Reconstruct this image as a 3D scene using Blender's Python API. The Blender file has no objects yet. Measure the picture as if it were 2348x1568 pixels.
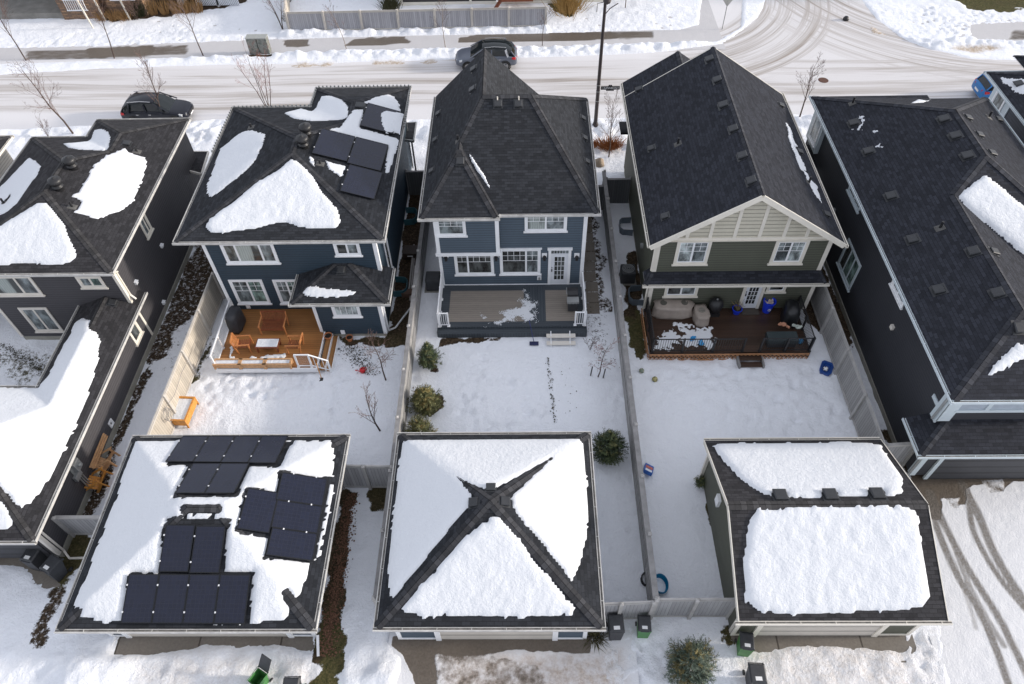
import bpy, bmesh, math, random
import numpy as np
from mathutils import Vector, Matrix
from mathutils.bvhtree import BVHTree
random.seed(7); RNG = np.random.default_rng(11)
sc = bpy.context.scene; COL = sc.collection
R = math.radians
# ------------------------------------------------------------------ camera, sky, sun, exposure
CW, CH, FPX = 2347.0, 1568.0, 1648.49
CAM = Vector((0, 0, 28.0))
_p, _r, _y = R(50.5775), R(-1.67009), R(1.57206)
_right = Vector((1, 0, 0)); _fw = Vector((0, math.cos(_p), -math.sin(_p))); _up = Vector((0, math.sin(_p), math.cos(_p)))
_r2 = _right*math.cos(_r) + _up*math.sin(_r); _u2 = _up*math.cos(_r) - _right*math.sin(_r)
_Z = Matrix.Rotation(_y, 3, 'Z'); RT, UP, FW = _Z @ _r2, _Z @ _u2, _Z @ _fw
cd = bpy.data.cameras.new('camera'); cam = bpy.data.objects.new('camera', cd); COL.objects.link(cam)
cd.sensor_width = 36; cd.lens = FPX/CW*36; cd.clip_end = 2000; cd.clip_start = 0.5
M = Matrix((RT, UP, -FW)).transposed().to_4x4(); M.translation = CAM; cam.matrix_world = M
sc.camera = cam
SUN_EL, SUN_AZ = R(15.5), R(2)           # low winter sun, from the right of the street
w = bpy.data.worlds.new('World'); sc.world = w; w.use_nodes = True
nt = w.node_tree; bg = nt.nodes['Background']; sky = nt.nodes.new('ShaderNodeTexSky')
sky.sky_type = 'NISHITA'; sky.sun_disc = False; sky.sun_elevation = SUN_EL; sky.sun_rotation = R(90) - SUN_AZ
sky.air_density = 0.8; sky.dust_density = 3.5; sky.ozone_density = 1.2; sky.altitude = 600
hs = nt.nodes.new('ShaderNodeHueSaturation'); hs.inputs['Saturation'].default_value = .42      # thin high cloud: a pale sky
nt.links.new(sky.outputs[0], hs.inputs['Color'])
mxs = nt.nodes.new('ShaderNodeMix'); mxs.data_type = 'RGBA'; mxs.inputs[0].default_value = .68; mxs.inputs[7].default_value = (2.28, 2.36, 2.62, 1)   # even veil of cloud
nt.links.new(hs.outputs[0], mxs.inputs[6]); nt.links.new(mxs.outputs[2], bg.inputs[0]); bg.inputs[1].default_value = 0.15
sd = bpy.data.lights.new('sun', 'SUN'); sun = bpy.data.objects.new('sun', sd); COL.objects.link(sun)
sd.energy = 1.5; sd.angle = R(4); sd.color = (1, 0.91, 0.80)
_sdir = Vector((math.cos(SUN_EL)*math.cos(SUN_AZ), math.cos(SUN_EL)*math.sin(SUN_AZ), math.sin(SUN_EL)))
sun.rotation_euler = _sdir.to_track_quat('Z', 'Y').to_euler(); sun.location = (40, 20, 40)
sc.view_settings.view_transform = 'Standard'; sc.view_settings.look = 'None'; sc.view_settings.exposure = 1.33; sc.view_settings.gamma = 1
sc.view_settings.use_curve_mapping = False
# ------------------------------------------------------------------ points from the survey of the view
def ray(u, v): return FW + RT*((u-CW/2)/FPX) - UP*((v-CH/2)/FPX)
def G(u, v, z=0.0):
    d = ray(u, v); return CAM + d*((z-CAM.z)/d.z)
def WY(u, v, y):
    d = ray(u, v); return CAM + d*(y/d.y)
def WX(u, v, x):
    d = ray(u, v); return CAM + d*(x/d.x)
# ------------------------------------------------------------------ mesh collector
class MB:
    def __init__(s): s.v = []; s.f = []; s.uv = []; s.m = []
    def face(s, pts, uv=None, m=0):
        n = len(s.v); s.v += [tuple(p) for p in pts]; s.f.append(tuple(range(n, n+len(pts)))); s.uv.append(uv); s.m.append(m); return s
    def add(s, vs, fs, m=0):
        n = len(s.v); s.v += [tuple(p) for p in vs]
        for f in fs: s.f.append(tuple(i+n for i in f)); s.uv.append(None); s.m.append(m)
        return s
    def box(s, x0, x1, y0, y1, z0, z1, m=0):
        v = [(x, y, z) for z in (z0, z1) for y in (y0, y1) for x in (x0, x1)]
        return s.add(v, [(0,2,3,1),(4,5,7,6),(0,1,5,4),(2,6,7,3),(0,4,6,2),(1,3,7,5)], m)
    def bar(s, a, b, w, h, up=(0,0,1), m=0):
        a = Vector(a); b = Vector(b); d = (b-a).normalized(); up = Vector(up)
        if abs(d.dot(up)) > .99: up = Vector((0, 1, 0))
        sd_ = d.cross(up).normalized(); u = sd_.cross(d).normalized()
        v = [p + sd_*(i*w/2) + u*(j*h/2) for p in (a, b) for (i, j) in ((-1,-1),(1,-1),(1,1),(-1,1))]
        return s.add(v, [(0,1,2,3),(7,6,5,4),(0,4,5,1),(1,5,6,2),(2,6,7,3),(3,7,4,0)], m)
    def tube(s, pts, rad, n=6, cap=True, m=0):
        pts = [Vector(p) for p in pts]; rad = rad if isinstance(rad, (list, tuple)) else [rad]*len(pts)
        b0 = len(s.v)
        for i, p in enumerate(pts):
            d = (pts[min(i+1, len(pts)-1)] - pts[max(i-1, 0)]).normalized()
            a = d.cross(Vector((0.13, 0.97, 0.21)) if abs(d.y) < .9 else Vector((1, 0, 0))).normalized(); c = d.cross(a)
            for k in range(n):
                t = 2*math.pi*k/n; s.v.append(tuple(p + a*(rad[i]*math.cos(t)) + c*(rad[i]*math.sin(t))))
        for i in range(len(pts)-1):
            for k in range(n):
                k2 = (k+1) % n; s.f.append((b0+i*n+k, b0+i*n+k2, b0+(i+1)*n+k2, b0+(i+1)*n+k)); s.uv.append(None); s.m.append(m)
        if cap:
            s.f.append(tuple(b0+k for k in range(n))[::-1]); s.f.append(tuple(b0+(len(pts)-1)*n+k for k in range(n)))
            s.uv += [None]*2; s.m += [m]*2
        return s
    def lathe(s, c, prof, n=16, m=0, axis=(0,0,1)):
        c = Vector(c); q = Vector((0,0,1)).rotation_difference(Vector(axis)); b0 = len(s.v)
        for (r_, z_) in prof:
            for k in range(n):
                t = 2*math.pi*k/n; s.v.append(tuple(c + q @ Vector((r_*math.cos(t), r_*math.sin(t), z_))))
        for i in range(len(prof)-1):
            for k in range(n):
                k2 = (k+1) % n; s.f.append((b0+i*n+k, b0+i*n+k2, b0+(i+1)*n+k2, b0+(i+1)*n+k)); s.uv.append(None); s.m.append(m)
        return s
    def prism(s, poly, z0, z1, m=0):
        n = len(poly); v = [(p[0], p[1], z0) for p in poly] + [(p[0], p[1], z1) for p in poly]
        return s.add(v, [tuple(range(n))[::-1], tuple(range(n, 2*n))] + [(i, (i+1) % n, n+(i+1) % n, n+i) for i in range(n)], m)
    def loft(s, secs, closed=True, m=0, caps=True):
        n = len(secs[0]); b0 = len(s.v)
        for q in secs: s.v += [tuple(p) for p in q]
        for i in range(len(secs)-1):
            for k in range(n if closed else n-1):
                k2 = (k+1) % n; s.f.append((b0+i*n+k, b0+i*n+k2, b0+(i+1)*n+k2, b0+(i+1)*n+k)); s.uv.append(None); s.m.append(m)
        if caps:
            s.f.append(tuple(b0+k for k in range(n))[::-1]); s.f.append(tuple(b0+(len(secs)-1)*n+k for k in range(n))); s.uv += [None]*2; s.m += [m]*2
        return s
WL = {}
EACH = set('clamp clamp_band corner_board deck_boards deck_frame door_handle downspout_extension gable_wall garage_door_frame rail gutter gutter_bed inlay knob number_plate outlet_box pillar porch_post ridge_cap step_edge stringer tread vent_stub roof_rail front_trim trim side_shelf'.split())
def clusters(mb):
    n = len(mb.v); par = list(range(n))
    def f(a):
        while par[a] != a: par[a] = par[par[a]]; a = par[a]
        return a
    for q in mb.f:
        r0 = f(q[0])
        for k in q[1:]: par[f(k)] = r0
    d = {}
    for i in range(n): d.setdefault(f(i), []).append(i)
    ks = list(d); B = []
    for k in ks: P = [mb.v[i] for i in d[k]]; B.append(([min(p[j] for p in P)-.02 for j in range(3)], [max(p[j] for p in P)+.02 for j in range(3)]))
    c = list(range(len(ks)))
    def g(a):
        while c[a] != a: a = c[a]
        return a
    for i in range(len(ks)):
        for j in range(i+1, len(ks)):
            if all(B[i][0][k] <= B[j][1][k] and B[j][0][k] <= B[i][1][k] for k in range(3)): c[g(i)] = g(j)
    root = {r: g(i) for i, r in enumerate(ks)}; out = {}
    for fi, q in enumerate(mb.f): out.setdefault(root[f(q[0])], []).append(fi)
    res = []
    for fl in out.values():
        o = MB(); mp = {}
        for fi in fl:
            for k in mb.f[fi]:
                if k not in mp: mp[k] = len(o.v); o.v.append(mb.v[k])
            o.f.append(tuple(mp[k] for k in mb.f[fi])); o.uv.append(mb.uv[fi]); o.m.append(mb.m[fi])
        res.append(o)
    return res
def build(name, mb, mats, parent=None, **kw):
    if parent is not None and name in EACH:
        os_ = [build1(name, q, mats, parent, **kw) for q in clusters(mb)]; return os_[0]
    return build1(name, mb, mats, parent, **kw)
def build1(name, mb, mats, parent=None, smooth=False, bevel=0, label=None, cat=None, group=None, kind=None, fix=True):
    """one mesh object; vertices are world coordinates when the parent stands unrotated at a world place"""
    me = bpy.data.meshes.new(name); off = WL.get(parent.name, Vector()) if parent else Vector()
    vs = [(a-off.x, b-off.y, c-off.z) for a, b, c in mb.v] if off.length else mb.v
    me.from_pydata(vs, [], mb.f); mats = mats if isinstance(mats, (list, tuple)) else [mats]
    for m_ in mats: me.materials.append(m_)
    if len(mats) > 1: me.polygons.foreach_set('material_index', mb.m)
    if any(u is not None for u in mb.uv):
        ul = me.uv_layers.new(name='UVMap'); i = 0
        for f, u in zip(mb.f, mb.uv):
            for k in range(len(f)):
                ul.data[i].uv = u[k] if u else (0, 0); i += 1
    if fix:
        bm = bmesh.new(); bm.from_mesh(me); bmesh.ops.remove_doubles(bm, verts=bm.verts, dist=1e-5) if smooth else None
        bmesh.ops.recalc_face_normals(bm, faces=bm.faces); bm.to_mesh(me); bm.free()
    if smooth: me.polygons.foreach_set('use_smooth', [True]*len(me.polygons))
    o = bpy.data.objects.new(name, me); COL.objects.link(o)
    if parent:
        o.parent = parent
        if off.length: WL[o.name] = off
    if bevel:
        md = o.modifiers.new('bevel', 'BEVEL'); md.width = bevel; md.segments = 2; md.limit_method = 'ANGLE'
    tag(o, label, cat, group, kind); return o
def tag(o, label=None, cat=None, group=None, kind=None):
    for k, v_ in (('label', label), ('category', cat), ('group', group), ('kind', kind)):
        if v_: o[k] = v_
    return o
def thing(name, label, cat, loc=(0, 0, 0), rz=0, group=None, world=False):
    o = bpy.data.objects.new(name, None); COL.objects.link(o); o.location = loc; o.rotation_euler = (0, 0, rz)
    o.empty_display_size = .2
    if world: WL[o.name] = Vector(loc)
    return tag(o, label, cat, group)
def dup(root, loc, rz=0, label=None, group=None, scale=None, rot=None):
    r = root.copy(); COL.objects.link(r); r.location = loc; r.rotation_euler = rot or (0, 0, rz)
    if label: r['label'] = label
    if group: r['group'] = group
    if scale: r.scale = scale if not isinstance(scale, (int, float)) else (scale,)*3
    for ch in root.children:
        c = ch.copy(); COL.objects.link(c); c.parent = r
        for g_ in ch.children:
            d = g_.copy(); COL.objects.link(d); d.parent = c
    return r
# ------------------------------------------------------------------ numpy noise and polygon distance
def vnoise(x, y, seed=0):
    xi = np.floor(x).astype(np.int64); yi = np.floor(y).astype(np.int64); xf = x-xi; yf = y-yi
    def h(a, b):
        n = (a*374761393 + b*668265263 + seed*982451653) & 0x7fffffff; n = ((n ^ (n >> 13))*1274126177) & 0x7fffffff
        return ((n ^ (n >> 16)) & 0xffff)/65535.0
    u = xf*xf*(3-2*xf); v_ = yf*yf*(3-2*yf)
    return (h(xi, yi)*(1-u)+h(xi+1, yi)*u)*(1-v_) + (h(xi, yi+1)*(1-u)+h(xi+1, yi+1)*u)*v_ - .5
def fbm(x, y, oct=3, seed=0):
    r_ = 0; a = 1
    for i in range(oct): r_ = r_ + a*vnoise(x*2**i+7.3*i, y*2**i+3.1*i, seed+i); a *= .5
    return r_
def sdf(poly, x, y):
    """signed distance to a polygon, positive inside"""
    d = np.full(x.shape, 1e9); ins = np.zeros(x.shape, bool); n = len(poly)
    for i in range(n):
        ax, ay = poly[i][0], poly[i][1]; bx, by = poly[(i+1) % n][0], poly[(i+1) % n][1]
        ex, ey = bx-ax, by-ay; L = ex*ex+ey*ey+1e-12
        t = np.clip(((x-ax)*ex+(y-ay)*ey)/L, 0, 1); d = np.minimum(d, np.hypot(x-ax-t*ex, y-ay-t*ey))
        c = (ay > y) != (by > y); xx = ax + (y-ay)*ex/(by-ay if by != ay else 1e-9)
        ins ^= (c & (x < xx))
    return np.where(ins, d, -d)
# ------------------------------------------------------------------ materials
class NT:
    def __init__(s, name):
        s.m = bpy.data.materials.new(name); s.m.use_nodes = True; s.t = s.m.node_tree; s.b = s.t.nodes['Principled BSDF']
        s.b.inputs['Roughness'].default_value = .7
    def n(s, t, **kw):
        nd = s.t.nodes.new('ShaderNode'+t)
        for k, v_ in kw.items():
            if k in nd.inputs: nd.inputs[k].default_value = v_
            else: setattr(nd, k, v_)
        return nd
    def l(s, a, b): s.t.links.new(a, b)
    def pos(s): return s.n('NewGeometry').outputs['Position']
    def mp(s, src, scale=(1,1,1), rot=(0,0,0)):
        m_ = s.n('Mapping'); m_.inputs['Scale'].default_value = scale; m_.inputs['Rotation'].default_value = rot; s.l(src, m_.inputs[0]); return m_.outputs[0]
    def noise(s, src, scale, detail=3, rough=.5):
        nd = s.n('TexNoise', Scale=scale, Detail=detail, Roughness=rough)
        if src is not None: s.l(src, nd.inputs['Vector'])
        return nd.outputs['Fac']
    def ramp(s, src, stops):
        r_ = s.n('ValToRGB'); e = r_.color_ramp.elements
        while len(e) < len(stops): e.new(.5)
        for q, (p, c) in zip(e, stops):
            q.position = p; q.color = c if len(c) == 4 else (*c, 1)
        s.l(src, r_.inputs[0]); return r_.outputs[0]
    def mix(s, f, a, b, mode='MIX'):
        m_ = s.n('Mix', data_type='RGBA', blend_type=mode)
        for i, q in ((0, f), (6, a), (7, b)):
            if isinstance(q, (int, float)): m_.inputs[i].default_value = q
            elif isinstance(q, tuple): m_.inputs[i].default_value = q if len(q) == 4 else (*q, 1)
            else: s.l(q, m_.inputs[i])
        return m_.outputs[2]
    def math(s, op, a, b=0.0, c=None):
        m_ = s.n('Math', operation=op)
        for i, q in enumerate((a, b) if c is None else (a, b, c)):
            if isinstance(q, (int, float)): m_.inputs[i].default_value = q
            else: s.l(q, m_.inputs[i])
        return m_.outputs[0]
    def color(s, c):
        if isinstance(c, tuple): s.b.inputs['Base Color'].default_value = c if len(c) == 4 else (*c, 1)
        else: s.l(c, s.b.inputs['Base Color'])
        return s
    def bump(s, h, strength=.5, dist=.02):
        b = s.n('Bump', Strength=strength, Distance=dist); s.l(h, b.inputs['Height']); s.l(b.outputs[0], s.b.inputs['Normal']); return s
    def rough(s, v_):
        if isinstance(v_, (int, float)): s.b.inputs['Roughness'].default_value = v_
        else: s.l(v_, s.b.inputs['Roughness'])
        return s
def c3(c, k): return tuple(min(1, x*k) for x in c)
MATS = {}
def plain(name, c, rough=.6, metal=0, var=.12, nscale=3, spec=None):
    if name in MATS: return MATS[name]
    t = NT(name); o = t.noise(t.n('TexCoord').outputs['Object'], nscale, 4, .6)
    t.color(t.ramp(o, [(.3, c3(c, 1-var)), (.7, c3(c, 1+var))])); t.rough(rough); t.b.inputs['Metallic'].default_value = metal
    if spec is not None: t.b.inputs['Specular IOR Level'].default_value = spec
    MATS[name] = t.m; return t.m
def siding(name, c, period=.155, axis='Z'):
    t = NT(name); p = t.pos(); sx = t.n('SeparateXYZ'); t.l(p, sx.inputs[0]); z = sx.outputs[2]
    f = t.math('FRACT', t.math('DIVIDE', z, period)); inv = t.math('SUBTRACT', 1.0, f)
    board = t.math('FLOOR', t.math('DIVIDE', z, period)); cb = t.n('CombineXYZ'); t.l(board, cb.inputs[2])
    wn = t.n('TexWhiteNoise', noise_dimensions='1D'); t.l(board, wn.inputs['W'])
    dirt = t.noise(t.mp(p, (.9, .9, .22)), 1.0, 5, .65)
    a = t.mix(t.math('MULTIPLY', wn.outputs[0], .35), c3(c, .92), c3(c, 1.12)); a = t.mix(t.math('MULTIPLY', t.math('SUBTRACT', dirt, .3), 1.4), a, c3(c, .72))
    groove = t.math('LESS_THAN', f, .2)
    a = t.mix(t.math('MULTIPLY', groove, .75), a, c3(c, .35)); t.color(a); t.rough(.62)
    t.bump(inv, .9, .02); return t.m
def trimmat(name, c): return plain(name, c, .5, 0, .05, 2)
def shingles(name, c, warm=1.0, cap=False):
    t = NT(name); uv = t.n('TexCoord').outputs['UV']; p = t.pos()
    br = t.n('TexBrick', offset=.5, squash=1.0); t.l(uv, br.inputs['Vector'])
    br.inputs['Scale'].default_value = 1; br.inputs['Brick Width'].default_value = .28 if not cap else .9; br.inputs['Row Height'].default_value = .14 if not cap else .22
    br.inputs['Mortar Size'].default_value = .008; br.inputs['Mortar Smooth'].default_value = .2; br.inputs['Bias'].default_value = -.05
    br.inputs['Color1'].default_value = (*c3(c, .45), 1); br.inputs['Color2'].default_value = (*c3(c, 1.85), 1); br.inputs['Mortar'].default_value = (*c3(c, .2), 1)
    n2 = t.noise(uv, 1.3, 5, .65); n3 = t.noise(uv, 9, 2, .5)
    a = t.mix(t.math('MULTIPLY', n2, .35), br.outputs[0], c)
    a = t.mix(.2, a, t.ramp(n3, [(.35, c3(c, .6)), (.65, c3(c, 1.5))]))
    gr = t.noise(p, 60, 2, .6); a = t.mix(.25, a, t.ramp(gr, [(.3, c3(c, .5)), (.7, c3(c, 1.8))]))
    t.color(a); t.rough(.9); t.b.inputs['Specular IOR Level'].default_value = .2
    sx = t.n('SeparateXYZ'); t.l(uv, sx.inputs[0])
    row = t.math('FRACT', t.math('DIVIDE', sx.outputs[1], .14 if not cap else .22))
    h = t.math('SUBTRACT', t.math('MULTIPLY', br.outputs['Color'], 4.0), row)
    t.bump(h, .9, .03); return t.m
def snowmat(name, c=(.86, .88, .92), sc_=6.0, bs=.35):
    t = NT(name); p = t.pos(); n1 = t.noise(p, sc_, 5, .6); n2 = t.noise(p, 30, 3, .6); n3 = t.noise(p, .6, 3, .5)
    t.color(t.mix(t.math('MULTIPLY', n3, .6), c, c3(c, .93))); t.rough(.75)
    t.b.inputs['Specular IOR Level'].default_value = .2
    t.bump(t.math('ADD', n1, t.math('MULTIPLY', n2, .3)), bs, .06); return t.m
def glassmat(name, base, stripes=0):
    t = NT(name); p = t.pos(); t.rough(.04); t.b.inputs['Specular IOR Level'].default_value = .6
    n_ = t.noise(t.mp(p, (1, 1, .5)), 2.5, 3, .6)
    a = t.ramp(n_, [(.38, c3(base, .3)), (.5, base), (.62, c3(base, 2.0))])  # tone noise in the colour stands in for varied reflections and blinds
    if stripes:
        sx = t.n('SeparateXYZ'); t.l(p, sx.inputs[0]); f = t.math('FRACT', t.math('DIVIDE', sx.outputs[2], stripes))
        a = t.mix(t.math('MULTIPLY', t.math('LESS_THAN', f, .3), .45), a, c3(base, .4))
    t.color(a); return t.m
def boards(name, c, period=.14, axis=0, var=.25, rough=.6, gap=.5, spec=.3):
    """planks laid side by side along one world axis, each of a slightly different tone"""
    t = NT(name); p = t.pos(); sx = t.n('SeparateXYZ'); t.l(p, sx.inputs[0]); a = sx.outputs[axis]
    q = t.math('DIVIDE', a, period); f = t.math('FRACT', q); wn = t.n('TexWhiteNoise', noise_dimensions='1D'); t.l(t.math('FLOOR', q), wn.inputs['W'])
    st = [.6, .6, .6]; st[axis] = 14.0
    gr = t.noise(t.mp(p, tuple(st)), 3, 4, .6)
    col = t.mix(wn.outputs[0], c3(c, 1-var), c3(c, 1+var)); col = t.mix(.35, col, t.ramp(gr, [(.3, c3(c, .6)), (.7, c3(c, 1.35))]))
    gm = t.math('LESS_THAN', f, .09); col = t.mix(t.math('MULTIPLY', gm, gap), col, c3(c, .12)); t.color(col); t.rough(rough)
    t.b.inputs['Specular IOR Level'].default_value = spec
    t.bump(t.math('SUBTRACT', 1.0, gm), .4, .01); return t.m
m_snow = snowmat('snow_on_roofs', (.745, .765, .80), 7.0, .6); 
m_white = trimmat('white_trim', (.84, .85, .87)); m_cream = trimmat('cream_trim', (.74, .70, .62)); m_beige = trimmat('beige_trim', (.70, .66, .60)); m_blue = trimmat('pale_blue_trim', (.55, .62, .66))
m_roof = shingles('charcoal_shingles', (.026, .028, .033)); m_cap = shingles('ridge_shingles', (.041, .042, .047), cap=True)
m_roof5 = shingles('blue_black_shingles', (.026, .028, .036)); m_cap5 = shingles('grey_ridge_shingles', (.04, .042, .05), cap=True)
m_roofb = shingles('brown_grey_shingles', (.035, .034, .037)); m_capb = shingles('brown_ridge_shingles', (.048, .047, .049), cap=True)
m_conc = plain('concrete', (.24, .23, .21), .85, 0, .2, 1.5)
m_conc_wet = plain('wet_concrete', (.15, .135, .115), .5, 0, .3, 1.2)
m_found = plain('foundation_concrete', (.30, .29, .25), .85, 0, .18, 1.4)
m_gut = plain('gutter_paint', (.52, .51, .49), .5, 0, .22, 2.5)
m_black = plain('black_plastic', (.018, .018, .02), .45, 0, .2, 5)
m_bin = plain('charcoal_bin_plastic', (.035, .037, .042), .5, 0, .2, 5)
m_vent = plain('dark_vent_plastic', (.03, .032, .036), .45, 0, .15, 5)
m_metal = plain('grey_metal', (.32, .33, .33), .45, .4, .1, 4)
m_pole = plain('dark_brown_pole_paint', (.035, .026, .026), .5, 0, .15, 3)
def curtain(name, base):
    t = NT(name); p = t.pos(); t.rough(.05); sx = t.n('SeparateXYZ'); t.l(p, sx.inputs[0]); ax = t.math('ADD', sx.outputs[0], sx.outputs[1])
    fo = t.math('SINE', t.math('ADD', t.math('MULTIPLY', ax, 55.0), t.math('MULTIPLY', t.noise(p, 3, 2), 9.0))); big = t.noise(t.mp(p, (1.1, 1.1, .25)), 1.0, 2)
    a = t.mix(t.math('ADD', t.math('MULTIPLY', fo, .3), .5), c3(base, .72), c3(base, 1.15)); a = t.mix(t.math('MINIMUM', t.math('MAXIMUM', t.math('MULTIPLY', t.math('SUBTRACT', big, .47), 14.0), 0.0), 1.0), a, c3(base, .13)); t.color(a); return t.m
g_cur = curtain('window_glass_over_curtains', (.36, .40, .38))
g_dark = glassmat('window_glass_dark', (.05, .055, .055)); g_blind = glassmat('window_glass_over_blinds', (.32, .36, .36), .08)
g_green = glassmat('window_glass_green', (.16, .23, .21), .1); g_mid = glassmat('window_glass_mid', (.13, .15, .155))
m_dirtygut = plain('gutter_inside', (.16, .15, .14), .8, 0, .5, 9)
# ------------------------------------------------------------------ building helpers
def face_uv(pts):
    P = [Vector(p) for p in pts]; n = Vector()
    for i in range(len(P)): n += P[i].cross(P[(i+1) % len(P)])
    n.normalize();  n = n if n.z > 0 else -n
    u = Vector((0, 0, 1)).cross(n); u = u.normalized() if u.length > 1e-4 else Vector((1, 0, 0)); v_ = n.cross(u)
    if v_.z < 0: v_ = -v_
    return n, u, v_, [(p.dot(u), p.dot(v_)) for p in P]
class Roof:
    """faces: list of point loops; eaves: list of (a, b) plan segments at eave height with gutters"""
    def __init__(s, root, faces, zs, mat, capmat, outline=None, name='roof', capw=.15, nocap=()):
        s.faces = faces; mb = MB(); s.dirs = []
        for f in faces:
            n, u, v_, uv = face_uv(f); mb.face(f, uv); s.dirs.append((n, u, v_))
        if outline: mb.face([(p[0], p[1], zs-.03) for p in outline][::-1], None, 1)
        s.obj = build(name, mb, [mat, m_white], root, fix=False)
        vs = []; fs = []
        for f in faces:
            fs.append(tuple(range(len(vs), len(vs)+len(f)))); vs += [Vector(p) for p in f]
        s.bvh = BVHTree.FromPolygons(vs, fs); s.root = root
        key = lambda p: (round(p[0], 2), round(p[1], 2), round(p[2], 2))
        ed = {}
        for i, f in enumerate(faces):
            for k in range(len(f)):
                a, b = key(f[k]), key(f[(k+1) % len(f)]); ed.setdefault(tuple(sorted((a, b))), []).append(i)
        cb = MB(); nc = 0
        for (a, b), l in ed.items():
            if len(l) != 2 or (a[2] < zs+.02 and b[2] < zs+.02): continue
            A, B = Vector(a), Vector(b); n0, n1 = s.dirs[l[0]][0], s.dirs[l[1]][0]
            c0 = sum((Vector(p) for p in faces[l[0]]), Vector())/len(faces[l[0]]); e = (B-A).normalized()
            if (c0-A).dot(n1) > -1e-3: continue           # valley
            for li in l:
                n = s.dirs[li][0]; cc = sum((Vector(p) for p in faces[li]), Vector())/len(faces[li])
                d = n.cross(e).normalized(); d = d if d.dot(cc-A) > 0 else -d; L = (B-A).length
                lift = n*(.022+.002*nc); 
                q = [A+lift, B+lift, B+d*capw+lift, A+d*capw+lift]; uv = [(0, 0), (0, L), (capw, L), (capw, 0)]
                if (q[1]-q[0]).cross(q[2]-q[0]).z < 0: q.reverse(); uv.reverse()
                cb.face(q, uv)
            nc += 1
        if cb.v: build('ridge_cap', cb, capmat, s.obj, fix=False)
    def hit(s, u, v):
        h = s.bvh.ray_cast(CAM, ray(u, v).normalized()); return h
    def z(s, x, y):
        h = s.bvh.ray_cast(Vector((x, y, 60)), Vector((0, 0, -1))); return h[0].z if h[0] else None
def rect_hip(x0, x1, y0, y1, ze, s, sy=None):
    """hip roof over a rectangle, slope s (side) and sy (ends)"""
    w_, d = (x1-x0)/2, (y1-y0)/2; sy = sy or s
    if w_*s <= d*sy + 1e-6:
        zr = ze+w_*s; ry = w_*s/sy; a = ((x0+x1)/2, y0+ry, zr); b = ((x0+x1)/2, y1-ry, zr)
        A, B, C_, D = (x0,y0,ze), (x1,y0,ze), (x1,y1,ze), (x0,y1,ze)
        if (b[1]-a[1]) < .02: return [[A,B,a],[B,C_,a],[C_,D,a],[D,A,a]]
        return [[A,B,a],[B,C_,b,a],[C_,D,b],[D,A,a,b]]
    zr = ze+d*sy; rx = d*sy/s; a = (x0+rx, (y0+y1)/2, zr); b = (x1-rx, (y0+y1)/2, zr)
    A, B, C_, D = (x0,y0,ze), (x1,y0,ze), (x1,y1,ze), (x0,y1,ze)
    return [[A,B,b,a],[B,C_,b],[C_,D,a,b],[D,A,a]]
def gutters(root, segs, z, mat, w_=.13, h_=.12):
    """open gutters along the eaves; segs = [(ax,ay,bx,by,nx,ny)] with outward normal"""
    g_ = MB(); inn = MB()
    for i, (ax, ay, bx, by, nx, ny) in enumerate(segs):
        dz = i*.002; a, b = Vector((ax, ay, 0)), Vector((bx, by, 0)); d = (b-a).normalized(); n = Vector((nx, ny, 0))
        A, B = a-d*(.0 if i % 2 else w_), b+d*(.0 if i % 2 else w_)
        up = Vector((0, 0, 1))
        g_.bar(A+n*.012+up*(z-h_/2-dz-.01), B+n*.012+up*(z-h_/2-dz-.01), .024, h_)                 # fascia
        g_.bar(A+n*(w_-.02)+up*(z-h_/2+dz), B+n*(w_-.02)+up*(z-h_/2+dz), .032, h_)                 # outer lip
        g_.bar(A+n*(w_/2)+up*(z-h_+dz), B+n*(w_/2)+up*(z-h_+dz), w_-.05, .02)
        inn.bar(A+n*(w_/2-.01)+up*(z-.045-dz), B+n*(w_/2-.01)+up*(z-.045-dz), w_-.07, .012)
        L = (b-a).length; k = 0.9
        while k < L:
            p = a+d*k; g_.bar(p+n*.02+up*(z-.0), p+n*(w_-.02)+up*(z-.0), .02, .012); k += 1.2
    build('gutter', g_, m_gut if mat in (m_white, m_beige) else mat, root); build('gutter_bed', inn, m_dirtygut, root)
def eave_rect(x0, x1, y0, y1, sides='FLRB'):
    s = []
    if 'F' in sides: s.append((x0, y0, x1, y0, 0, -1))
    if 'R' in sides: s.append((x1, y0, x1, y1, 1, 0))
    if 'B' in sides: s.append((x1, y1, x0, y1, 0, 1))
    if 'L' in sides: s.append((x0, y1, x0, y0, -1, 0))
    return s
class Wall:
    """a wall plane: kind 'y' faces the lane (-y), 'x+' faces right, 'x-' faces left"""
    def __init__(s, kind, c): s.k = kind; s.c = c
    def P(s, a, z, out=0.0):
        return {'y': Vector((a, s.c-out, z)), 'x+': Vector((s.c+out, a, z)), 'x-': Vector((s.c-out, a, z))}[s.k]
    def px(s, u, v):
        if s.k == 'y': p = WY(u, v, s.c); return p.x, p.z
        p = WX(u, v, s.c); return p.y, p.z
    def slab(s, mb, a0, a1, z0, z1, o0, o1, m=0):
        p, q = s.P(a0, z0, o0), s.P(a1, z1, o1)
        mb.box(min(p.x, q.x), max(p.x, q.x), min(p.y, q.y), max(p.y, q.y), min(p.z, q.z), max(p.z, q.z), m)
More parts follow.
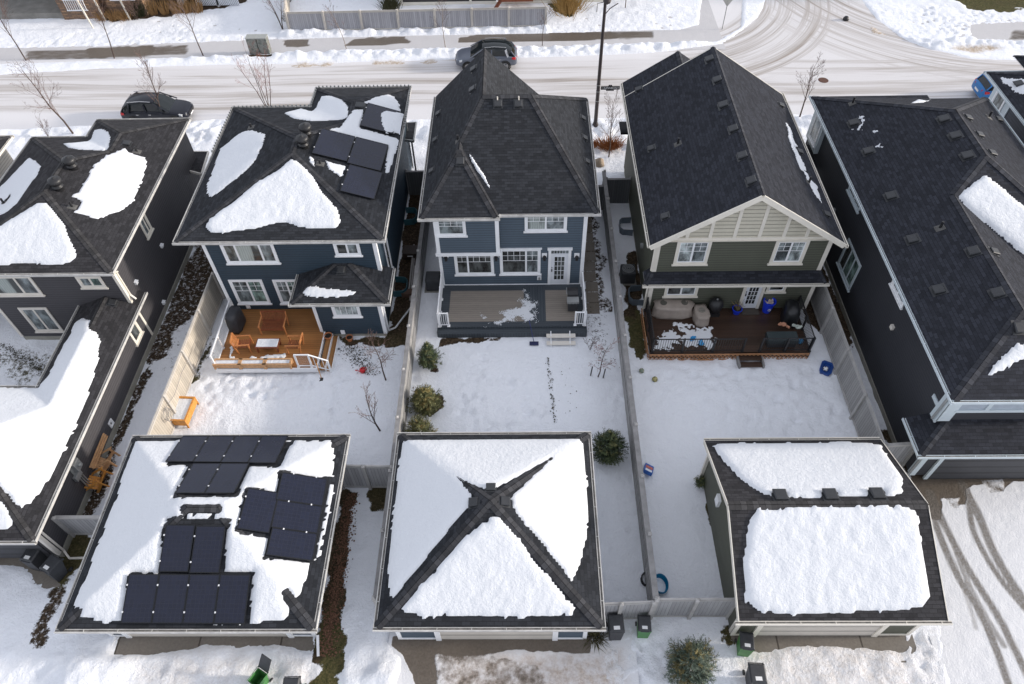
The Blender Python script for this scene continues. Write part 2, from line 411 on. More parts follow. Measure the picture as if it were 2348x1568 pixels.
def window(root, W, a0, a1, z0, z1, trim, glass, split=None, grid=(0, 0), tw=.11, sill=True, sashm=None, gridtop=False, label=None, head=False):
    """outer trim rectangle a0..a1, z0..z1; split = list of fractions with mullions; glass list per light"""
    if a0 > a1: a0, a1 = a1, a0
    f = MB(); 
    W.slab(f, a0, a0+tw, z0, z1, -.02, .045); W.slab(f, a1-tw, a1, z0, z1, -.02, .045)
    W.slab(f, a0+tw+.001, a1-tw-.001, z1-tw, z1, -.02, .043); W.slab(f, a0+tw+.001, a1-tw-.001, z0, z0+tw, -.02, .043)
    if head: W.slab(f, a0-.06, a1+.06, z1-.02, z1+.06, -.02, .07)
    fo = build('window', f, trim, root, label=label)
    if sill:
        q = MB(); W.slab(q, a0-.06, a1+.06, z0-.05, z0+.02, -.02, .09); build('sill', q, trim, fo)
    b0, b1, y0, y1 = a0+tw, a1-tw, z0+tw, z1-tw
    cuts = [0]+list(split or [])+[1]; s = MB(); sw = .045
    glass = glass if isinstance(glass, (list, tuple)) else [glass]
    for i in range(len(cuts)-1):
        c0 = b0+(b1-b0)*cuts[i]; c1 = b0+(b1-b0)*cuts[i+1]
        W.slab(s, c0, c0+sw, y0, y1, -.02, .025); W.slab(s, c1-sw, c1, y0, y1, -.02, .0262)
        W.slab(s, c0+sw, c1-sw, y1-sw, y1, -.02, .024); W.slab(s, c0+sw, c1-sw, y0, y0+sw, -.02, .024)
        gm = glass[i % len(glass)]; p = MB(); W.slab(p, c0+sw*.5, c1-sw*.5, y0+sw*.5, y1-sw*.5, -.02, .006); build('pane', p, gm, fo)
        gx, gz = grid if not isinstance(grid, list) else grid[i]
        zz0 = y0+(y1-y0)*(.55 if gridtop else 0)
        for k in range(1, gx+1):
            a = c0+(c1-c0)*k/(gx+1); W.slab(s, a-.01, a+.01, zz0, y1-sw, -.0, .0141)
        for k in range(1, gz+1):
            z = zz0+(y1-zz0)*k/(gz+1); W.slab(s, c0+sw, c1-sw, z-.01, z+.01, -.0, .0133)
        if gridtop: W.slab(s, c0+sw, c1-sw, zz0-.012, zz0+.012, -.0, .0137)
    build('sash', s, sashm or trim, fo); return fo
def winpx(root, W, tl, br, trim, glass, **k):
    a0, z1 = W.px(*tl); a1, z0 = W.px(*br); return window(root, W, a0, a1, z0, z1, trim, glass, **k)
def downspout(root, pts, mat, name='downspout'):
    mb = MB()
    for a, b in zip(pts, pts[1:]): mb.bar(a, b, .075, .06)
    build(name, mb, mat, root)
def corner(root, x, y, z0, z1, mat, sx, w_=.12, t=.025):
    """corner board: front leaf on y, side leaf on x; sx=+1 when the side wall looks right"""
    mb = MB(); 
    mb.box(min(x, x-sx*w_), max(x, x-sx*w_), y-t, y+.01, z0, z1)
    mb.box(min(x+sx*t, x-sx*.01), max(x+sx*t, x-sx*.01), y-t-.001, y+w_, z0+.002, z1-.002)
    build('corner_board', mb, mat, root)
def door(root, W, a0, a1, z0, z1, trim, leafm, rows=5, cols=3, transom=0):
    mb = MB(); tw = .14
    W.slab(mb, a0, a0+tw, z0, z1, -.02, .06); W.slab(mb, a1-tw, a1, z0, z1, -.02, .06); W.slab(mb, a0-.05, a1+.05, z1-.1, z1+.05, -.02, .075)
    fo = build('door_frame', mb, trim, root)
    L = MB(); top = z1-.1-transom
    W.slab(L, a0+tw, a1-tw, z0+.03, top, -.02, .02); d = build('door', L, leafm, fo)
    g_ = MB(); w_ = a1-a0-2*tw; ga0, ga1 = a0+tw+w_*.2, a1-tw-w_*.2; gz0, gz1 = z0+.35, top-.16
    W.slab(g_, ga0, ga1, gz0, gz1, -.01, .028); build('pane', g_, g_dark, fo)
    q = MB()
    for k in range(cols+1):
        a = ga0+(ga1-ga0)*k/cols; W.slab(q, a-.014, a+.014, gz0, gz1, 0, .036)
    for k in range(rows+1):
        z = gz0+(gz1-gz0)*k/rows; W.slab(q, ga0, ga1, z-.014, z+.014, 0, .0345)
    if transom:
        W.slab(q, a0+tw, a1-tw, top, top+.05, -.02, .04); 
        g2 = MB(); W.slab(g2, a0+tw, a1-tw, top+.05, z1-.1, -.02, .01); build('transom', g2, g_mid, fo)
        for k in range(1, 6):
            a = a0+tw+w_*k/6; W.slab(q, a-.01, a+.01, top+.05, z1-.1, 0, .02)
    build('glazing_bar', q, leafm, fo)
    h = MB(); W.slab(h, a0+tw+.04, a0+tw+.08, z0+.95, z0+1.12, .02, .07); W.slab(h, a0+tw+.04, a0+tw+.08, z0+1.2, z0+1.26, .02, .05); build('handle', h, m_black, fo)
    return fo
# ------------------------------------------------------------------ things on roofs
def on_plane(roof, u, v):
    p, n, i, d = roof.hit(u, v)
    if p is None: return None
    return p, roof.dirs[i]
def frame_at(p, dirs):
    n, u, v_ = dirs; m_ = Matrix((u, v_, n)).transposed().to_4x4(); 
    if m_.to_3x3().determinant() < 0: m_ = Matrix((-u, v_, n)).transposed().to_4x4()
    m_.translation = p; return m_
def place(mb, M_):
    mb.v = [tuple(M_ @ Vector(p)) for p in mb.v]; return mb
def box_vent(roof, pxs, k=1.0, snowface=True):
    for (u, v) in pxs:
        q = on_plane(roof, u, v)
        if not q: continue
        s = .225*k; mb = MB()
        mb.add([(-s*1.25,-s*1.3,.004),(s*1.25,-s*1.3,.004),(s*1.25,s*1.3,.004),(-s*1.25,s*1.3,.004),(-s*1.25,-s*1.3,.02),(s*1.25,-s*1.3,.02),(s*1.25,s*1.3,.02),(-s*1.25,s*1.3,.02)],
               [(0,1,5,4),(1,2,6,5),(2,3,7,6),(3,0,4,7),(4,5,6,7)])
        v0 = [(-s*.9,-s*.8,.0),(s*.9,-s*.8,.0),(s*.9,s*.8,.0),(-s*.9,s*.8,.0),(-s,-s,.15*k),(s,-s,.15*k),(s*.95,s*.9,.07*k),(-s*.95,s*.9,.07*k),(-s*.8,-s*.85,.18*k),(s*.8,-s*.85,.18*k),(s*.8,s*.8,.1*k),(-s*.8,s*.8,.1*k)]
        mb.add(v0, [(0,1,5,4),(1,2,6,5),(2,3,7,6),(3,0,4,7),(4,5,9,8),(5,6,10,9),(6,7,11,10),(7,4,8,11),(8,9,10,11)])
        place(mb, frame_at(*q)); build('roof_vent', mb, m_vent, roof.root)
m_flash = plain('dull_flashing', (.085, .083, .08), .7, 0, .2, 6)
def pipe_vent(roof, pxs, r=.055, h=.4, m_=None):
    for (u, v) in pxs:
        q = on_plane(roof, u, v)
        if not q: continue
        p = q[0]; mb = MB(); mb.tube([p+Vector((0,0,-.1)), p+Vector((0,0,h))], r, 10)
        o = build('vent_pipe', mb, m_ or m_black, roof.root)
        fl = MB(); fl.add([(-.17,-.2,.006),(.17,-.2,.006),(.17,.2,.006),(-.17,.2,.006),(-.09,-.12,.035),(.09,-.12,.035),(.09,.12,.035),(-.09,.12,.035)], [(0,1,5,4),(1,2,6,5),(2,3,7,6),(3,0,4,7),(4,5,6,7)])
        place(fl, frame_at(*q)); build('flashing', fl, m_flash, o)
def turbine_vent(roof, pxs):
    for (u, v) in pxs:
        q = on_plane(roof, u, v); p = q[0]; mb = MB()
        prof = [(r_*1.18, z_*1.12) for r_, z_ in [(.19,-.2),(.19,.1),(.22,.12),(.22,.16),(.17,.18),(.17,.3),(.25,.32),(.27,.38),(.27,.44),(.25,.5),(.17,.55),(.06,.57),(.06,.6),(0,.6)]]
        mb.lathe(p, prof, 18); o = build('round_vent', mb, m_black, roof.root, smooth=True)
def solar(roof, quads, mat_up=.11):
    """each quad = four view points tl, tr, br, bl of one panel"""
    for q in quads:
        H_ = [on_plane(roof, *p) for p in q]
        if any(h is None for h in H_): continue
        n, u, v_ = H_[0][1]; P = [h[0]+n*mat_up for h in H_]
        c = sum(P, Vector())/4; e1 = (P[1]-P[0]+P[2]-P[3]); w_ = e1.length/2; e1.normalize(); n_ = e1.cross((P[0]-P[3]+P[1]-P[2])).normalized()
        if n_.z < 0: n_ = -n_
        e2 = n_.cross(e1); h_ = abs(((P[0]-P[3]+P[1]-P[2])/2).dot(e2)); a, b = w_/2-.004, h_/2-.004
        def L(x, y, z): return c+e1*x+e2*y+n_*z
        f = MB(); t = .03
        for (xa, xb, ya, yb) in ((-a, a, -b, -b+t), (-a, a, b-t, b), (-a, -a+t, -b+t, b-t), (a-t, a, -b+t, b-t)):
            vs = [L(x, y, z) for z in (-.02, .02) for y in (ya, yb) for x in (xa, xb)]
            f.add(vs, [(0,2,3,1),(4,5,7,6),(0,1,5,4),(2,6,7,3),(0,4,6,2),(1,3,7,5)])
        o = build('solar_panel', f, m_pvframe, roof.root)
        g_ = MB(); g_.face([L(-a+t, -b+t, .012), L(a-t, -b+t, .012), L(a-t, b-t, .012), L(-a+t, b-t, .012)], [(0, 0), (2*a, 0), (2*a, 2*b), (0, 2*b)])
        g_.face([L(-a+t, -b+t, -.01), L(a-t, -b+t, -.01), L(a-t, b-t, -.01), L(-a+t, b-t, -.01)])
        build('cells', g_, m_pv, o, fix=False)
        cl = MB()
        for (x, y) in ((-a, -b*.55), (-a, b*.55)) if w_ < h_ else ((-a*.5, b), (a*.5, b)):
            vs = [L(x+dx, y+dy, z) for z in (.018, .03) for dy in (-.03, .03) for dx in (-.025, .025)]
            cl.add(vs, [(0,2,3,1),(4,5,7,6),(0,1,5,4),(2,6,7,3),(0,4,6,2),(1,3,7,5)])
        build('clamp', cl, m_clamp, o)
t = NT('solar_cells'); uv = t.n('TexCoord').outputs['UV']; br = t.n('TexBrick', offset=0.0); t.l(uv, br.inputs['Vector'])
for k_, v_ in (('Scale', 1), ('Brick Width', .16), ('Row Height', .16), ('Mortar Size', .006)): br.inputs[k_].default_value = v_
br.inputs['Color1'].default_value = (.004, .006, .018, 1); br.inputs['Color2'].default_value = (.006, .009, .026, 1); br.inputs['Mortar'].default_value = (.016, .018, .032, 1)
pn = t.noise(t.pos(), .45, 3, .6); t.color(t.mix(t.math('MULTIPLY', pn, .5), br.outputs[0], (.012, .014, .03))); t.rough(t.ramp(pn, [(.35, (.12,)*3), (.65, (.34,)*3)])); t.b.inputs['Specular IOR Level'].default_value = .5; m_pv = t.m  # pale blue noise in the cell colour imitates uneven sky reflection
m_pvframe = plain('solar_frame', (.012, .013, .016), .35, .3, .1, 4); m_clamp = plain('bright_clamp', (.75, .76, .78), .3, .2, .05, 4)
def snow_on(roof, outer, holes=(), h=.12, cell=.09, edge=.42, amp=.16, label='', zoff=0.0, seed=1, lump=.035, rag=0.0, fine=.0):
    """a slab of snow with a melted edge lying on the roof planes; outlines are projected from the view onto the roof"""
    P = []
    def proj(poly):
        o = []
        for (u, v) in poly:
            q = roof.hit(u, v)
            if q[0] is None: 
                zt = sum(p[2] for f in roof.faces for p in f)/sum(len(f) for f in roof.faces); g_ = G(u, v, zt); o.append((g_.x, g_.y))
            else: o.append((q[0].x, q[0].y))
        return o
    outer = [proj(p) for p in outer]; holes = [proj(p) for p in holes]
    allp = [p for q in outer for p in q]; x0 = min(p[0] for p in allp)-.3; x1 = max(p[0] for p in allp)+.3; y0 = min(p[1] for p in allp)-.3; y1 = max(p[1] for p in allp)+.3
    nx, ny = max(3, int((x1-x0)/cell)), max(3, int((y1-y0)/cell)); X, Y = np.meshgrid(np.linspace(x0, x1, nx), np.linspace(y0, y1, ny))
    S = np.full(X.shape, -1e9)
    for p in outer: S = np.maximum(S, sdf(p, X, Y))
    for p in holes: S = np.minimum(S, -sdf(p, X, Y))
    S = S + .7*amp*fbm(X*1.4, Y*1.4, 3, seed) + .75*rag*fbm(X*7, Y*7, 2, seed+5) + fine*vnoise(X*5, Y*1.2, seed+9)
    t = np.clip(S/edge, 0, 1); Hh = .62*h*np.sqrt(1-(1-t)**2)*(1+.25*fbm(X*.5, Y*.5, 2, seed+2)) + np.where(S > 0, .45*lump*fbm(X*3.5, Y*3.5, 2, seed+3)*t, 0)
    Hh = np.where(S > 0, np.maximum(Hh, .02), -.05)
    idx = -np.ones(X.shape, int); vs = []; fs = []
    keep = S > -cell*1.5
    for j in range(ny):
        for i in range(nx):
            if keep[j, i]:
                z = roof.z(X[j, i], Y[j, i])
                if z is None: continue
                idx[j, i] = len(vs); vs.append((X[j, i], Y[j, i], z+zoff+Hh[j, i]))
    for j in range(ny-1):
        for i in range(nx-1):
            q = (idx[j, i], idx[j, i+1], idx[j+1, i+1], idx[j+1, i])
            if min(q) >= 0 and max(S[j, i], S[j, i+1], S[j+1, i], S[j+1, i+1]) > 0: fs.append(q)
    if not fs: return None
    mb = MB(); mb.v = vs; mb.f = fs; mb.uv = [None]*len(fs); mb.m = [0]*len(fs)
    return build('roof_snow', mb, m_snow, smooth=True, label=label, cat='roof snow', kind='stuff', fix=False)
s1 = siding('charcoal_siding', (.064, .061, .068)); s2 = siding('deep_blue_siding', (.028, .052, .078)); s3 = siding('slate_blue_siding', (.085, .118, .155))
s4 = siding('sage_green_siding', (.10, .105, .078)); s5 = siding('black_grey_siding', (.036, .038, .047)); s_gable = siding('cream_shingle_siding', (.62, .585, .48), .22)
m_door = trimmat('white_door', (.72, .74, .78)); m_gdoor = siding('cream_garage_door', (.62, .58, .52), .5); m_gdoor_d = siding('dark_garage_door', (.06, .062, .07), .5)
def crop(ox, oy, k):      # view points read off an enlarged crop
    return lambda L: [((ox+a/k)*.76398, (oy+b/k)*.76398) for a, b in L]
K1 = crop(500, 220, 3.017); K2 = crop(1240, 130, 2.852); K3 = crop(0, 330, 2.958); K4 = crop(2400, 180, 2.704)
def TT(c, r):
    ox = [0, 586.8, 1173.5, 1760.3][c]; oy = [0, 391.2, 782.3, 1176.6][r]; return lambda L: [(ox+a*.25, oy+b*.25) for a, b in L]
# =============== house at the left edge (H1): charcoal, low connecting garage
h1 = thing('house', 'charcoal two-storey house at the left with a long low garage wing and snowy hip roofs', 'house', (-22, 23, 0), world=True)
mb = MB(); mb.box(-25.6, -18.9, 23.35, 33.0, .35, 5.15); mb.box(-23.2, -18.901, 32.9, 34.6, .35, 5.1); build('wall', mb, s1, h1)
mb = MB(); mb.box(-21.2, -18.903, 18.1, 23.36, .35, 2.6); mb.box(-25.5, -18.902, 11.75, 18.1, .35, 2.55); build('garage_wall', mb, s1, h1)
mb = MB(); mb.box(-25.56, -18.86, 23.37, 32.9, -.3, .36); mb.box(-23.1, -18.862, 32.8, 34.5, -.3, .358); mb.box(-21.15, -18.861, 18, 23.38, -.3, .361); mb.box(-25.45, -18.862, 11.8, 18.05, -.3, .359); build('foundation', mb, m_found, h1)
ze = 5.2; a1_, a2_ = (-22.75, 27.05, 6.6), (-22.75, 29.4, 6.6); W1, Kk = (-21.25, 32.5, 6.08), (-21.25, 30.9, 6.08)
F = [[(-26.8,23,ze),(-18.7,23,ze),a1_], [(-18.7,23,ze),(-18.7,35.05,ze),W1,Kk,a2_,a1_], [a2_,Kk,(-23.8,33.45,ze),(-26.8,33.45,ze)], [(-26.8,33.45,ze),(-26.8,23,ze),a1_,a2_],
     [Kk,W1,(-23.8,35.05,ze),(-23.8,33.45,ze)], [(-23.8,35.05,ze),(-18.7,35.05,ze),W1]]
r1 = Roof(h1, F, ze, m_roofb, m_capb, [(-26.8,23),(-18.7,23),(-18.7,35.05),(-23.8,35.05),(-23.8,33.45),(-26.8,33.45)])
gutters(h1, [(-26.8,23,-18.7,23,0,-1),(-18.7,23,-18.7,35.05,1,0),(-18.7,35.05,-23.8,35.05,0,1),(-23.8,35.05,-23.8,33.45,-1,0),(-23.8,33.45,-26.8,33.45,0,1),(-26.8,33.45,-26.8,23,-1,0)], ze, m_beige)
zl = 2.65
gx0, gx1, gy0, gy1 = -25.85, -18.6, 11.33, 18.45; sl = .4; ym = (gy0+gy1)/2; zr = zl+sl*(gy1-gy0)/2; cx_ = -19.98; zc = zl+sl*1.48
ap = (gx1-(gy1-gy0)/2, ym, zr); J = (cx_, gy1-1.48, zc)
F = [[(gx0,gy0,zl),(gx1,gy0,zl),ap,(gx0+3.55,ym,zr)], [(gx1,gy0,zl),(gx1,23.35,zl),(cx_,23.35,zc),J,ap], [(gx0+3.55,ym,zr),ap,J,(-21.46,gy1,zl),(gx0,gy1,zl)], [J,(cx_,23.35,zc),(-21.46,23.35,zl),(-21.46,gy1,zl)], [(gx0,gy1,zl),(gx0,gy0,zl),(gx0+3.55,ym,zr)]]
r1b = Roof(h1, F, zl, m_roofb, m_capb, [(gx0,gy0),(gx1,gy0),(gx1,23.35),(-21.46,23.35),(-21.46,gy1),(gx0,gy1)], name='garage_roof')
gutters(h1, [(gx0,gy0,gx1,gy0,0,-1),(gx1,gy0,gx1,24.2,1,0),(-21.46,23.3,-21.46,gy1,-1,0),(-21.46,gy1,gx0,gy1,0,1)], zl, m_beige)
mb = MB(); mb.face([(gx1, 23.35, zl+.001), (gx1, 24.2, zl+.001), (-18.9, 24.2, zl+.12), (-18.9, 23.35, zl+.12)], [(0,0),(.9,0),(.9,.4),(0,.4)]); mb.face([(-18.9, 24.2, zl+.12), (gx1, 24.2, zl+.001), (gx1, 24.2, zl-.1), (-18.9, 24.2, zl-.1)]); build('roof_return', mb, m_roofb, h1, fix=False)
Wf = Wall('y', 23.35); Wr = Wall('x+', -18.9)
winpx(h1, Wf, (-70, 633), (101, 676), m_beige, [g_mid, g_cur, g_mid], split=[.2, .72])
winpx(h1, Wf, (171, 633), (246, 658.7), m_beige, [g_mid, g_green], split=[.5]); winpx(h1, Wf, (40, 705), (147.5, 758.7), m_beige, [g_mid, g_mid], split=[.48])
winpx(h1, Wr, (327.5, 485), (337.5, 548), m_cream, [g_mid, g_dark], split=[.6]); winpx(h1, Wr, (305, 729), (312.2, 792), m_cream, g_dark, split=[]); winpx(h1, Wr, (252.5, 958.5), (255, 982), m_white, g_dark, tw=.06, sill=False)
corner(h1, -18.9, 23.35, .36, 5.1, m_cream, 1); corner(h1, -25.6, 23.35, .36, 5.1, m_beige, -1); corner(h1, -18.9, 11.75, .36, 2.5, m_beige, 1)
downspout(h1, [(-18.6, 23.1, 5.1), (-18.72, 23.45, 4.8), (-18.84, 23.5, 4.7), (-18.84, 23.5, 3.2), (-18.6, 23.4, 3.0)], m_cream)
downspout(h1, [(-18.84, 11.95, 2.5), (-18.84, 11.95, .3), (-18.6, 11.7, .1), (-17.6, 11.75, .08)], m_beige)
for q in ((368.8, 563.7), (310, 647.5), (373, 693.7)):
    a, z = Wr.px(*q); mb = MB(); Wr.slab(mb, a-.09, a+.09, z-.09, z+.09, 0, .1); mb.add([Wr.P(a-.11, z+.11, .0), Wr.P(a+.11, z+.11, .0), Wr.P(a+.11, z+.06, .16), Wr.P(a-.11, z+.06, .16)], [(0,1,2,3)]); build('wall_vent', mb, m_white, h1)
mb = MB(); mb.box(-25.2, -19.2, 11.70, 11.76, .15, 2.35); build('garage_door', mb, m_gdoor_d, h1)
turbine_vent(r1, K3([(528, 700), (650, 515)])); box_vent(r1, K3([(1125, 300)]), .8); pipe_vent(r1, K3([(1215, 370), (642, 860), (35, 830)]), h=.3); box_vent(r1b, [(257.5, 695)], .8)
# electric meter on the garage wall
mb = MB(); a, z = Wr.px(170, 1067); Wr.slab(mb, a-.33, a+.33, z-.3, z+.42, 0, .03); Wr.slab(mb, a-.2, a+.2, z-.22, z+.3, .03, .2); mb.lathe(Wr.P(a, z+.05, .2), [(.1, 0), (.1, .09), (.06, .12), (0, .12)], 12, axis=(1, 0, 0)); mt = build('meter_box', mb, m_metal, h1)
mb = MB(); [mb.tube([Wr.P(a-.3+i*.11, z-.25, .08), Wr.P(a-.3+i*.11, .1, .08)], .03, 8) for i in range(3)]; Wr.slab(mb, a-.5, a-.05, z-.5, z-.2, .02, .14); build('conduit', mb, m_metal, mt)
def side_porch(root, pxs, z, m_, tr):
    P = [(G(u, v, z).x, G(u, v, z).y) for u, v in pxs]; mb = MB(); mb.prism(P, z-.16, z); mb.uv = [[(q[0], q[1]) for q in P] if len(f) == len(P) else None for f in mb.f]; o = build('side_porch_roof', mb, m_, root); mb = MB()
    for a, b in zip(P, P[1:]): mb.bar((*a, z-.06), (*b, z-.06), .07, .14)
    build('fascia', mb, tr, o); q = P[2]; mb = MB(); mb.box(q[0]-.2, q[0]-.1, q[1]+.1, q[1]+.2, 0, z-.16); build('porch_post', mb, tr, o)
side_porch(h1, [(434, 347), (477, 347), (461, 398), (432, 390)], 3.0, m_roofb, m_beige)
# =============== blue house with solar panels (H2)
h2 = thing('house', 'deep blue two-storey house with solar panels and a wooden back deck', 'house', (-11, 25, 0), world=True)
yw = 24.95
mb = MB(); mb.box(-15.15, -6.95, yw, 35.2, .35, 5.4); mb.box(-11.4, -6.951, 35, 37.2, .35, 5.38); build('wall', mb, s2, h2)
mb = MB(); mb.box(-15.1, -6.99, yw+.02, 35.15, -.3, .36); mb.box(-10.2, -6.99, 23.45, 25, -.3, .3); build('foundation', mb, m_found, h2)
mb = MB(); mb.box(-10.27, -6.952, 23.4, yw+.01, .28, 2.9); build('bay_wall', mb, s2, h2)
ze = 5.45; a1_, a2_ = (-11.35, 29.55, 6.8), (-11.35, 30.85, 6.8); W1, Kk = (-9.18, 34.9, 6.2), (-9.18, 33.0, 6.2)
x0, x1, y0, y1, y2, xw = -16.18, -6.52, 24.72, 35.66, 37.56, -11.84
F = [[(x0,y0,ze),(x1,y0,ze),a1_], [(x1,y0,ze),(x1,y2,ze),W1,Kk,a2_,a1_], [a2_,Kk,(xw,y1,ze),(x0,y1,ze)], [(x0,y1,ze),(x0,y0,ze),a1_,a2_], [Kk,W1,(xw,y2,ze),(xw,y1,ze)], [(xw,y2,ze),(x1,y2,ze),W1]]
r2 = Roof(h2, F, ze, m_roof, m_cap, [(x0,y0),(x1,y0),(x1,y2),(xw,y2),(xw,y1),(x0,y1)])
gutters(h2, [(x0,y0,x1,y0,0,-1),(x1,y0,x1,y2,1,0),(x1,y2,xw,y2,0,1),(xw,y2,xw,y1,-1,0),(xw,y1,x0,y1,0,1),(x0,y1,x0,y0,-1,0)], ze, m_white)
# clips of a light string along the street eaves
mb = MB(); 
for (ax, ay, bx, by) in ((x0, y1, x0, 31.5), (x0, y1, xw, y1), (xw, y1, xw, y2), (xw, y2, x1, y2), (x1, y2, x1, 33.5)):
    L = math.hypot(bx-ax, by-ay); n_ = int(L/.22)
    for i in range(n_):
        t_ = (i+.5)/n_; px, py = ax+(bx-ax)*t_, ay+(by-ay)*t_; cxx, cyy = -11, 31; d = Vector((px-cxx, py-cyy, 0)).normalized()*.14
        mb.box(px+d.x-.035, px+d.x+.035, py+d.y-.035, py+d.y+.035, ze-.02, ze+.09)
[mb.bar((ax, ay, ze+.02), (bx, by, ze+.02), .012, .012) for (ax, ay, bx, by) in ((x0-.13, 31.5, x0-.13, y1+.13), (x0-.13, y1+.13, xw-.1, y1+.13), (xw-.13, y1+.1, xw-.13, y2+.13), (xw-.13, y2+.13, x1+.13, y2+.13), (x1+.13, y2+.13, x1+.13, 33.5))]
build('light_string', mb, m_metal, h2)
# bay roof
bx0, bx1, by0, zb = -11.05, -6.46, 22.98, 3.03; bm_, hy = (bx0+bx1)/2, 24.95; zt = zb+.36*1.97
F = [[(bx0,by0,zb),(bx1,by0,zb),(bx1-1.96,hy,zt),(bx0+1.93,hy,zt)], [(bx0,hy,zb),(bx0,by0,zb),(bx0+1.93,hy,zt)], [(bx1,by0,zb),(bx1,hy+.35,zb),(-6.95,hy+.35,zb+.18),(-6.95,hy,zb+.18),(bx1-1.96,hy,zt)]]
r2b = Roof(h2, F, zb, m_roof, m_cap, [(bx0,by0),(bx1,by0),(bx1,hy+.35),(bx0,hy+.35)], name='bay_roof')
gutters(h2, [(bx0,by0,bx1,by0,0,-1),(bx1,by0,bx1,hy+.35,1,0),(bx0,hy-.02,bx0,by0,-1,0)], zb, m_white)
Wf = Wall('y', yw); Wb = Wall('y', 23.4); Wr = Wall('x+', -6.95)
winpx(h2, Wf, (501.3, 557), (641.8, 602.4), m_white, [g_mid, g_cur, g_mid], split=[.24, .74]); winpx(h2, Wf, (761.8, 555), (829.3, 585), m_white, [g_dark, g_mid], split=[.5])
winpx(h2, Wf, (522.5, 641.2), (621.8, 695), m_white, [g_mid, g_green], split=[.53], grid=(1, 1), gridtop=True); winpx(h2, Wf, (615.5+8, 641), (700, 695), m_white, [g_mid, g_green], split=[.53], grid=(1, 1), gridtop=True)
winpx(h2, Wb, (756.8, 696.5), (829.3, 725), m_white, g_blind, split=[], grid=(3, 0)); 
a0, z1 = Wr.px(884, 564); window(h2, Wr, 26.3, 27.1, 1.3, 4.1, m_white, g_dark)
corner(h2, -15.15, yw, .4, 5.35, m_white, -1, .14); corner(h2, -6.95, yw, 3.2, 5.35, m_white, 1, .16); corner(h2, -6.95, 23.4, .3, 2.9, m_white, 1, .16); corner(h2, -10.27, 23.4, .3, 2.9, m_white, -1, .13)
mb = MB(); 
for q in ((569, 702), (786, 760.5)): 
    W_ = Wf if q[0] < 600 else Wb; a, z = W_.px(*q); W_.slab(mb, a-.1, a+.1, z-.13, z+.13, 0, .05)
build('outlet_box', mb, m_white, h2)
turbine_vent(r2, K1([(1245, 665), (1272, 560)])); box_vent(r2, K1([(1745, 300)]), 1.1); pipe_vent(r2, K1([(765, 490), (1390, 820)]), h=.25); box_vent(r2b, [(782, 620)], .8)
solar(r2, [K1(q) for q in ([(1395,515),(1700,590),(1645,820),(1330,745)], [(1700,590),(1995,660),(1945,908),(1645,828)], [(1641,836),(1941,914),(1890,1160),(1580,1085)], [(1810,280),(2110,362),(2050,565),(1755,490)])])
downspout(h2, [(-6.45, 36.9, 5.35), (-6.7, 36.9, 5.0), (-6.88, 36.9, 4.9), (-6.88, 36.9, .3)], m_metal)
downspout(h2, [(-6.88, 23.6, 2.9), (-6.88, 23.6, .3), (-6.6, 23.9, .15), (-5.9, 25.4, .12)], m_white)
side_porch(h2, [(918, 282), (954, 280), (948, 322), (918, 318)], 3.0, m_roof, m_metal)
# =============== slate blue house in the middle (H3)
h3 = thing('house', 'slate blue two-storey house in the centre with a steep bare hip roof and grey deck', 'house', (-.7, 27, 0), world=True)
yw = 26.55; yb = 26.3
mb = MB(); mb.box(-4.32, 3.06, yw, 35.8, .4, 5.5); build('wall', mb, s3, h3)
mb = MB(); mb.box(-4.321, -1.22, yb, yw+.02, 3.02, 5.5); build('upper_bay_wall', mb, s3, h3)
mb = MB(); mb.box(-4.28, 3.02, yw+.03, 35.75, -.3, .41); build('foundation', mb, m_found, h3)
ze = 5.5; xl, xr, yf, yf2, ybk = -4.89, 3.55, 26.12, 26.36, 36.1
RL, RR = (-1.96, 31.5, 8.6), (.40, 31.5, 8.6); Ba, Jn = (-3.065, 28.85, 7.40), (-3.065, 29.45, 7.40); PK = (-2.0, 36.15, 8.5)
F = [[(xl,yf,ze),(xl,36.5,ze),PK,RL,Jn,Ba], [(xl,yf,ze),(-1.24,yf,ze),Ba], [(-1.24,yf,ze),(-1.24,yf2,ze),Jn,Ba], [(-1.24,yf2,ze),(xr,yf2,ze),RR,RL,Jn], [(xr,yf2,ze),(xr,ybk,ze),RR],
     [PK,(.95,36.5,ze),(.95,ybk,ze),RL], [(.95,ybk,ze),(xr,ybk,ze),RR,RL]]
r3 = Roof(h3, F, ze, m_roof, m_cap, [(xl,yf),(-1.24,yf),(-1.24,yf2),(xr,yf2),(xr,ybk),(.95,ybk),(.95,36.4),(xl,36.4)], capw=.2)
gutters(h3, [(xl,yf,-1.24,yf,0,-1),(-1.24,yf,-1.24,yf2,1,0),(-1.24,yf2,xr,yf2,0,-1),(xr,yf2,xr,ybk,1,0),(xl,36.4,xl,yf,-1,0)], ze, m_white)
mb = MB(); mb.add([(xl+.4,36.1,5.4),(.6,36.1,5.4),(-2.0,36.1,8.2)], [(0,1,2)]); mb.add([(xl+.4,35.7,5.4),(.6,35.7,5.4),(-2.0,35.7,8.2)], [(0,1,2)]); build('street_gable', mb, s3, h3, fix=False)
Wf = Wall('y', yw); Wb = Wall('y', yb)
winpx(h3, Wb, (996.8, 500), (1069.3, 540), m_white, g_mid, split=[], grid=(3, 1), gridtop=True, head=False)
winpx(h3, Wf, (1202.3, 488), (1298.5, 529.2), m_white, [g_cur, g_mid], split=[.5], grid=(2, 1), gridtop=True)
winpx(h3, Wf, (1038.8, 575), (1133, 628.7), m_white, [g_dark, g_dark], split=[.32], grid=[(1, 1), (3, 1)], gridtop=True, head=True); winpx(h3, Wf, (1144.3, 570.7), (1238.5, 627.5), m_white, [g_dark, g_mid], split=[.66], grid=[(3, 1), (1, 1)], gridtop=True, head=True)
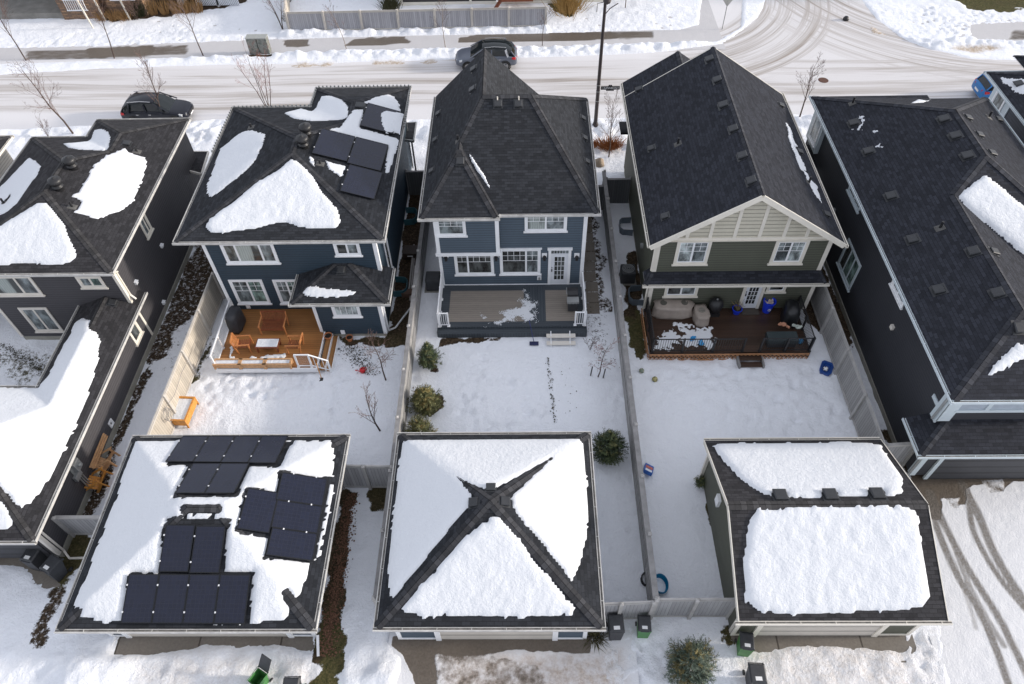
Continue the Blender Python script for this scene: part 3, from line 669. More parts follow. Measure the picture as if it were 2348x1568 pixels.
a0, z1 = Wf.px(1257.3, 569.2); a1, z0 = Wf.px(1305, 648.7); door(h3, Wf, a0, a1, .52, z1, m_white, m_door, 5, 3, .3)
corner(h3, -4.32, yb, 3.05, 5.4, m_white, -1, .16); corner(h3, -1.22, yb, 3.05, 5.4, m_white, 1, .16); corner(h3, -4.32, yw, .42, 3.0, m_white, -1, .13); corner(h3, 3.06, yw, .42, 5.4, m_white, 1, .16)
mb = MB(); mb.box(-4.42, -1.12, yb-.05, yw+.02, 2.86, 3.06); build('band_board', mb, m_white, h3)
mb = MB(); mb.box(-4.32, 3.06, yw-.03, yw+.02, .5, .54); build('sill_strip', mb, m_white, h3)
for q in ((1247.8, 585), (1322, 585), (1021.8, 586), (1136.8, 585)):
    a, z = Wf.px(*q); mb = MB(); Wf.slab(mb, a-.13, a+.13, z-.13, z+.15, 0, .03); o = build('wall_lamp', mb, m_white, h3)
    mb = MB(); mb.lathe(Wf.P(a, z-.1, .14), [(0, .12), (.1, .1), (.09, .06), (.075, .05), (.075, -.12), (0, -.14)], 10); mb.bar(Wf.P(a, z, 0), Wf.P(a, z, .14), .04, .04); build('lantern', mb, m_black, o)
a, z = Wf.px(1236, 637); mb = MB(); Wf.slab(mb, a-.11, a+.11, z-.13, z+.13, 0, .03); o = build('outlet_box', mb, m_white, h3); mb = MB(); Wf.slab(mb, a-.05, a+.05, z-.09, z+.07, .03, .08); build('outlet_cover', mb, m_metal, o)
box_vent(r3, K2([(724, 520), (900, 520), (403, 1008), (522, 220), (512, 395)]), .85); box_vent(r3, K2([(218, 600), (192, 825), (162, 1090), (1447, 640), (1462, 808), (1482, 1010)]), .7); pipe_vent(r3, K2([(381, 830)]), h=.3)
mb = MB(); [mb.tube([r3.hit(*K2([q])[0])[0]+Vector((0, 0, 0)), r3.hit(*K2([q])[0])[0]+Vector((0, 0, .22))], .03, 8) for q in ((720, 492), (902, 488))]; build('vent_stub', mb, m_beige, h3)
# =============== sage green gabled house (H4)
h4 = thing('house', 'sage green house with a cream front gable, cream trim and a dark plank deck', 'house', (10.3, 25, 0), world=True)
yw = 24.9
mb = MB(); mb.box(6.22, 14.35, yw, 36.6, .4, 5.1); build('wall', mb, s4, h4)
mb = MB(); mb.add([(6.22,yw-.005,5.02),(14.35,yw-.005,5.02),(14.35,yw-.005,5.35),(10.29,yw-.005,7.9),(6.22,yw-.005,5.35)], [(0,1,2,3,4)]); build('gable_wall', mb, s_gable, h4, fix=False); mb = MB(); mb.box(6.221, 14.349, 24.72, yw+.01, .4, 2.72); build('lower_wall', mb, s4, h4)
mb = MB(); mb.add([(6.22,36.5,5.0),(14.35,36.5,5.0),(10.29,36.5,7.8)], [(0,1,2)]); build('rear_gable_wall', mb, s4, h4, fix=False)
mb = MB(); mb.box(6.27, 14.3, yw+.03, 36.55, -.3, .41); build('foundation', mb, m_found, h4)
ze = 5.1; xl, xr, yf, ybk = 5.82, 14.74, 24.47, 36.9; xm = 10.28; zr = 8.0; sp = (zr-ze)/(xm-xl); xw = 8.75; zw = ze+sp*(xw-xl); yw2 = 38.3
F = [[(xl,yf,ze),(xm,yf,zr),(xm,ybk,zr),(xw+.35,ybk,ze+sp*(xw+.35-xl)),(xw,ybk,zw),(xw,yw2,zw),(xl,yw2,ze)], [(xr,yf,ze),(xr,ybk,ze),(xm,ybk,zr),(xm,yf,zr)], [(xw,ybk,zw),(xw,yw2,zw),(xw+1.6,yw2,zw-sp*1.6),(xw+1.6,ybk,zw-sp*1.6)]]
r4 = Roof(h4, F, ze, m_roof5, m_cap5, None, capw=.16)
mb = MB(); mb.box(xl+.02, xr-.02, yf+.3, ybk-.3, ze-.05, ze-.03); build('soffit', mb, m_cream, h4)
gutters(h4, [(xr,yf,xr,ybk,1,0),(xl,yw2,xl,yf,-1,0)], ze, m_cream)
for (xa, xb) in ((xl, xm), (xr, xm)):
    mb = MB(); mb.bar((xa+(.1 if xa == xl else -.1)*0, yf-.02, ze-.12), (xb, yf-.02-(.003 if xa == xl else 0), zr-.12), .05, .26, up=(0, 0, 1)); mb.bar((xa, yf+.2, ze-.05), (xb, yf+.2-(.003 if xa == xl else 0), zr-.05), .42, .03, up=(0, 0, 1))
    build('rake_board', mb, m_cream, h4); mb = MB(); mb.bar((xa, ybk-.05, ze-.12), (xb, ybk-.05-(.003 if xa == xl else 0), zr-.12), .05, .22); build('rake_board', mb, m_cream, h4)
Wf = Wall('y', yw)
mb = MB(); Wf.slab(mb, 6.25, 14.32, 5.0, 5.22, -.02, .06)
for a in (7.55, 8.6, 9.72, 10.86, 11.98, 13.02): 
    z1 = min(5.2+sp*(a-6.2), 5.2+sp*(14.36-a)); Wf.slab(mb, a-.08, a+.08, 5.22, z1+.06, -.02, .045)
build('gable_trim', mb, m_cream, h4)
winpx(h4, Wf, (1554, 550), (1618.8, 605), m_cream, [g_blind, g_mid], split=[.5], sashm=m_white, tw=.15, grid=(1, 1), gridtop=True); winpx(h4, Wf, (1779+2, 549), (1836, 603.7), m_cream, [g_mid, g_blind], split=[.5], sashm=m_white, tw=.15, grid=(1, 1), gridtop=True)
# skirt roof over the lower storey
F = [[(5.86,24.3,2.72),(14.6,24.3,2.72),(14.36,yw,3.0),(6.21,yw,3.0)], [(5.86,25.2,2.72),(5.86,24.3,2.72),(6.21,yw,3.0),(6.21,25.2,3.0)], [(14.6,24.3,2.72),(14.6,25.2,2.72),(14.36,25.2,3.0),(14.36,yw,3.0)]]
r4b = Roof(h4, F, 2.72, m_roof5, m_cap5, [(5.86,24.3),(14.6,24.3),(14.6,25.2),(5.86,25.2)], name='skirt_roof')
gutters(h4, [(5.86,24.3,14.6,24.3,0,-1)], 2.72, m_cream)
Wf = Wall('y', 24.72); winpx(h4, Wf, (1527, 648), (1596, 678.7), m_cream, [g_dark, g_mid], split=[.5], sashm=m_white, tw=.13); winpx(h4, Wf, (1763, 645), (1798, 668.7), m_cream, g_dark, sashm=m_white, tw=.12)
a0 = Wf.px(1690, 707)[0]; a1 = Wf.px(1741, 707)[0]; door(h4, Wf, Wf.px(1689.5, 705)[0], Wf.px(1737.5, 705)[0], .5, 2.62, m_cream, m_door, 5, 3, 0)
corner(h4, 6.22, 24.72, .42, 2.7, m_cream, -1, .18); corner(h4, 6.22, yw, 3.02, 5.05, m_cream, -1, .2); corner(h4, 14.35, 24.72, .42, 2.7, m_cream, 1, .16); corner(h4, 14.35, yw, 3.02, 5.05, m_cream, 1, .18)
downspout(h4, [(5.78, 24.55, 5.0), (6.14, 24.75, 4.75), (6.14, 24.78, 3.2)], m_cream); downspout(h4, [(5.85, 24.35, 2.6), (6.1, 24.7, 2.4), (6.1, 24.75, .3)], m_cream)
T2, T3 = TT(2, 0), TT(3, 0)
box_vent(r4, T2([(1815, 545), (1888, 735), (1940, 965), (2035, 1185), (2118, 1430)])+TT(2, 1)([(2200, 95)]), 1.0); box_vent(r4, T2([(1165, 820), (1280, 1362)])+TT(2, 1)([(1405, 420)]), .8); pipe_vent(r4, T2([(1520, 1320)])+TT(3, 1)([(375, 110)]), h=.35)
box_vent(r4, T3([(115, 965), (285, 1390)])+TT(3, 1)([(530, 400)]), .75)
for q in ((1493.5, 556.5), (1474, 563)):
    p = WX(q[0]-.0, q[1], 6.22); mb = MB(); mb.box(6.08, 6.22, p.y-.1, p.y+.1, p.z-.1, p.z+.1); build('wall_vent', mb, m_metal, h4)
# porch roof stub and post at the street side
mb = MB(); mb.box(5.75, 6.3, 36.3, 37.4, 2.95, 3.1); o = build('side_porch_roof', mb, m_roof5, h4)
# =============== near-black house on the right (H5)
h5 = thing('house', 'near-black house at the right with a big dark roof dotted with box vents', 'house', (20.7, 25, 0), world=True)
mb = MB(); mb.box(16.4, 22.0, 15.95, 35.5, .35, 5.5); mb.box(22, 25.2, 22.9, 35.2, .35, 5.5); build('wall', mb, s5, h5)
mb = MB(); mb.box(16.398, 22.4, 15.2, 16.0, .35, 2.95); build('garage_front_wall', mb, s5, h5)
mb = MB(); mb.box(16.36, 22, 15.95, 35.45, -.3, .36); build('foundation', mb, m_found, h5)
ze = 5.5; F = [[(16.05,15.5,ze),(22.15,15.5,ze),(19.1,18.55,7.12)], [(16.05,35.95,ze),(16.05,15.5,ze),(19.1,18.55,7.12),(19.1,25.4,7.12),(20.77,27.05,8.0),(20.77,30.65,8.0)], [(22.15,15.5,ze),(22.15,22.3,ze),(19.1,25.4,7.12),(19.1,18.55,7.12)],
     [(22.15,22.3,ze),(25.5,22.3,ze),(20.77,27.05,8),(19.1,25.4,7.12)], [(25.5,22.3,ze),(25.5,35.6,ze),(20.77,30.65,8),(20.77,27.05,8)], [(25.5,35.6,ze),(22.4,35.6,ze),(22.4,35.95,ze),(16.05,35.95,ze),(20.77,30.65,8)]]
r5 = Roof(h5, F, ze, m_roof5, m_cap5, [(16.05,15.5),(22.15,15.5),(22.15,22.3),(25.5,22.3),(25.5,35.6),(22.4,35.6),(22.4,35.95),(16.05,35.95)], capw=.19)
gutters(h5, [(16.05,15.5,22.15,15.5,0,-1),(22.15,15.5,22.15,22.3,1,0),(22.15,22.3,25.5,22.3,0,-1),(25.5,22.3,25.5,35.6,1,0),(16.05,35.95,16.05,15.5,-1,0)], ze, m_blue)
zb = 2.95; F = [[(15.6,14.65,zb),(23,14.65,zb),(23,15.97,3.5),(16.93,15.97,3.5)], [(15.6,16.4,zb),(15.6,14.65,zb),(16.93,15.97,3.5),(16.5,16.4,3.34)]]
r5b = Roof(h5, F, zb, m_roof5, m_cap5, [(15.6,14.65),(23,14.65),(23,16.3),(15.6,16.3)], name='garage_roof')
gutters(h5, [(15.6,14.65,23,14.65,0,-1),(15.6,16.4,15.6,14.65,-1,0)], zb, m_blue)
Wl = Wall('x-', 16.4); Wf = Wall('y', 15.95); Wg = Wall('y', 15.2)
def wl(far, near, z1=None, **k):
    (a0, za), (a1, zb_) = Wl.px(*far), Wl.px(*near); window(h5, Wl, min(a0, a1), max(a0, a1), min(za, zb_), z1 or max(za, zb_), m_blue, [g_dark, g_green, g_dark], **k)
a_, z_ = Wl.px(1944, 436); b_, y_ = Wl.px(1967.8, 487.5); window(h5, Wl, b_, a_, (z_+y_)/2, 5.3, m_blue, [g_dark, g_dark], split=[.5])
a_, z_ = Wl.px(1920.3, 602.4); b_, y_ = Wl.px(1946.6, 667.4); c_, w__ = Wl.px(1946.6, 545); window(h5, Wl, b_, a_, (z_+y_)/2, w__, m_blue, [g_green, g_green, g_dark], split=[.33, .66], tw=.13)
a_, z_ = Wl.px(2042.8, 651); b_, y_ = Wl.px(2067.8, 706.7); window(h5, Wl, b_, a_, (z_+y_)/2, 5.3, m_white, [g_dark, g_dark], split=[.5], tw=.13)
a_, z_ = Wl.px(1901.6, 691); b_, y_ = Wl.px(1922.8, 732.4); window(h5, Wl, b_, a_, max(.08, (z_+y_)/2), (z_+y_)/2+.75, m_metal, [g_dark, g_dark], split=[.5], tw=.05, sill=False)
mb = MB(); mb.box(16.18, 16.4, 33.6, 35.3, 3.4, 5.4); build('bay_panel', mb, m_blue, h5); window(h5, Wall('x-', 16.18), 33.8, 34.9, 3.7, 5.2, m_white, [g_mid], tw=.1)
mb = MB(); mb.box(15.3, 16.4, 33.2, 35.2, 2.75, 2.9); o = build('side_porch_roof', mb, m_roof5, h5); mb = MB(); mb.box(15.4, 15.5, 33.3, 33.4, 0, 2.75); mb.box(15.4, 15.5, 35, 35.1, 0, 2.75); build('porch_post', mb, m_black, o)
a_, z_ = Wl.px(2047.8, 750); mb = MB(); Wl.slab(mb, a_-.1, a_+.1, z_-.1, z_+.1, 0, .12); build('wall_vent', mb, m_beige, h5)
a_, z_ = Wl.px(1913, 484); mb = MB(); Wl.slab(mb, a_-.1, a_+.1, z_-.15, z_+.15, 0, .12); build('wall_vent', mb, m_metal, h5)
# upper front band of windows framed in pale blue
z_lo, z_hi = 4.05, 5.4
mb = MB(); Wf.slab(mb, 16.9, 22, z_lo+.22, 5.42, -.02, .05); build('panel', mb, plain('grey_blue_panel', (.36, .41, .47), .5), h5)
mb = MB(); Wf.slab(mb, 16.85, 22.1, z_lo+.06, z_lo+.22, -.02, .1); Wf.slab(mb, 17.95, 18.12, z_lo+.22, 5.4, 0, .09); Wf.slab(mb, 16.38, 16.92, 3.5, 5.42, -.02, .08); Wl.slab(mb, 15.87, 16.3, 3.4, 5.42, -.02, .05); Wl.slab(mb, 16.3, 16.75, 3.95, 4.15, -.02, .05); build('front_trim', mb, m_blue, h5)
window(h5, Wf, 18.12, 22.0, z_lo+.22, 5.4, m_white, [g_green, g_green, g_mid, g_green], split=[.24, .5, .75], tw=.07, sill=False)
corner(h5, 16.4, 15.2, .36, 2.9, m_blue, -1, .2)
mb = MB(); Wg.slab(mb, 17.05, 17.22, .1, 2.85, -.02, .08); Wg.slab(mb, 21.9, 22.2, .1, 2.85, -.02, .1); build('garage_door_frame', mb, m_blue, h5)
mb = MB(); Wg.slab(mb, 17.23, 21.88, .02, 2.8, -.05, .03); build('garage_door', mb, m_gdoor_d, h5)
downspout(h5, [(16.1, 15.6, 5.4), (16.28, 15.98, 5.1), (16.28, 16.0, 3.5)], m_metal); downspout(h5, [(15.7, 14.75, 2.85), (16.3, 15.2, 2.5), (16.3, 15.2, .2)], m_metal)
box_vent(r5, T3([(785, 1130), (920, 1390), (1612, 1095), (1718, 1248), (1828, 1430)])+TT(3, 1)([(1128, 235), (1325, 632), (1565, 1095), (1885, 742), (2105, 1125), (2300, 1440)]), 1.0)
box_vent(r5, K4([(1358, 470), (1450, 608), (1552, 757), (1607, 483)])+TT(3, 1)([(2065, 745)]), .8); pipe_vent(r5, T3([(775, 945), (2025, 1075)])+TT(3, 1)([(1575, 525)]), h=.35)
# =============== corner of the next house (H6)
h6 = thing('house', 'dark blue-grey house cut by the upper right edge, with patchy snow on its roof', 'house', (30, 34, 0), world=True)
s6 = siding('blue_grey_siding', (.05, .058, .08))
mb = MB(); mb.box(27.1, 34, 26, 37.6, 0, 5.5); build('wall', mb, s6, h6)
F = rect_hip(26.6, 34.6, 25.5, 38.2, 5.5, .5); r6 = Roof(h6, F, 5.5, m_roof5, m_cap5, [(26.6,25.5),(34.6,25.5),(34.6,38.2),(26.6,38.2)])
gutters(h6, eave_rect(26.6, 34.6, 25.5, 38.2, 'LB'), 5.5, m_blue)
W6 = Wall('x-', 27.1); mb = MB(); W6.slab(mb, 35.6, 37.6, 3.2, 5.4, -.02, .04); build('corner_panel', mb, m_blue, h6); window(h6, Wall('x-', 27.05), 36.1, 37.2, 3.9, 5.2, m_white, g_mid, tw=.12); box_vent(r6, [(2335, 193)], 1)
F = rect_hip(28.6, 34.9, 34, 39.6, 5.7, .5); r6b = Roof(h6, F, 5.7, m_roof5, m_cap5, [(28.6,34),(34.9,34),(34.9,39.6),(28.6,39.6)], name='rear_roof')
# =============== roof corner at the far left (H0)
h0 = thing('house', 'house with a brown roof corner and cream posts at the far left edge', 'house', (-33, 30, 0), world=True)
mb = MB(); mb.box(-36, -28.7, 24, 33.5, 0, 5.1); build('wall', mb, siding('cream_siding', (.5, .47, .42)), h0)
r0 = Roof(h0, rect_hip(-36.5, -28.1, 23.5, 33.6, 5.2, .35), 5.2, m_roofb, m_capb, [(-36.5,23.5),(-28.1,23.5),(-28.1,33.6),(-36.5,33.6)]); gutters(h0, eave_rect(-36.5, -28.1, 23.5, 33.6, 'RBF'), 5.2, m_cream)
mb = MB(); mb.box(-28.3, -28.0, 30.6, 30.9, 0, 3.2); mb.box(-28.3, -28.0, 28.2, 28.5, 0, 3.2); mb.box(-28.4, -27.9, 27.9, 31.2, 2.2, 2.35); build('porch_post', mb, m_cream, h0)
# =============== detached garages
def garage(label, x0, x1, y0, y1, wall, trim, doorm, wx0, wx1, wy0, wy1, dx0, dx1, roofF, ze, outline, rm, cm, segs, hd=2.1):
    g = thing('garage', label, 'garage', ((x0+x1)/2, (y0+y1)/2, 0), world=True, group='detached garages along the lane')
    mb = MB(); mb.box(wx0, wx1, wy0, wy1, .12, ze-.02); build('wall', mb, wall, g)
    mb = MB(); mb.box(wx0+.03, wx1-.03, wy0+.03, wy1-.03, -.3, .13); build('foundation', mb, m_found, g)
    ro = Roof(g, roofF, ze, rm, cm, outline, capw=.18); gutters(g, segs, ze, trim)
    W = Wall('y', wy0); mb = MB(); W.slab(mb, dx0, dx1, .02, hd, -.05, .012); build('garage_door', mb, doorm, g)
    mb = MB(); W.slab(mb, dx0-.2, dx0, .02, hd+.2, -.02, .06); W.slab(mb, dx1, dx1+.2, .02, hd+.2, -.02, .06); W.slab(mb, dx0, dx1, hd, hd+.2, -.02, .058)
    W.slab(mb, wx0-.02, wx0+.13, .1, ze-.1, -.02, .03); W.slab(mb, wx1-.13, wx1+.02, .1, ze-.1, -.02, .03); W.slab(mb, wx0, dx0-.2, .1, .22, -.02, .028); W.slab(mb, dx1+.2, wx1, .1, .22, -.02, .028)
    build('garage_door_frame', mb, trim, g); return g, ro
zg = 2.6
g2, rg2 = garage('blue garage with a snowy roof carrying rows of solar panels', -16.3, -7.4, 8.1, 15.88, s2, m_white, m_gdoor, -15.75, -7.95, 8.64, 15.4, -15.0, -9.0, rect_hip(-16.3, -7.4, 8.1, 15.88, zg, .36), zg, [(-16.3,8.1),(-7.4,8.1),(-7.4,15.88),(-16.3,15.88)], m_roof, m_cap, eave_rect(-16.3, -7.4, 8.1, 15.88))
g3, rg3 = garage('slate blue garage with a snow-covered pyramid roof and bare cross-shaped hips', -5.2, 2.6, 8.15, 15.93, s3, m_white, m_gdoor, -4.8, 2.2, 8.53, 15.5, -3.2, .95, rect_hip(-5.2, 2.6, 8.15, 15.93, zg, .45), zg, [(-5.2,8.15),(2.6,8.15),(2.6,15.93),(-5.2,15.93)], m_roof, m_cap, eave_rect(-5.2, 2.6, 8.15, 15.93))
xa, xb, ya, yb_, zq = 7.32, 14.45, 8.35, 15.58, 4.05; ymm = 11.98
g4, rg4 = garage('sage green garage with a snow-covered gable roof and cream door', xa, xb, ya, yb_, s4, m_cream, m_gdoor, 7.62, 14.2, 8.66, 15.3, 8.55, 12.85, [[(xa,ya,zg),(xb,ya,zg),(xb,ymm,zq),(xa,ymm,zq)], [(xb,yb_,zg),(xa,yb_,zg),(xa,ymm,zq),(xb,ymm,zq)]], zg, None, m_roofb, m_capb, [(xa,ya,xb,ya,0,-1),(xb,yb_,xa,yb_,0,1)])
mb = MB()
for x in (7.62, 14.2): mb.add([(x, 8.66, zg-.03), (x, 15.3, zg-.03), (x, ymm, zq-.12)], [(0, 1, 2)])
build('gable_wall', mb, s4, g4, fix=False)
for x in (xa-.012, xb+.012):
    mb = MB(); mb.bar((x, ya, zg-.09), (x, ymm, zq-.09), .03, .2); mb.bar((x+.001, yb_, zg-.09), (x+.001, ymm, zq-.09), .03, .2); build('rake_board', mb, m_cream, g4)
mb = MB(); mb.bar((xa+.12, ya, zg-.04), (xa+.12, ymm, zq-.04), .28, .02); mb.bar((xa+.121, yb_, zg-.04), (xa+.121, ymm, zq-.04), .28, .02)
build('rake_soffit', mb, m_cream, g4)
mb = MB(); p = WX(1649, 1147, 7.62); mb.box(7.5, 7.62, p.y-.17, p.y+.17, p.z-.25, p.z+.25); build('wall_vent', mb, m_white, g4)
mb = MB(); mb.box(7.5, 7.62, 15.2, 15.32, .1, 2.55); mb.box(7.59, 7.63, 8.72, 8.85, .1, 2.5); build('corner_board', mb, m_cream, g4)
box_vent(rg3, [(1125, 1120), (1087, 1152), (1156, 1150)], .8); box_vent(rg4, TT(3, 2)([(112, 1425), (570, 1420), (1000, 1412)]), 1.1)
mb = MB(); mb.tube([(-14.9+0, 8.6, 2.5), (-15.65, 8.62, 2.2), (-15.65, 8.62, .25)], .045, 8); build('downspout', mb, m_white, g2)
mb = MB(); mb.bar((-15.6, 8.6, .12), (-15.75, 7.75, .1), .09, .07); mb.bar((-7.85, 8.6, .3), (-7.75, 7.9, .1), .09, .07); build('downspout_extension', mb, m_white, g2)
def split4(tl, tr, br, bl, n, along='x'):
    o = []
    for i in range(n):
        a, b = i/n, (i+1)/n; L = lambda p, q, t_: (p[0]+(q[0]-p[0])*t_, p[1]+(q[1]-p[1])*t_)
        o.append((L(tl, tr, a), L(tl, tr, b), L(bl, br, b), L(bl, br, a)) if along == 'x' else (L(tl, bl, a), L(tr, br, a), L(tr, br, b), L(tl, bl, b)))
    return o
A1 = ((415, 1004.5), (660, 1004), (635, 1067), (386, 1063)); A2 = ((441, 1067), (571, 1067), (540, 1136), (406, 1136)); A3 = ((384, 1205), (519, 1206), (507.5, 1314), (369, 1313.5)); A4 = ((297.5, 1315.5), (576, 1317), (565, 1430), (282.5, 1428.6))
A5 = ((645, 1085), (750, 1101), (716, 1289), (610, 1275)); A6 = ((567, 1122), (638, 1134), (622, 1228), (547, 1218))
solar(rg2, split4(*A1, 4)+split4(*A2, 2)+split4(*A3, 2)+split4(*A4, 4)+split4(*A5, 3, 'y')+split4(*A6, 1))
def grow(q, k):
    cx_, cy_ = sum(p[0] for p in q)/4, sum(p[1] for p in q)/4; return [(p[0]+k*(1 if p[0] > cx_ else -1), p[1]+k*(1 if p[1] > cy_ else -1)) for p in q]
# =============== snow lying on the roofs
S = snow_on
S(rg2, [[(309,1010),(762,1009),(768,1040),(763,1100),(752,1110),(748,1165),(735,1240),(728,1285),(708,1292),(702,1335),(682,1372),(655,1352),(648,1362),(664,1398),(655,1422),(575,1428),(560,1434),(275,1426),(208,1422),(184,1412),(186,1398),(168,1392),(240,1165)]],
  [grow(A1, 4), grow(A2, 5), grow(A3, 6), grow(A4, 5), grow(A5, 5), grow(A6, 5), [(416,1160),(508,1160),(508,1178),(416,1178)], [(384,1190),(530,1190),(527,1215),(380,1212)], [(700,1100),(770,1090),(760,1280),(722,1290)]], h=.16, cell=.1, amp=.12, rag=.12, label='thick melting snow around the solar panels on the blue garage roof', seed=3)
S(rg2, [[(758,1110),(766,1112),(757,1170),(745,1215),(733,1275),(724,1283),(727,1255),(740,1200)]], h=.1, cell=.08, amp=.1, rag=.12, label='narrow strip of snow right of the panels on the blue garage roof', seed=4)
S(rg3, [[(932,1010),(1332,1005),(1300,1030),(1266,1048),(1175,1100),(1130,1122),(1102,1118),(1075,1110),(1046,1093),(1010,1066)], [(925,1010),(960,1020),(1046,1093),(1073,1120),(1082,1142),(1076,1162),(1056,1182),(898,1376),(890,1360),(889,1300),(900,1180),(915,1060)],
        [(1332,1004),(1300,1024),(1266,1050),(1190,1118),(1172,1142),(1175,1160),(1190,1182),(1312,1335),(1326,1300),(1345,1225),(1349,1150),(1342,1060)]], h=.17, cell=.1, amp=.08, rag=.05, label='thick snow on the back and sides of the pyramid garage roof', seed=6)
S(rg3, [[(1130,1183),(1150,1190),(1315,1392),(1310,1406),(1280,1412),(1100,1414),(925,1410),(918,1395),(935,1373),(1080,1215)]], h=.17, cell=.09, amp=.06, rag=.1, fine=.15, lump=.07, label='triangle of dimpled snow on the front of the pyramid garage roof', seed=8)
S(rg4, [[(1634,1022),(1652,1016),(1975,1013),(2018,1020),(2042,1055),(2068,1100),(2068,1128),(2050,1138),(1790,1141),(1752,1133),(1700,1100),(1662,1060)]], [[(1788-17,1128),(1788+15,1128),(1788+19,1146),(1788-19,1146)],[(1903-17,1126),(1903+15,1126),(1903+19,1146),(1903-19,1146)],[(2010-17,1124),(2010+15,1124),(2010+19,1146),(2010-19,1146)]], h=.17, cell=.1, amp=.06, rag=.05, label='snow on the back slope of the sage green garage', seed=9)
S(rg4, [[(1718,1180),(1740,1166),(1830,1161),(2083,1160),(2100,1175),(2111,1250),(2133,1368),(2120,1390),(2060,1400),(1800,1408),(1745,1403),(1712,1380),(1703,1300),(1709,1230)]], h=.2, cell=.09, amp=.05, rag=.09, fine=.12, lump=.08, label='dimpled snow block on the front slope of the sage green garage', seed=10)
S(r1, [K3([(0,685),(100,590),(200,480),(265,420),(350,480),(365,500),(330,580),(240,700),(140,840),(60,905),(-60,960),(-90,700)])], [K3([(10,835),(90,750),(95,770),(40,840)])], label='long snow patch on the left slope of the charcoal house roof', cell=.08, amp=.08, rag=.08, h=.12)
S(r1, [K3([(-100,1060),(0,1030),(340,822),(400,825),(480,900),(560,1010),(610,1130),(670,1240),(678,1310),(600,1360),(480,1375),(190,1355),(0,1380),(-100,1385)])], cell=.09, amp=.08, rag=.06, label='large snow triangle on the front slope of the charcoal house roof', seed=5, h=.16, lump=.06)
S(r1, [K3([(640,765),(700,730),(740,650),(840,490),(960,400),(1050,360),(1110,340),(1150,380),(1230,405),(1290,420),(1300,490),(1270,600),(1200,760),(1190,820),(1080,890),(870,968),(730,930),(660,905),(720,850),(715,795)])], cell=.08, amp=.08, rag=.12, label='ragged snow patch on the right slope of the charcoal house roof', seed=12, h=.13)
S(r1, [K3([(565,300),(760,240),(840,180),(900,170),(960,195),(985,250),(965,330),(930,362),(700,352),(600,335)])], cell=.08, amp=.06, rag=.05, label='small snow patch at the street side of the charcoal house roof', seed=13, h=.12)
S(r1b, [[(-40,890),(90,888),(112,860),(147,790),(152,758),(170,742),(190,728),(205,733),(205,755),(218,760),(228,776),(226,820),(210,880),(180,960),(150,1030),(112,1100),(78,1148),(52,1163),(30,1150),(0,1112),(-60,1070)]], cell=.1, amp=.07, rag=.12, h=.18, label='deep smooth snow over the low garage wing of the charcoal house', seed=14)
S(r1b, [[(-60,1120),(0,1146),(20,1165),(28,1185),(30,1205),(10,1216),(-60,1217)]], cell=.09, amp=.06, rag=.08, label='snow on the front slope of the low garage wing at the left edge', seed=15)
S(r2, [K1([(760,515),(900,550),(870,640),(800,800),(700,900),(560,1010),(400,1128),(365,1100),(370,1000),(430,850),(480,690),(600,590),(680,530)])], cell=.075, amp=.05, rag=.14, h=.1, label='leaf-shaped snow patch on the left slope of the deep blue house', seed=16)
S(r2, [K1([(1125,782),(1180,790),(1260,860),(1340,960),(1400,1070),(1530,1210),(1572,1300),(1568,1370),(1535,1398),(1300,1405),(1200,1395),(1090,1345),(1000,1350),(850,1395),(640,1418),(500,1452),(385,1440),(345,1380),(385,1320),(560,1200),(800,1000),(1000,880)])], cell=.08, amp=.05, rag=.06, h=.17, lump=.07, fine=.05, label='large snow triangle on the front slope of the deep blue house', seed=17)
S(r2, [K1([(1060,360),(1220,320),(1300,300),(1400,210),(1480,200),(1590,240),(1640,300),(1645,390),(1600,415),(1430,430),(1300,430),(1150,410)])], cell=.08, amp=.05, rag=.05, h=.12, label='snow in the valley at the street side of the deep blue house', seed=18)
S(r2, [K1([(1780,268),(1900,210),(2000,195),(2060,210),(2110,290),(2115,350),(2090,358),(1812,276)]), K1([(1690,330),(1780,325),(1770,400),(1750,480),(1760,500),(1850,520),(2080,590),(2120,560),(2100,640),(2060,760),(2010,910),(1975,900),(1990,800),(2000,655),(1700,580),(1450,505),(1560,490),(1640,390)])], cell=.07, amp=.05, rag=.12, h=.1, label='melting snow between the solar panels of the deep blue house', seed=19)
S(r2, [K1([(1940,380),(1990,360),(2140,380),(2138,500),(2100,550),(1990,555),(1950,480)])], cell=.07, amp=.05, rag=.06, h=.1, zoff=.13, label='clump of snow lying on the upper solar panel of the deep blue house', seed=20)
S(r2, [K1([(1285,745),(1330,770),(1345,850),(1310,820)]), K1([(1440,795),(1620,840),(1600,920),(1570,935),(1460,860)])], cell=.06, amp=.04, rag=.08, h=.08, edge=.12, label='two snow scraps below the solar panels of the deep blue house', seed=21)
S(r2b, [TT(1, 1)([(400,1140),(480,1060),(560,1055),(640,1080),(940,1105),(860,1150),(730,1165),(560,1160)])], cell=.06, amp=.04, rag=.1, h=.1, label='snow strip on the small bay roof of the deep blue house', seed=22)
S(r3, [K2([(462,908),(500,968),(560,1055),(625,1155),(655,1240),(622,1205),(540,1085),(490,990)])], cell=.045, amp=.02, rag=.05, h=.06, edge=.07, label='thin line of snow in the valley of the centre roof', seed=23)
S(r4, [T3([(165,1125),(205,1180),(240,1290),(268,1340),(250,1355),(305,1450),(358,1570),(300,1560),(245,1420),(195,1290)]), TT(3, 1)([(325,-5),(362,30),(385,80),(445,140),(492,295),(435,230),(365,100)])], cell=.06, amp=.05, rag=.12, h=.07, edge=.12, label='thin melting snow strips along the right eave of the sage green house', seed=24)
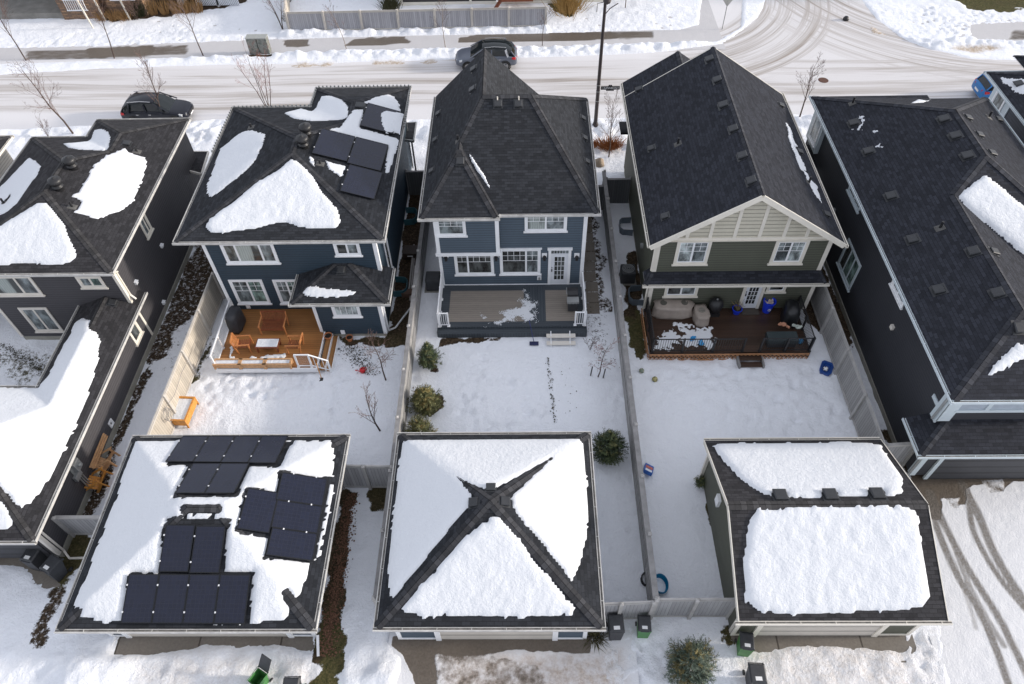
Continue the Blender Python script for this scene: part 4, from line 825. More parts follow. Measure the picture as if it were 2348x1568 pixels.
S(r5, [K4([(1275,1112),(1330,1060),(1490,940),(1520,940),(1640,1040),(1900,1250),(2000,1400),(2000,1560),(1817,1575),(1760,1540),(1500,1320),(1340,1180)])], cell=.08, amp=.05, rag=.05, h=.18, lump=.06, label='deep white snow in the valley of the near-black house roof', seed=25)
S(r5, [TT(3, 2)([(2010,325),(2050,220),(2200,100),(2280,20),(2420,0),(2420,140),(2250,210),(2150,270)])], cell=.07, amp=.05, rag=.1, h=.13, label='snow patch on the front slope of the near-black house', seed=26)
S(r5, [K4([(475,450),(500,455),(520,480),(515,520),(490,545),(510,570),(470,575),(410,570),(415,557),(450,557),(490,530),(503,500),(490,475)]), K4([(610,705),(640,668),(650,700),(675,688),(672,718),(640,708)]), K4([(575,585),(600,572),(635,582),(605,590)])], cell=.05, amp=.03, rag=.28, h=.06, edge=.1, label='scattered snow crumbs near a vent on the near-black house', seed=27)
S(r5, [K4([(900,352),(960,320),(1050,308),(1062,320),(1000,345)])], cell=.06, amp=.03, rag=.04, h=.1, label='small snow tongue at the street eave of the near-black house', seed=28)
S(r6, [K4([(1610,140),(1700,150),(1850,150),(1850,290),(1740,262),(1700,210),(1640,180)])], cell=.07, amp=.06, rag=.14, h=.08, label='patchy snow on the roof at the upper right edge', seed=29)
S(r6b, [K4([(1600,80),(1850,85),(1850,104),(1620,92)])], cell=.07, amp=.03, rag=.05, h=.08, label='thin band of snow on the rear roof at the upper right edge', seed=30)
# ------------------------------------------------------------------ ground, road, pavements
def gp(px, z=0): return [(G(u, v, z).x, G(u, v, z).y) for u, v in px]
GX = np.arange(-50, 50.01, .16); GY = np.arange(3.4, 66.01, .16); X, Y = np.meshgrid(GX, GY)
def smooth(a, b, t): t = np.clip((t-a)/(b-a), 0, 1); return t*t*(3-2*t)
n1 = fbm(X*.35, Y*.35, 3, 1); n2 = fbm(X*1.6, Y*1.6, 3, 2); n3 = fbm(X*4.1, Y*4.1, 2, 3)
n4 = fbm(X*2.6, Y*2.6, 3, 31); Z = .06 + .05*n1 + .05*n2 + .03*n4*np.where(Y > 50, .5, 1) + .014*n3*np.where(Y > 50, .6, 1)
bare = np.full(X.shape, 0.0); green = np.zeros(X.shape); dirty = np.zeros(X.shape)
def zone(poly, soft=.5, noise=.35, seed=0, px=True):
    p = gp(poly) if px else poly; s = sdf(p, X, Y) + noise*fbm(X*1.3, Y*1.3, 3, 40+seed); return smooth(-soft/2, soft/2, s)
def rag(s_, seed): return s_ + .35*fbm(X*.9, Y*.9, 3, seed)
road_edge = []
# banks ploughed along the street and the lane
Z += .16*smooth(50.4, 51.3, Y)*smooth(52.7, 51.8, Y)*(1+1.6*n2) + .2*smooth(53.6, 54.1, Y)*smooth(55.2, 54.5, Y)*(1+1.5*n2)*(X > -19)*(X < 2) + .1*smooth(39.5, 41, Y)*smooth(43, 42, Y)*(1+2*n2)
rough_zone = smooth(50.2, 51, Y)*smooth(55, 53, Y); Z += .1*rough_zone*n3 + .02*smooth(51, 53, Y)*n3
alley = smooth(9.2, 7.6, Y); Z += alley*(.06*n2 + .03*n3)
lane_rough = zone([(720,1460),(1000,1500),(1050,1567),(700,1600),(200,1600),(60,1567),(150,1400),(300,1500)], 1, .3, 1); Z += lane_rough*(.11*fbm(X*1.2, Y*1.2, 3, 9)+.05*n3)+.05*lane_rough
Z += .35*np.exp(-(((X+16.3)/1.3)**2+((Y-7.3)/.9)**2)) + .28*np.exp(-(((X+4.9)/1.1)**2+((Y-7.2)/.5)**2))
Z = np.maximum(Z, .02)
# beds of paved areas, pressed below the sheets laid over them
def press(poly, cover, px=True, soft=.12, amp=.22, seed=1, fr=1.2):
    """cover 0 = swept clean, 1 = snowed under"""
    global Z
    p = gp(poly) if px else poly; s = sdf(p, X, Y); inside = smooth(-soft, soft, s+.06*n3*2)
    z_in = -.045 + .1*(cover-.5)*2*.6 + amp*.35*fbm(X*fr, Y*fr*1.4, 4, seed); Z = Z*(1-inside) + np.clip(z_in, -.09, .07)*inside
# street: everything between the kerbs
jl = [(1655,100),(1700,72),(1738,40),(1755,0),(1765,-60)]; jr = [(1950,-60),(1975,0),(2010,45),(2062,85),(2130,112),(2220,135),(2347,140),(2560,150)]
street = [(-400,305),(-300,168),(0,172),(200,160),(400,152),(700,146),(1000,138),(1300,130),(1500,120)] + jl + jr + [(2700,190),(2560,262),(2347,262),(2100,268),(1800,262),(1500,268),(1365,272),(1150,270),(950,275),(600,268),(300,285),(0,300)]
sp_ = gp(street); s_st = sdf(sp_, X, Y); ins = smooth(-.25, .25, s_st + .15*n2); Z = Z*(1-ins) + (-.08)*ins
def sink(poly, px=True):
    global Z
    p = gp(poly) if px else poly; s_ = sdf(p, X, Y); i_ = smooth(-.42, -.1, s_+.1*n2); Z = Z*(1-i_)-.06*i_
sink([(-300,150),(0,143),(250,136),(480,128),(600,122),(900,112),(1260,105),(1500,97),(1640,92),(1690,60),(1700,-60),(1625,-60),(1610,60),(1560,74),(1500,74),(1260,80),(900,86),(640,94),(480,100),(250,110),(0,115),(-300,122)]); sink([(2230,60),(2347,55),(2560,60),(2560,95),(2347,92),(2240,90)])
sink([(905,1461),(1350,1461),(1360,1500),(1400,1700),(900,1700),(935,1500)])
if 0: press([(-300,150),(0,143),(250,136),(480,128),(600,122),(900,112),(1260,105),(1500,97),(1640,90),(1640,70),(1500,72),(1260,78),(900,84),(640,92),(480,98),(250,108),(0,113),(-300,120)], .60, seed=5, fr=.28, amp=.75)
if 0: press([(1290,112),(1500,98),(1500,74),(1270,82),(1180,86),(1195,108)], .2, seed=6, fr=.5)
if 0: press([(700,98),(930,92),(930,84),(730,88),(655,92),(660,100)], .28, seed=8, fr=.6)
for q, cv, sd_ in (([(275,1455),(722,1455),(720,1500),(640,1480),(560,1478),(470,1478),(400,1492),(325,1500),(255,1505)], 0, 1), 
                   ([(1672,1450),(2070,1450),(2078,1492),(1930,1480),(1830,1478),(1700,1492)], 0, 3), ([(0,1272),(110,1272),(150,1350),(100,1345),(60,1300),(0,1290)], .2, 4)):
    press(q, cv, seed=20+sd_, amp=.14)
drv = [(2085,1092),(2700,1080),(2900,1700),(2200,1700),(2160,1420),(2110,1200)]
dp = gp(drv); s_d = sdf(dp, X, Y); ins = smooth(-.15, .2, s_d+.1*n2); Z = Z*(1-ins) + ins*(-.06)
# bare soil and dead leaves
def addbare(poly, k=1.0, g_=0.0, soft=.5, noise=.5, seed=0, px=True):
    global bare, green, Z
    m_ = zone(poly, soft, noise, seed, px)*k; bare = np.maximum(bare, m_); green = np.where(m_ > .05, g_, green); Z = Z*(1-m_*.9)+m_*.9*(.03+.015*n3)
addbare([(-18.95,8.3),(-18.2,8.3),(-18.25,14),(-18.5,17),(-18.45,20),(-18.2,22),(-17.6,24.5),(-16.7,26),(-16.5,33),(-18.95,34)], .66, .1, .35, .45, 1, False); addbare([(-18.5,21),(-16.6,21),(-16.5,34),(-18.5,34)], .47, .1, .8, .8, 51, False)
addbare([(-6.95,24.5),(-5.6,24.5),(-5.6,36),(-6.95,36)], 1, .1, .3, .2, 2, False); addbare([(-6.95,22.6),(-5.65,22.6),(-5.65,25),(-6.95,25)], .9, .2, .4, .5, 3, False)
addbare([(3.1,25),(4.55,25),(4.6,33.5),(3.1,33.5)], .6, .1, .5, .6, 4, False); addbare([(3.1,21.5),(4.4,21.5),(4.5,25),(3.1,25)], .5, .1, .6, .8, 5, False)
addbare([(5.0,24),(6.2,24),(6.2,30),(5.2,27.6)], .85, .15, .5, .6, 6, False); addbare([(5.3,21.8),(6.0,21.8),(6.2,24.5),(5.2,24.5)], .8, .8, .5, .7, 7, False); addbare([(14.4,24),(16.4,22),(16.4,36),(14.4,36)], .9, .1, .5, .4, 8, False)
addbare([(-8,7.6),(-6.95,7.6),(-6.8,8.5),(-7.05,9.6),(-7.15,11.3),(-7.35,13.2),(-7.1,14.8),(-8,14.8)], .8, .25, .3, .35, 9, False); addbare([(-7.8,7.0),(-7.0,7.1),(-6.8,8.4),(-7.0,9.4),(-7.7,9.4)], .8, .85, .5, .9, 10, False)
addbare([(-6.6,13.6),(-5.6,13.9),(-5.6,14.9),(-7.3,14.9)], .8, .5, .4, .5, 11, False)
addbare([(770,772),(925,772),(930,790),(790,800)], .85, .35, .5, .5, 12); addbare([(800,795),(850,795),(848,860),(815,865)], .44, .05, .6, .4, 13)
addbare([(-60,740),(60,790),(130,795),(150,850),(60,900),(-60,860)], .56, .7, 1.2, .8, 14); addbare([(1150,772),(1005,776),(1000,800),(1050,790),(1150,786)], .8, .15, .3, .3, 15)
addbare([(958,780),(1010,840),(1000,855),(960,840)], .75, .1, .3, .5, 16); addbare([(942,880),(1018,905),(1020,945),(985,965),(940,925)], .85, .12, .3, .5, 17); addbare([(1355,1035),(1415,1020),(1420,1055),(1390,1072)], .8, .2, .3, .3, 19)
addbare([(1257,0),(1340,-10),(1320,20),(1308,38),(1290,38),(1262,25)], 1, .75, .5, .6, 20); addbare([(2175,-5),(2360,-5),(2360,22),(2300,27),(2220,22)], 1, .9, .5, .6, 21)
addbare([(345,-10),(555,-10),(560,5),(500,22),(400,35),(300,48),(225,50),(240,30)], .9, .05, .4, .6, 22); addbare([(1345,1450),(1390,1440),(1385,1475),(1350,1490),(1340,1470)], .75, .7, .5, .7, 23); addbare([(1385,1445),(1440,1435),(1430,1480),(1390,1490)], .48, .4, .7, .9, 24)
addbare([(1640,1420),(1680,1440),(1668,1480),(1650,1460)], .7, .7, .4, .5, 25); addbare([(1500,1410),(1670,1410),(1668,1416),(1500,1418)], .8, .5, .2, .3, 26); addbare([(150,1235),(225,1200),(205,1290),(150,1330),(100,1345)], .85, .7, .5, .6, 27)
addbare([(1606,1090),(1625,1110),(1690,1430),(1670,1420),(1612,1115)], .85, .6, .25, .3, 28); addbare([(500,765),(512,745),(470,830),(440,890),(432,885),(455,820)], .7, .8, .4, .5, 29); addbare([(470,740),(520,700),(500,830),(450,850)], .5, .6, .9, .8, 30)
addbare([(2010,980),(2055,990),(2110,1090),(2075,1085)], .8, .2, .3, .3, 31); addbare([(640,45),(655,0),(668,0),(660,60)], .6, .2, .3, .3, 32); addbare([(1252,820),(1262,820),(1275,970),(1268,975)], .58, .5, .25, .25, 33); addbare([(1278,830),(1310,830),(1320,960),(1290,960)], .36, .1, .8, .4, 34)
addbare([(1340,690),(1385,690),(1400,860),(1360,860)], .38, .1, .8, .4, 35); addbare([(860,1500),(905,1480),(935,1490),(900,1567)], .0, .6, .5, .6, 36); addbare([(565,126),(625,126),(628,134),(570,134)], .9, .2, .2, .3, 37)
# dirty traffic snow of the lane and sand by the kerb
dirty = np.maximum(dirty, zone([(300,1500),(700,1500),(750,1600),(300,1600)], 1.2, .8, 41)*.45); dirty = np.maximum(dirty, zone([(950,1490),(1400,1500),(1450,1640),(900,1640)], 1, .8, 42)*.8); dirty = np.maximum(dirty, zone([(1700,1470),(2080,1465),(2150,1640),(1700,1640)], 1, .6, 43)*.6)
dirty = np.maximum(dirty, zone([(2080,1470),(2170,1430),(2200,1600),(2100,1600)], 1, .9, 44)*.4)
for q in ([(1985,45),(2000,50),(2010,70),(2045,82),(2030,84),(2000,76)], [(2180,112),(2290,108),(2300,114),(2230,120)], [(820,144),(1010,140),(1000,146),(830,150)], [(640,150),(770,146),(760,152),(650,155)]):
    m_ = zone(q, .5, .4, 50); dirty = np.maximum(dirty, m_*1.8); Z = Z*(1-m_)+.03*m_
# trodden paths, paw and boot prints
def prints(path, n_, w_, r_, dep, seed):
    global Z
    P = gp(path); rr = np.random.default_rng(seed); L = [math.dist(a, b) for a, b in zip(P, P[1:])]; T = sum(L)
    for i in range(n_):
        t = rr.random()*T; k = 0
        while t > L[k]: t -= L[k]; k += 1
        a, b = P[k], P[k+1]; f = t/L[k]; px_ = a[0]+(b[0]-a[0])*f+rr.normal()*w_; py_ = a[1]+(b[1]-a[1])*f+rr.normal()*w_; rad = r_*(.7+.6*rr.random())
        i0, i1 = np.searchsorted(GX, [px_-.6, px_+.6]); j0, j1 = np.searchsorted(GY, [py_-.6, py_+.6]); d2 = (X[j0:j1, i0:i1]-px_)**2+(Y[j0:j1, i0:i1]-py_)**2; Z[j0:j1, i0:i1] -= 1.25*np.where(Y[j0:j1, i0:i1] > 50, .5, 1)*dep*np.exp(-d2/rad**2) - .5*dep*np.exp(-(d2-(1.5*rad)**2)**2/(rad**4))
prints([(470,860),(600,880),(700,900),(760,860)], 160, .8, .17, .06, 1); prints([(800,880),(760,940),(740,990)], 60, .3, .16, .05, 2); prints([(1090,800),(1100,860),(1150,880),(1260,940),(1100,990),(1060,880),(1050,960)], 200, .35, .16, .05, 3)
prints([(1500,900),(1650,830),(1800,880),(1950,960),(1700,960),(1600,1000)], 420, 1.3, .2, .045, 4); prints([(1420,900),(1440,1100),(1430,1300),(1420,1360)], 200, .5, .15, .04, 5); prints([(1540,1440),(1500,1500),(1400,1540),(1600,1560)], 120, .7, .16, .06, 6)
prints([(760,50),(500,60),(200,80),(1400,50),(1560,60)], 350, 1.6, .2, .05, 7); prints([(2080,30),(2200,60),(2300,50)], 200, 1.3, .2, .05, 8); prints([(480,290),(440,320),(420,260)], 90, .8, .2, .06, 9); prints([(1350,300),(1400,330),(1800,330),(1840,300)], 120, .7, .22, .06, 10)
prints([(2100,1480),(2130,1520),(2120,1560)], 35, .3, .18, .03, 11); prints([(820,1200),(800,1350),(830,1450)], 60, .3, .14, .03, 12); prints([(930,590),(935,760),(950,900)], 60, .25, .15, .05, 13)
ny, nx = X.shape
vs = np.stack([X.ravel(), Y.ravel(), Z.ravel()], 1); idx = np.arange(nx*ny).reshape(ny, nx)
q = np.stack([idx[:-1, :-1].ravel(), idx[:-1, 1:].ravel(), idx[1:, 1:].ravel(), idx[1:, :-1].ravel()], 1)
FARV = np.array([(-400, -300, -.0), (400, -300, 0), (400, 500, 0), (-400, 500, 0)], float)
b_ = len(vs); vs = np.vstack([vs, FARV]); ring = [(b_, b_+1, idx[0, -1], idx[0, 0]), (b_+1, b_+2, idx[-1, -1], idx[0, -1]), (b_+2, b_+3, idx[-1, 0], idx[-1, -1]), (b_+3, b_, idx[0, 0], idx[-1, 0])]
me = bpy.data.meshes.new('ground'); 
allq = np.vstack([q, np.array(ring)]); me.vertices.add(len(vs)); me.vertices.foreach_set('co', vs.ravel()); me.loops.add(allq.size); me.loops.foreach_set('vertex_index', allq.ravel().astype(np.int32))
me.polygons.add(len(allq)); me.polygons.foreach_set('loop_start', np.arange(0, allq.size, 4, dtype=np.int32)); me.polygons.foreach_set('loop_total', np.full(len(allq), 4, np.int32)); me.polygons.foreach_set('use_smooth', np.ones(len(allq), bool))
me.update(calc_edges=True); me.validate()
for nm, A in (('bare', bare), ('green', green), ('dirty', dirty)):
    at = me.attributes.new(nm, 'FLOAT', 'POINT'); at.data.foreach_set('value', np.concatenate([A.ravel(), np.zeros(4)]).astype(np.float32))
t = NT('snow_and_soil'); p = t.pos(); A = lambda n_: t.n('Attribute', attribute_name=n_).outputs['Fac']
na = t.noise(p, 4.5, 6, .75); nb = t.noise(p, 14, 4, .7); nc = t.noise(p, 1.1, 4, .6); thr = t.math('ADD', t.math('MULTIPLY', na, .75), t.math('MULTIPLY', nb, .35))
bm_ = t.math('MULTIPLY', t.math('SUBTRACT', t.math('ADD', A('bare'), .03), thr), 9.0); bm_ = t.math('MINIMUM', t.math('MAXIMUM', bm_, 0.0), 1.0)
soil = t.ramp(t.noise(p, 9, 5, .75), [(.25, (.012, .008, .006)), (.45, (.034, .021, .015)), (.6, (.095, .062, .042)), (.75, (.24, .19, .14))]); grass = t.ramp(t.noise(p, 12, 5, .7), [(.3, (.022, .028, .01)), (.5, (.075, .075, .025)), (.7, (.16, .12, .06))])
soil = t.mix(t.math('MULTIPLY', A('green'), t.math('ADD', nc, .45)), soil, grass)
sn = t.mix(t.math('MULTIPLY', nc, .35), (.86, .88, .925), (.82, .835, .88))
dm = t.math('MULTIPLY', A('dirty'), t.math('ADD', t.math('MULTIPLY', na, 2.0), -.5)); dm = t.math('MINIMUM', t.math('MAXIMUM', dm, 0.0), 1.0); sn = t.mix(dm, sn, t.ramp(nb, [(.3, (.34, .24, .15)), (.7, (.62, .54, .45))]))
t.color(t.mix(bm_, sn, soil)); t.rough(.8); t.b.inputs['Specular IOR Level'].default_value = .2; t.bump(t.math('ADD', t.noise(p, 5, 5, .65), t.math('MULTIPLY', nb, .35)),   .8, .09); 
me.materials.append(t.m); ground = bpy.data.objects.new('ground', me); COL.objects.link(ground); tag(ground, 'snow-covered ground of yards, verges and lane with bare soil patches', kind='structure')
# street surface
rx = np.arange(-50, 50.1, .5); ry = np.arange(40, 66.1, .5); RX, RY = np.meshgrid(rx, ry)
mb = MB(); n_ = len(rx); mb.v = [(a, b, .0) for b in ry for a in rx]
Cl = gp([(1655,-10)])[0]; Cr = gp([(2075,20)])[0]
mb.f = [(j*n_+i, j*n_+i+1, (j+1)*n_+i+1, (j+1)*n_+i) for j in range(len(ry)-1) for i in range(n_-1)]; mb.uv = [None]*len(mb.f); mb.m = [0]*len(mb.f)
t = NT('packed_snow_road'); p = t.pos(); sx = t.n('SeparateXYZ'); t.l(p, sx.inputs[0]); PX, PY = sx.outputs[0], sx.outputs[1]
wob = t.math('MULTIPLY', t.math('SUBTRACT', t.noise(t.mp(p, (.05, .05, .05)), 1, 2), .5), 1.6)
def streak(vec): return t.math('ADD', t.math('MULTIPLY', t.noise(vec, 1.0, 4, .6), .65), t.math('MULTIPLY', t.noise(vec, 3.7, 3, .6), .35))
cv = t.n('CombineXYZ'); t.l(t.math('MULTIPLY', PX, .035), cv.inputs[0]); t.l(t.math('MULTIPLY', t.math('ADD', PY, wob), 1.05), cv.inputs[1]); st = streak(cv.outputs[0])
def radial(c, off):
    dx = t.math('SUBTRACT', PX, c[0]); dy = t.math('SUBTRACT', PY, c[1]); r_ = t.math('SQRT', t.math('ADD', t.math('MULTIPLY', dx, dx), t.math('MULTIPLY', dy, dy))); an = t.math('ARCTAN2', dy, dx)
    c2 = t.n('CombineXYZ'); t.l(t.math('MULTIPLY', r_, 1.9), c2.inputs[0]); t.l(t.math('MULTIPLY', an, .5), c2.inputs[1]); c2.inputs[2].default_value = off; return streak(c2.outputs[0]), r_
sl_, rl_ = radial((10.5, 61.0), 3.0); sr_, rr_ = radial((36.5, 64.5), 7.0)
def band(v_, a, b, c_, d): 
    m1 = t.n('MapRange', interpolation_type='SMOOTHSTEP'); t.l(v_, m1.inputs[0]); m1.inputs[1].default_value = a; m1.inputs[2].default_value = b
    m2 = t.n('MapRange', interpolation_type='SMOOTHSTEP'); t.l(v_, m2.inputs[0]); m2.inputs[1].default_value = c_; m2.inputs[2].default_value = d; m2.inputs[3].default_value = 1; m2.inputs[4].default_value = 0
    return t.math('MULTIPLY', m1.outputs[0], m2.outputs[0])
main = band(t.math('ADD', PY, wob), 43.6, 44.6, 49.2, 50.2); bl = band(rl_, 7, 9.5, 14.5, 18); brr = band(rr_, 10.5, 12.5, 17.5, 20.5)
north = band(PY, 48.5, 50.5, 90, 95); bl = t.math('MULTIPLY', bl, band(PX, 8, 14, 90, 95)); brr = t.math('MULTIPLY', brr, band(PX, 16, 20, 90, 95)); brr = t.math('MULTIPLY', brr, band(PY, 44, 46.5, 90, 95))
def sharp(s_, k=4.5, th=.43): return t.math('MINIMUM', t.math('MAXIMUM', t.math('MULTIPLY', t.math('SUBTRACT', s_, th), k), 0.0), 1.0)
amt = t.math('MAXIMUM', t.math('MULTIPLY', main, sharp(st)), t.math('MAXIMUM', t.math('MULTIPLY', bl, sharp(sl_, 5, .44)), t.math('MULTIPLY', brr, sharp(sr_, 5, .43))))
base = t.math('MULTIPLY', t.math('MAXIMUM', main, t.math('MAXIMUM', bl, brr)), .16); amt = t.math('MAXIMUM', amt, base)
tan = t.mix(t.noise(t.mp(p, (.1, .5, 1)), 2, 4), (.19, .155, .125), (.34, .285, .235)); grit = t.noise(p, 18, 4, .7)
col = t.mix(t.math('MULTIPLY', amt, .95), (.72, .71, .725), tan); col = t.mix(.12, col, t.ramp(grit, [(.35, (.35, .3, .27)), (.6, (.95, .93, .92))]))
sand = t.math('MULTIPLY', band(PY, 50.0, 50.35, 50.7, 51.0), sharp(t.noise(t.mp(p, (.12, .8, 1)), 1.2, 3), 5, .5)); sand = t.math('MULTIPLY', sand, band(PX, -22, -15, -4, -2)); col = t.mix(sand, col, (.36, .23, .11))
t.color(col); t.rough(.6); t.b.inputs['Specular IOR Level'].default_value = .35; t.bump(t.math('ADD', amt, t.math('MULTIPLY', grit, .5)), .25, .03)
build('road', mb, t.m, label='packed snow street with tan wheel streaks and a curving junction', kind='structure', fix=False)
# pavements and concrete aprons
def wetconc(name, dry, wet, joint=None):
    t = NT(name); p = t.pos(); n_ = t.noise(p, .9, 5, .65); n2_ = t.noise(p, 11, 4, .6); c_ = t.mix(n_, dry, wet); c_ = t.mix(.3, c_, t.ramp(n2_, [(.3, c3(dry, .6)), (.7, c3(dry, 1.4))]))
    if joint:
        sx = t.n('SeparateXYZ'); t.l(p, sx.inputs[0]); f = t.math('FRACT', t.math('DIVIDE', sx.outputs[0], joint)); c_ = t.mix(t.math('LESS_THAN', f, .02), c_, c3(wet, .5))
    t.color(c_); t.rough(t.ramp(n_, [(.35, (.7,)*3), (.65, (.35,)*3)])); t.bump(n2_, .2, .01); return t.m
m_walk = wetconc('wet_sidewalk', (.22, .19, .16), (.135, .105, .08), 1.5); m_apron = wetconc('damp_apron_concrete', (.20, .18, .155), (.105, .085, .066), 3.1)
def slush(name, label, x0, x1, y0, y1, cell, cover, tracks, z, stretch=(1, 1, 1), dry=(.17, .145, .12), wet=(.085, .065, .048), snowc=(.78, .785, .81), slushc=(.23, .20, .17), under=0.0, mud=(), default=1.0, hard=5.0, off=.3):
    """a paved sheet seen through thin snow: cover 1 = snowed under, 0 = swept; tracks = wheel ruts"""
    xs = np.arange(x0, x1+cell, cell); ys = np.arange(y0, y1+cell, cell); A, B = np.meshgrid(xs, ys); C_ = np.full(A.shape, default); T_ = np.zeros(A.shape); M_ = np.zeros(A.shape)
    for poly, v_ in cover:
        s_ = sdf(gp(poly), A, B)+.14*fbm(A*1.6, B*1.6, 3, 77); k_ = smooth(-.1, .1, s_); C_ = C_*(1-k_)+v_*k_
    for poly, v_ in mud: M_ = np.maximum(M_, smooth(-.6, .6, sdf(gp(poly), A, B))*v_)
    for pts, w_, st_ in tracks:
        P = gp(pts); P = [Vector((p[0], p[1], 0)) for p in P]; Q = []
        for i in range(len(P)-1):
            p0, p1, p2, p3 = P[max(0, i-1)], P[i], P[i+1], P[min(len(P)-1, i+2)]
            for k in range(6): t_ = k/6; Q.append(.5*((2*p1)+(p2-p0)*t_+(2*p0-5*p1+4*p2-p3)*t_*t_+(3*p1-p0-3*p2+p3)*t_**3))
        Q.append(P[-1]); d = np.full(A.shape, 9.)
        for a, b in zip(Q, Q[1:]):
            ex, ey = b.x-a.x, b.y-a.y; t_ = np.clip(((A-a.x)*ex+(B-a.y)*ey)/(ex*ex+ey*ey+1e-9), 0, 1); d = np.minimum(d, np.hypot(A-a.x-t_*ex, B-a.y-t_*ey))
        T_ = np.maximum(T_, smooth(w_+.05, w_-.04, d)*st_)
    nx_ = len(xs); mb = MB(); zz = z+.012*fbm(A*3, B*3, 2, 5)*C_*(1-T_); mb.v = list(zip(A.ravel(), B.ravel(), zz.ravel())); mb.f = [(j*nx_+i, j*nx_+i+1, (j+1)*nx_+i+1, (j+1)*nx_+i) for j in range(len(ys)-1) for i in range(nx_-1)]; mb.uv = [None]*len(mb.f); mb.m = [0]*len(mb.f)
    t = NT('slush_'+name); p = t.pos(); A_ = lambda q: t.n('Attribute', attribute_name=q).outputs['Fac']
    q = t.mp(p, stretch); na = t.noise(q, 2.2, 6, .7); nb = t.noise(p, 13, 4, .65); nc = t.noise(q, .7, 4, .6)
    sn = t.math('SUBTRACT', t.math('MULTIPLY', A_('cover'), 1.35), t.math('ADD', t.math('MULTIPLY', na, .75), t.math('MULTIPLY', nb, .25))); sn = t.math('MINIMUM', t.math('MAXIMUM', t.math('ADD', t.math('MULTIPLY', sn, hard), off), 0.0), 1.0)
    co = t.mix(nc, dry, wet); co = t.mix(.25, co, t.ramp(nb, [(.3, c3(wet, .6)), (.7, c3(dry, 1.3))])); tr = t.math('MULTIPLY', A_('track'), t.math('ADD', t.math('MULTIPLY', nb, .9), .4)); tr = t.math('MINIMUM', tr, 1.0)
    sc2 = t.mix(t.math('MULTIPLY', nc, .5), snowc, c3(snowc, .9)); sc2 = t.mix(t.math('MINIMUM', t.math('MULTIPLY', A_('mud'), t.math('ADD', t.math('MULTIPLY', na, 2.2), -.5)), 1.0), sc2, t.ramp(nb, [(.3, (.30, .20, .13)), (.7, (.60, .51, .43))]))
    col = t.mix(sn, co, sc2); col = t.mix(tr, col, t.ramp(nb, [(.25, c3(slushc, .28)), (.6, c3(slushc, .6)), (.8, slushc)])); t.color(col); t.rough(t.math('ADD', t.math('MULTIPLY', sn, .35), .4)); t.bump(t.math('ADD', t.math('MULTIPLY', sn, .8), nb), .5, .04)
    o = build(name, mb, t.m, label=label, kind='structure', fix=False, smooth=False)
    for nm, a_ in (('cover', C_), ('track', T_), ('mud', M_)): at = o.data.attributes.new(nm, 'FLOAT', 'POINT'); at.data.foreach_set('value', a_.ravel().astype(np.float32))
    return o
slush('sidewalk', 'far sidewalk with wet brown concrete showing through thin grey snow', -50, 15.2, 51.2, 64, .25, [([(60,118),(120,116),(220,113),(270,110),(430,104),(430,125),(330,130),(200,136),(60,138)], .3), ([(205,112),(270,109),(350,106),(345,124),(280,128),(210,133)], -.25), ([(652,93),(708,91),(705,106),(655,108)], -.3), ([(810,92),(850,88),(925,85),(940,100),(850,104),(790,106)], -.15), ([(1050,88),(1100,80),(1300,76),(1430,74),(1432,88),(1300,94),(1050,98)], -.3), ([(1400,74),(1500,72),(1500,88),(1420,90)], .25)], [], .014, (.35, 1.5, 1), snowc=(.56, .55, .56), default=.85, hard=1.7, off=.25)
slush('sidewalk', 'sidewalk under grey snow at the upper right', 31, 50, 51.5, 56, .3, [([(2320,70),(2400,68),(2400,92),(2310,90)], .3)], [], .014, (.35, 1.5, 1), snowc=(.56, .55, .56), default=.85, hard=1.7, off=.25)
slush('driveway', 'broad driveway at the right with dark wheel tracks curving through thin snow', 15.0, 25, 3.4, 15.4, .07, [([(2080,1080),(2500,1075),(2500,1098),(2347,1104),(2325,1104),(2310,1112),(2300,1130),(2285,1126),(2265,1114),(2228,1112),(2212,1120),(2216,1160),(2198,1162),(2165,1146),(2130,1150),(2085,1120)], .02), ([(2085,1120),(2165,1146),(2160,1195),(2125,1190)], .15), ([(2160,1138),(2200,1140),(2203,1172),(2172,1172)], .42), ([(2245,1100),(2300,1098),(2305,1130),(2262,1140)], .4)],
      [([(2128,1130),(2136,1165),(2152,1225),(2195,1322),(2240,1395),(2275,1470),(2310,1567)], .14, 1), ([(2133,1130),(2160,1195),(2198,1270),(2240,1340),(2290,1420),(2330,1500),(2380,1600)], .14, 1), ([(2136,1150),(2175,1225),(2215,1330),(2262,1420),(2300,1480)], .11, .8), ([(2215,1120),(2221,1160),(2233,1225),(2285,1318),(2347,1395),(2400,1460)], .12, 1), ([(2205,1110),(2240,1178),(2275,1262),(2320,1340),(2380,1420)], .17, 1), ([(2255,1225),(2290,1300),(2350,1370)], .10, .5), ([(2195,1320),(2225,1400),(2235,1440)], .08, .5)], .03, dry=(.14, .115, .09), wet=(.07, .052, .038), snowc=(.72, .725, .75), default=1.0)
slush('driveway', 'damp concrete apron and muddy slush before the pyramid roof garage', -5.2, 4.0, 5.2, 8.8, .06, [([(895,1455),(1360,1455),(1352,1497),(1300,1500),(1240,1497),(1180,1496),(1120,1500),(1090,1515),(1130,1530),(1040,1545),(1060,1567),(1000,1640),(950,1560),(925,1500),(900,1480)], .05), ([(1000,1500),(1130,1500),(1230,1520),(1260,1567),(1200,1640),(1000,1640)], .42)], [], .035, mud=[([(1020,1500),(1420,1495),(1440,1700),(1000,1700)], 1.0)], default=.95)
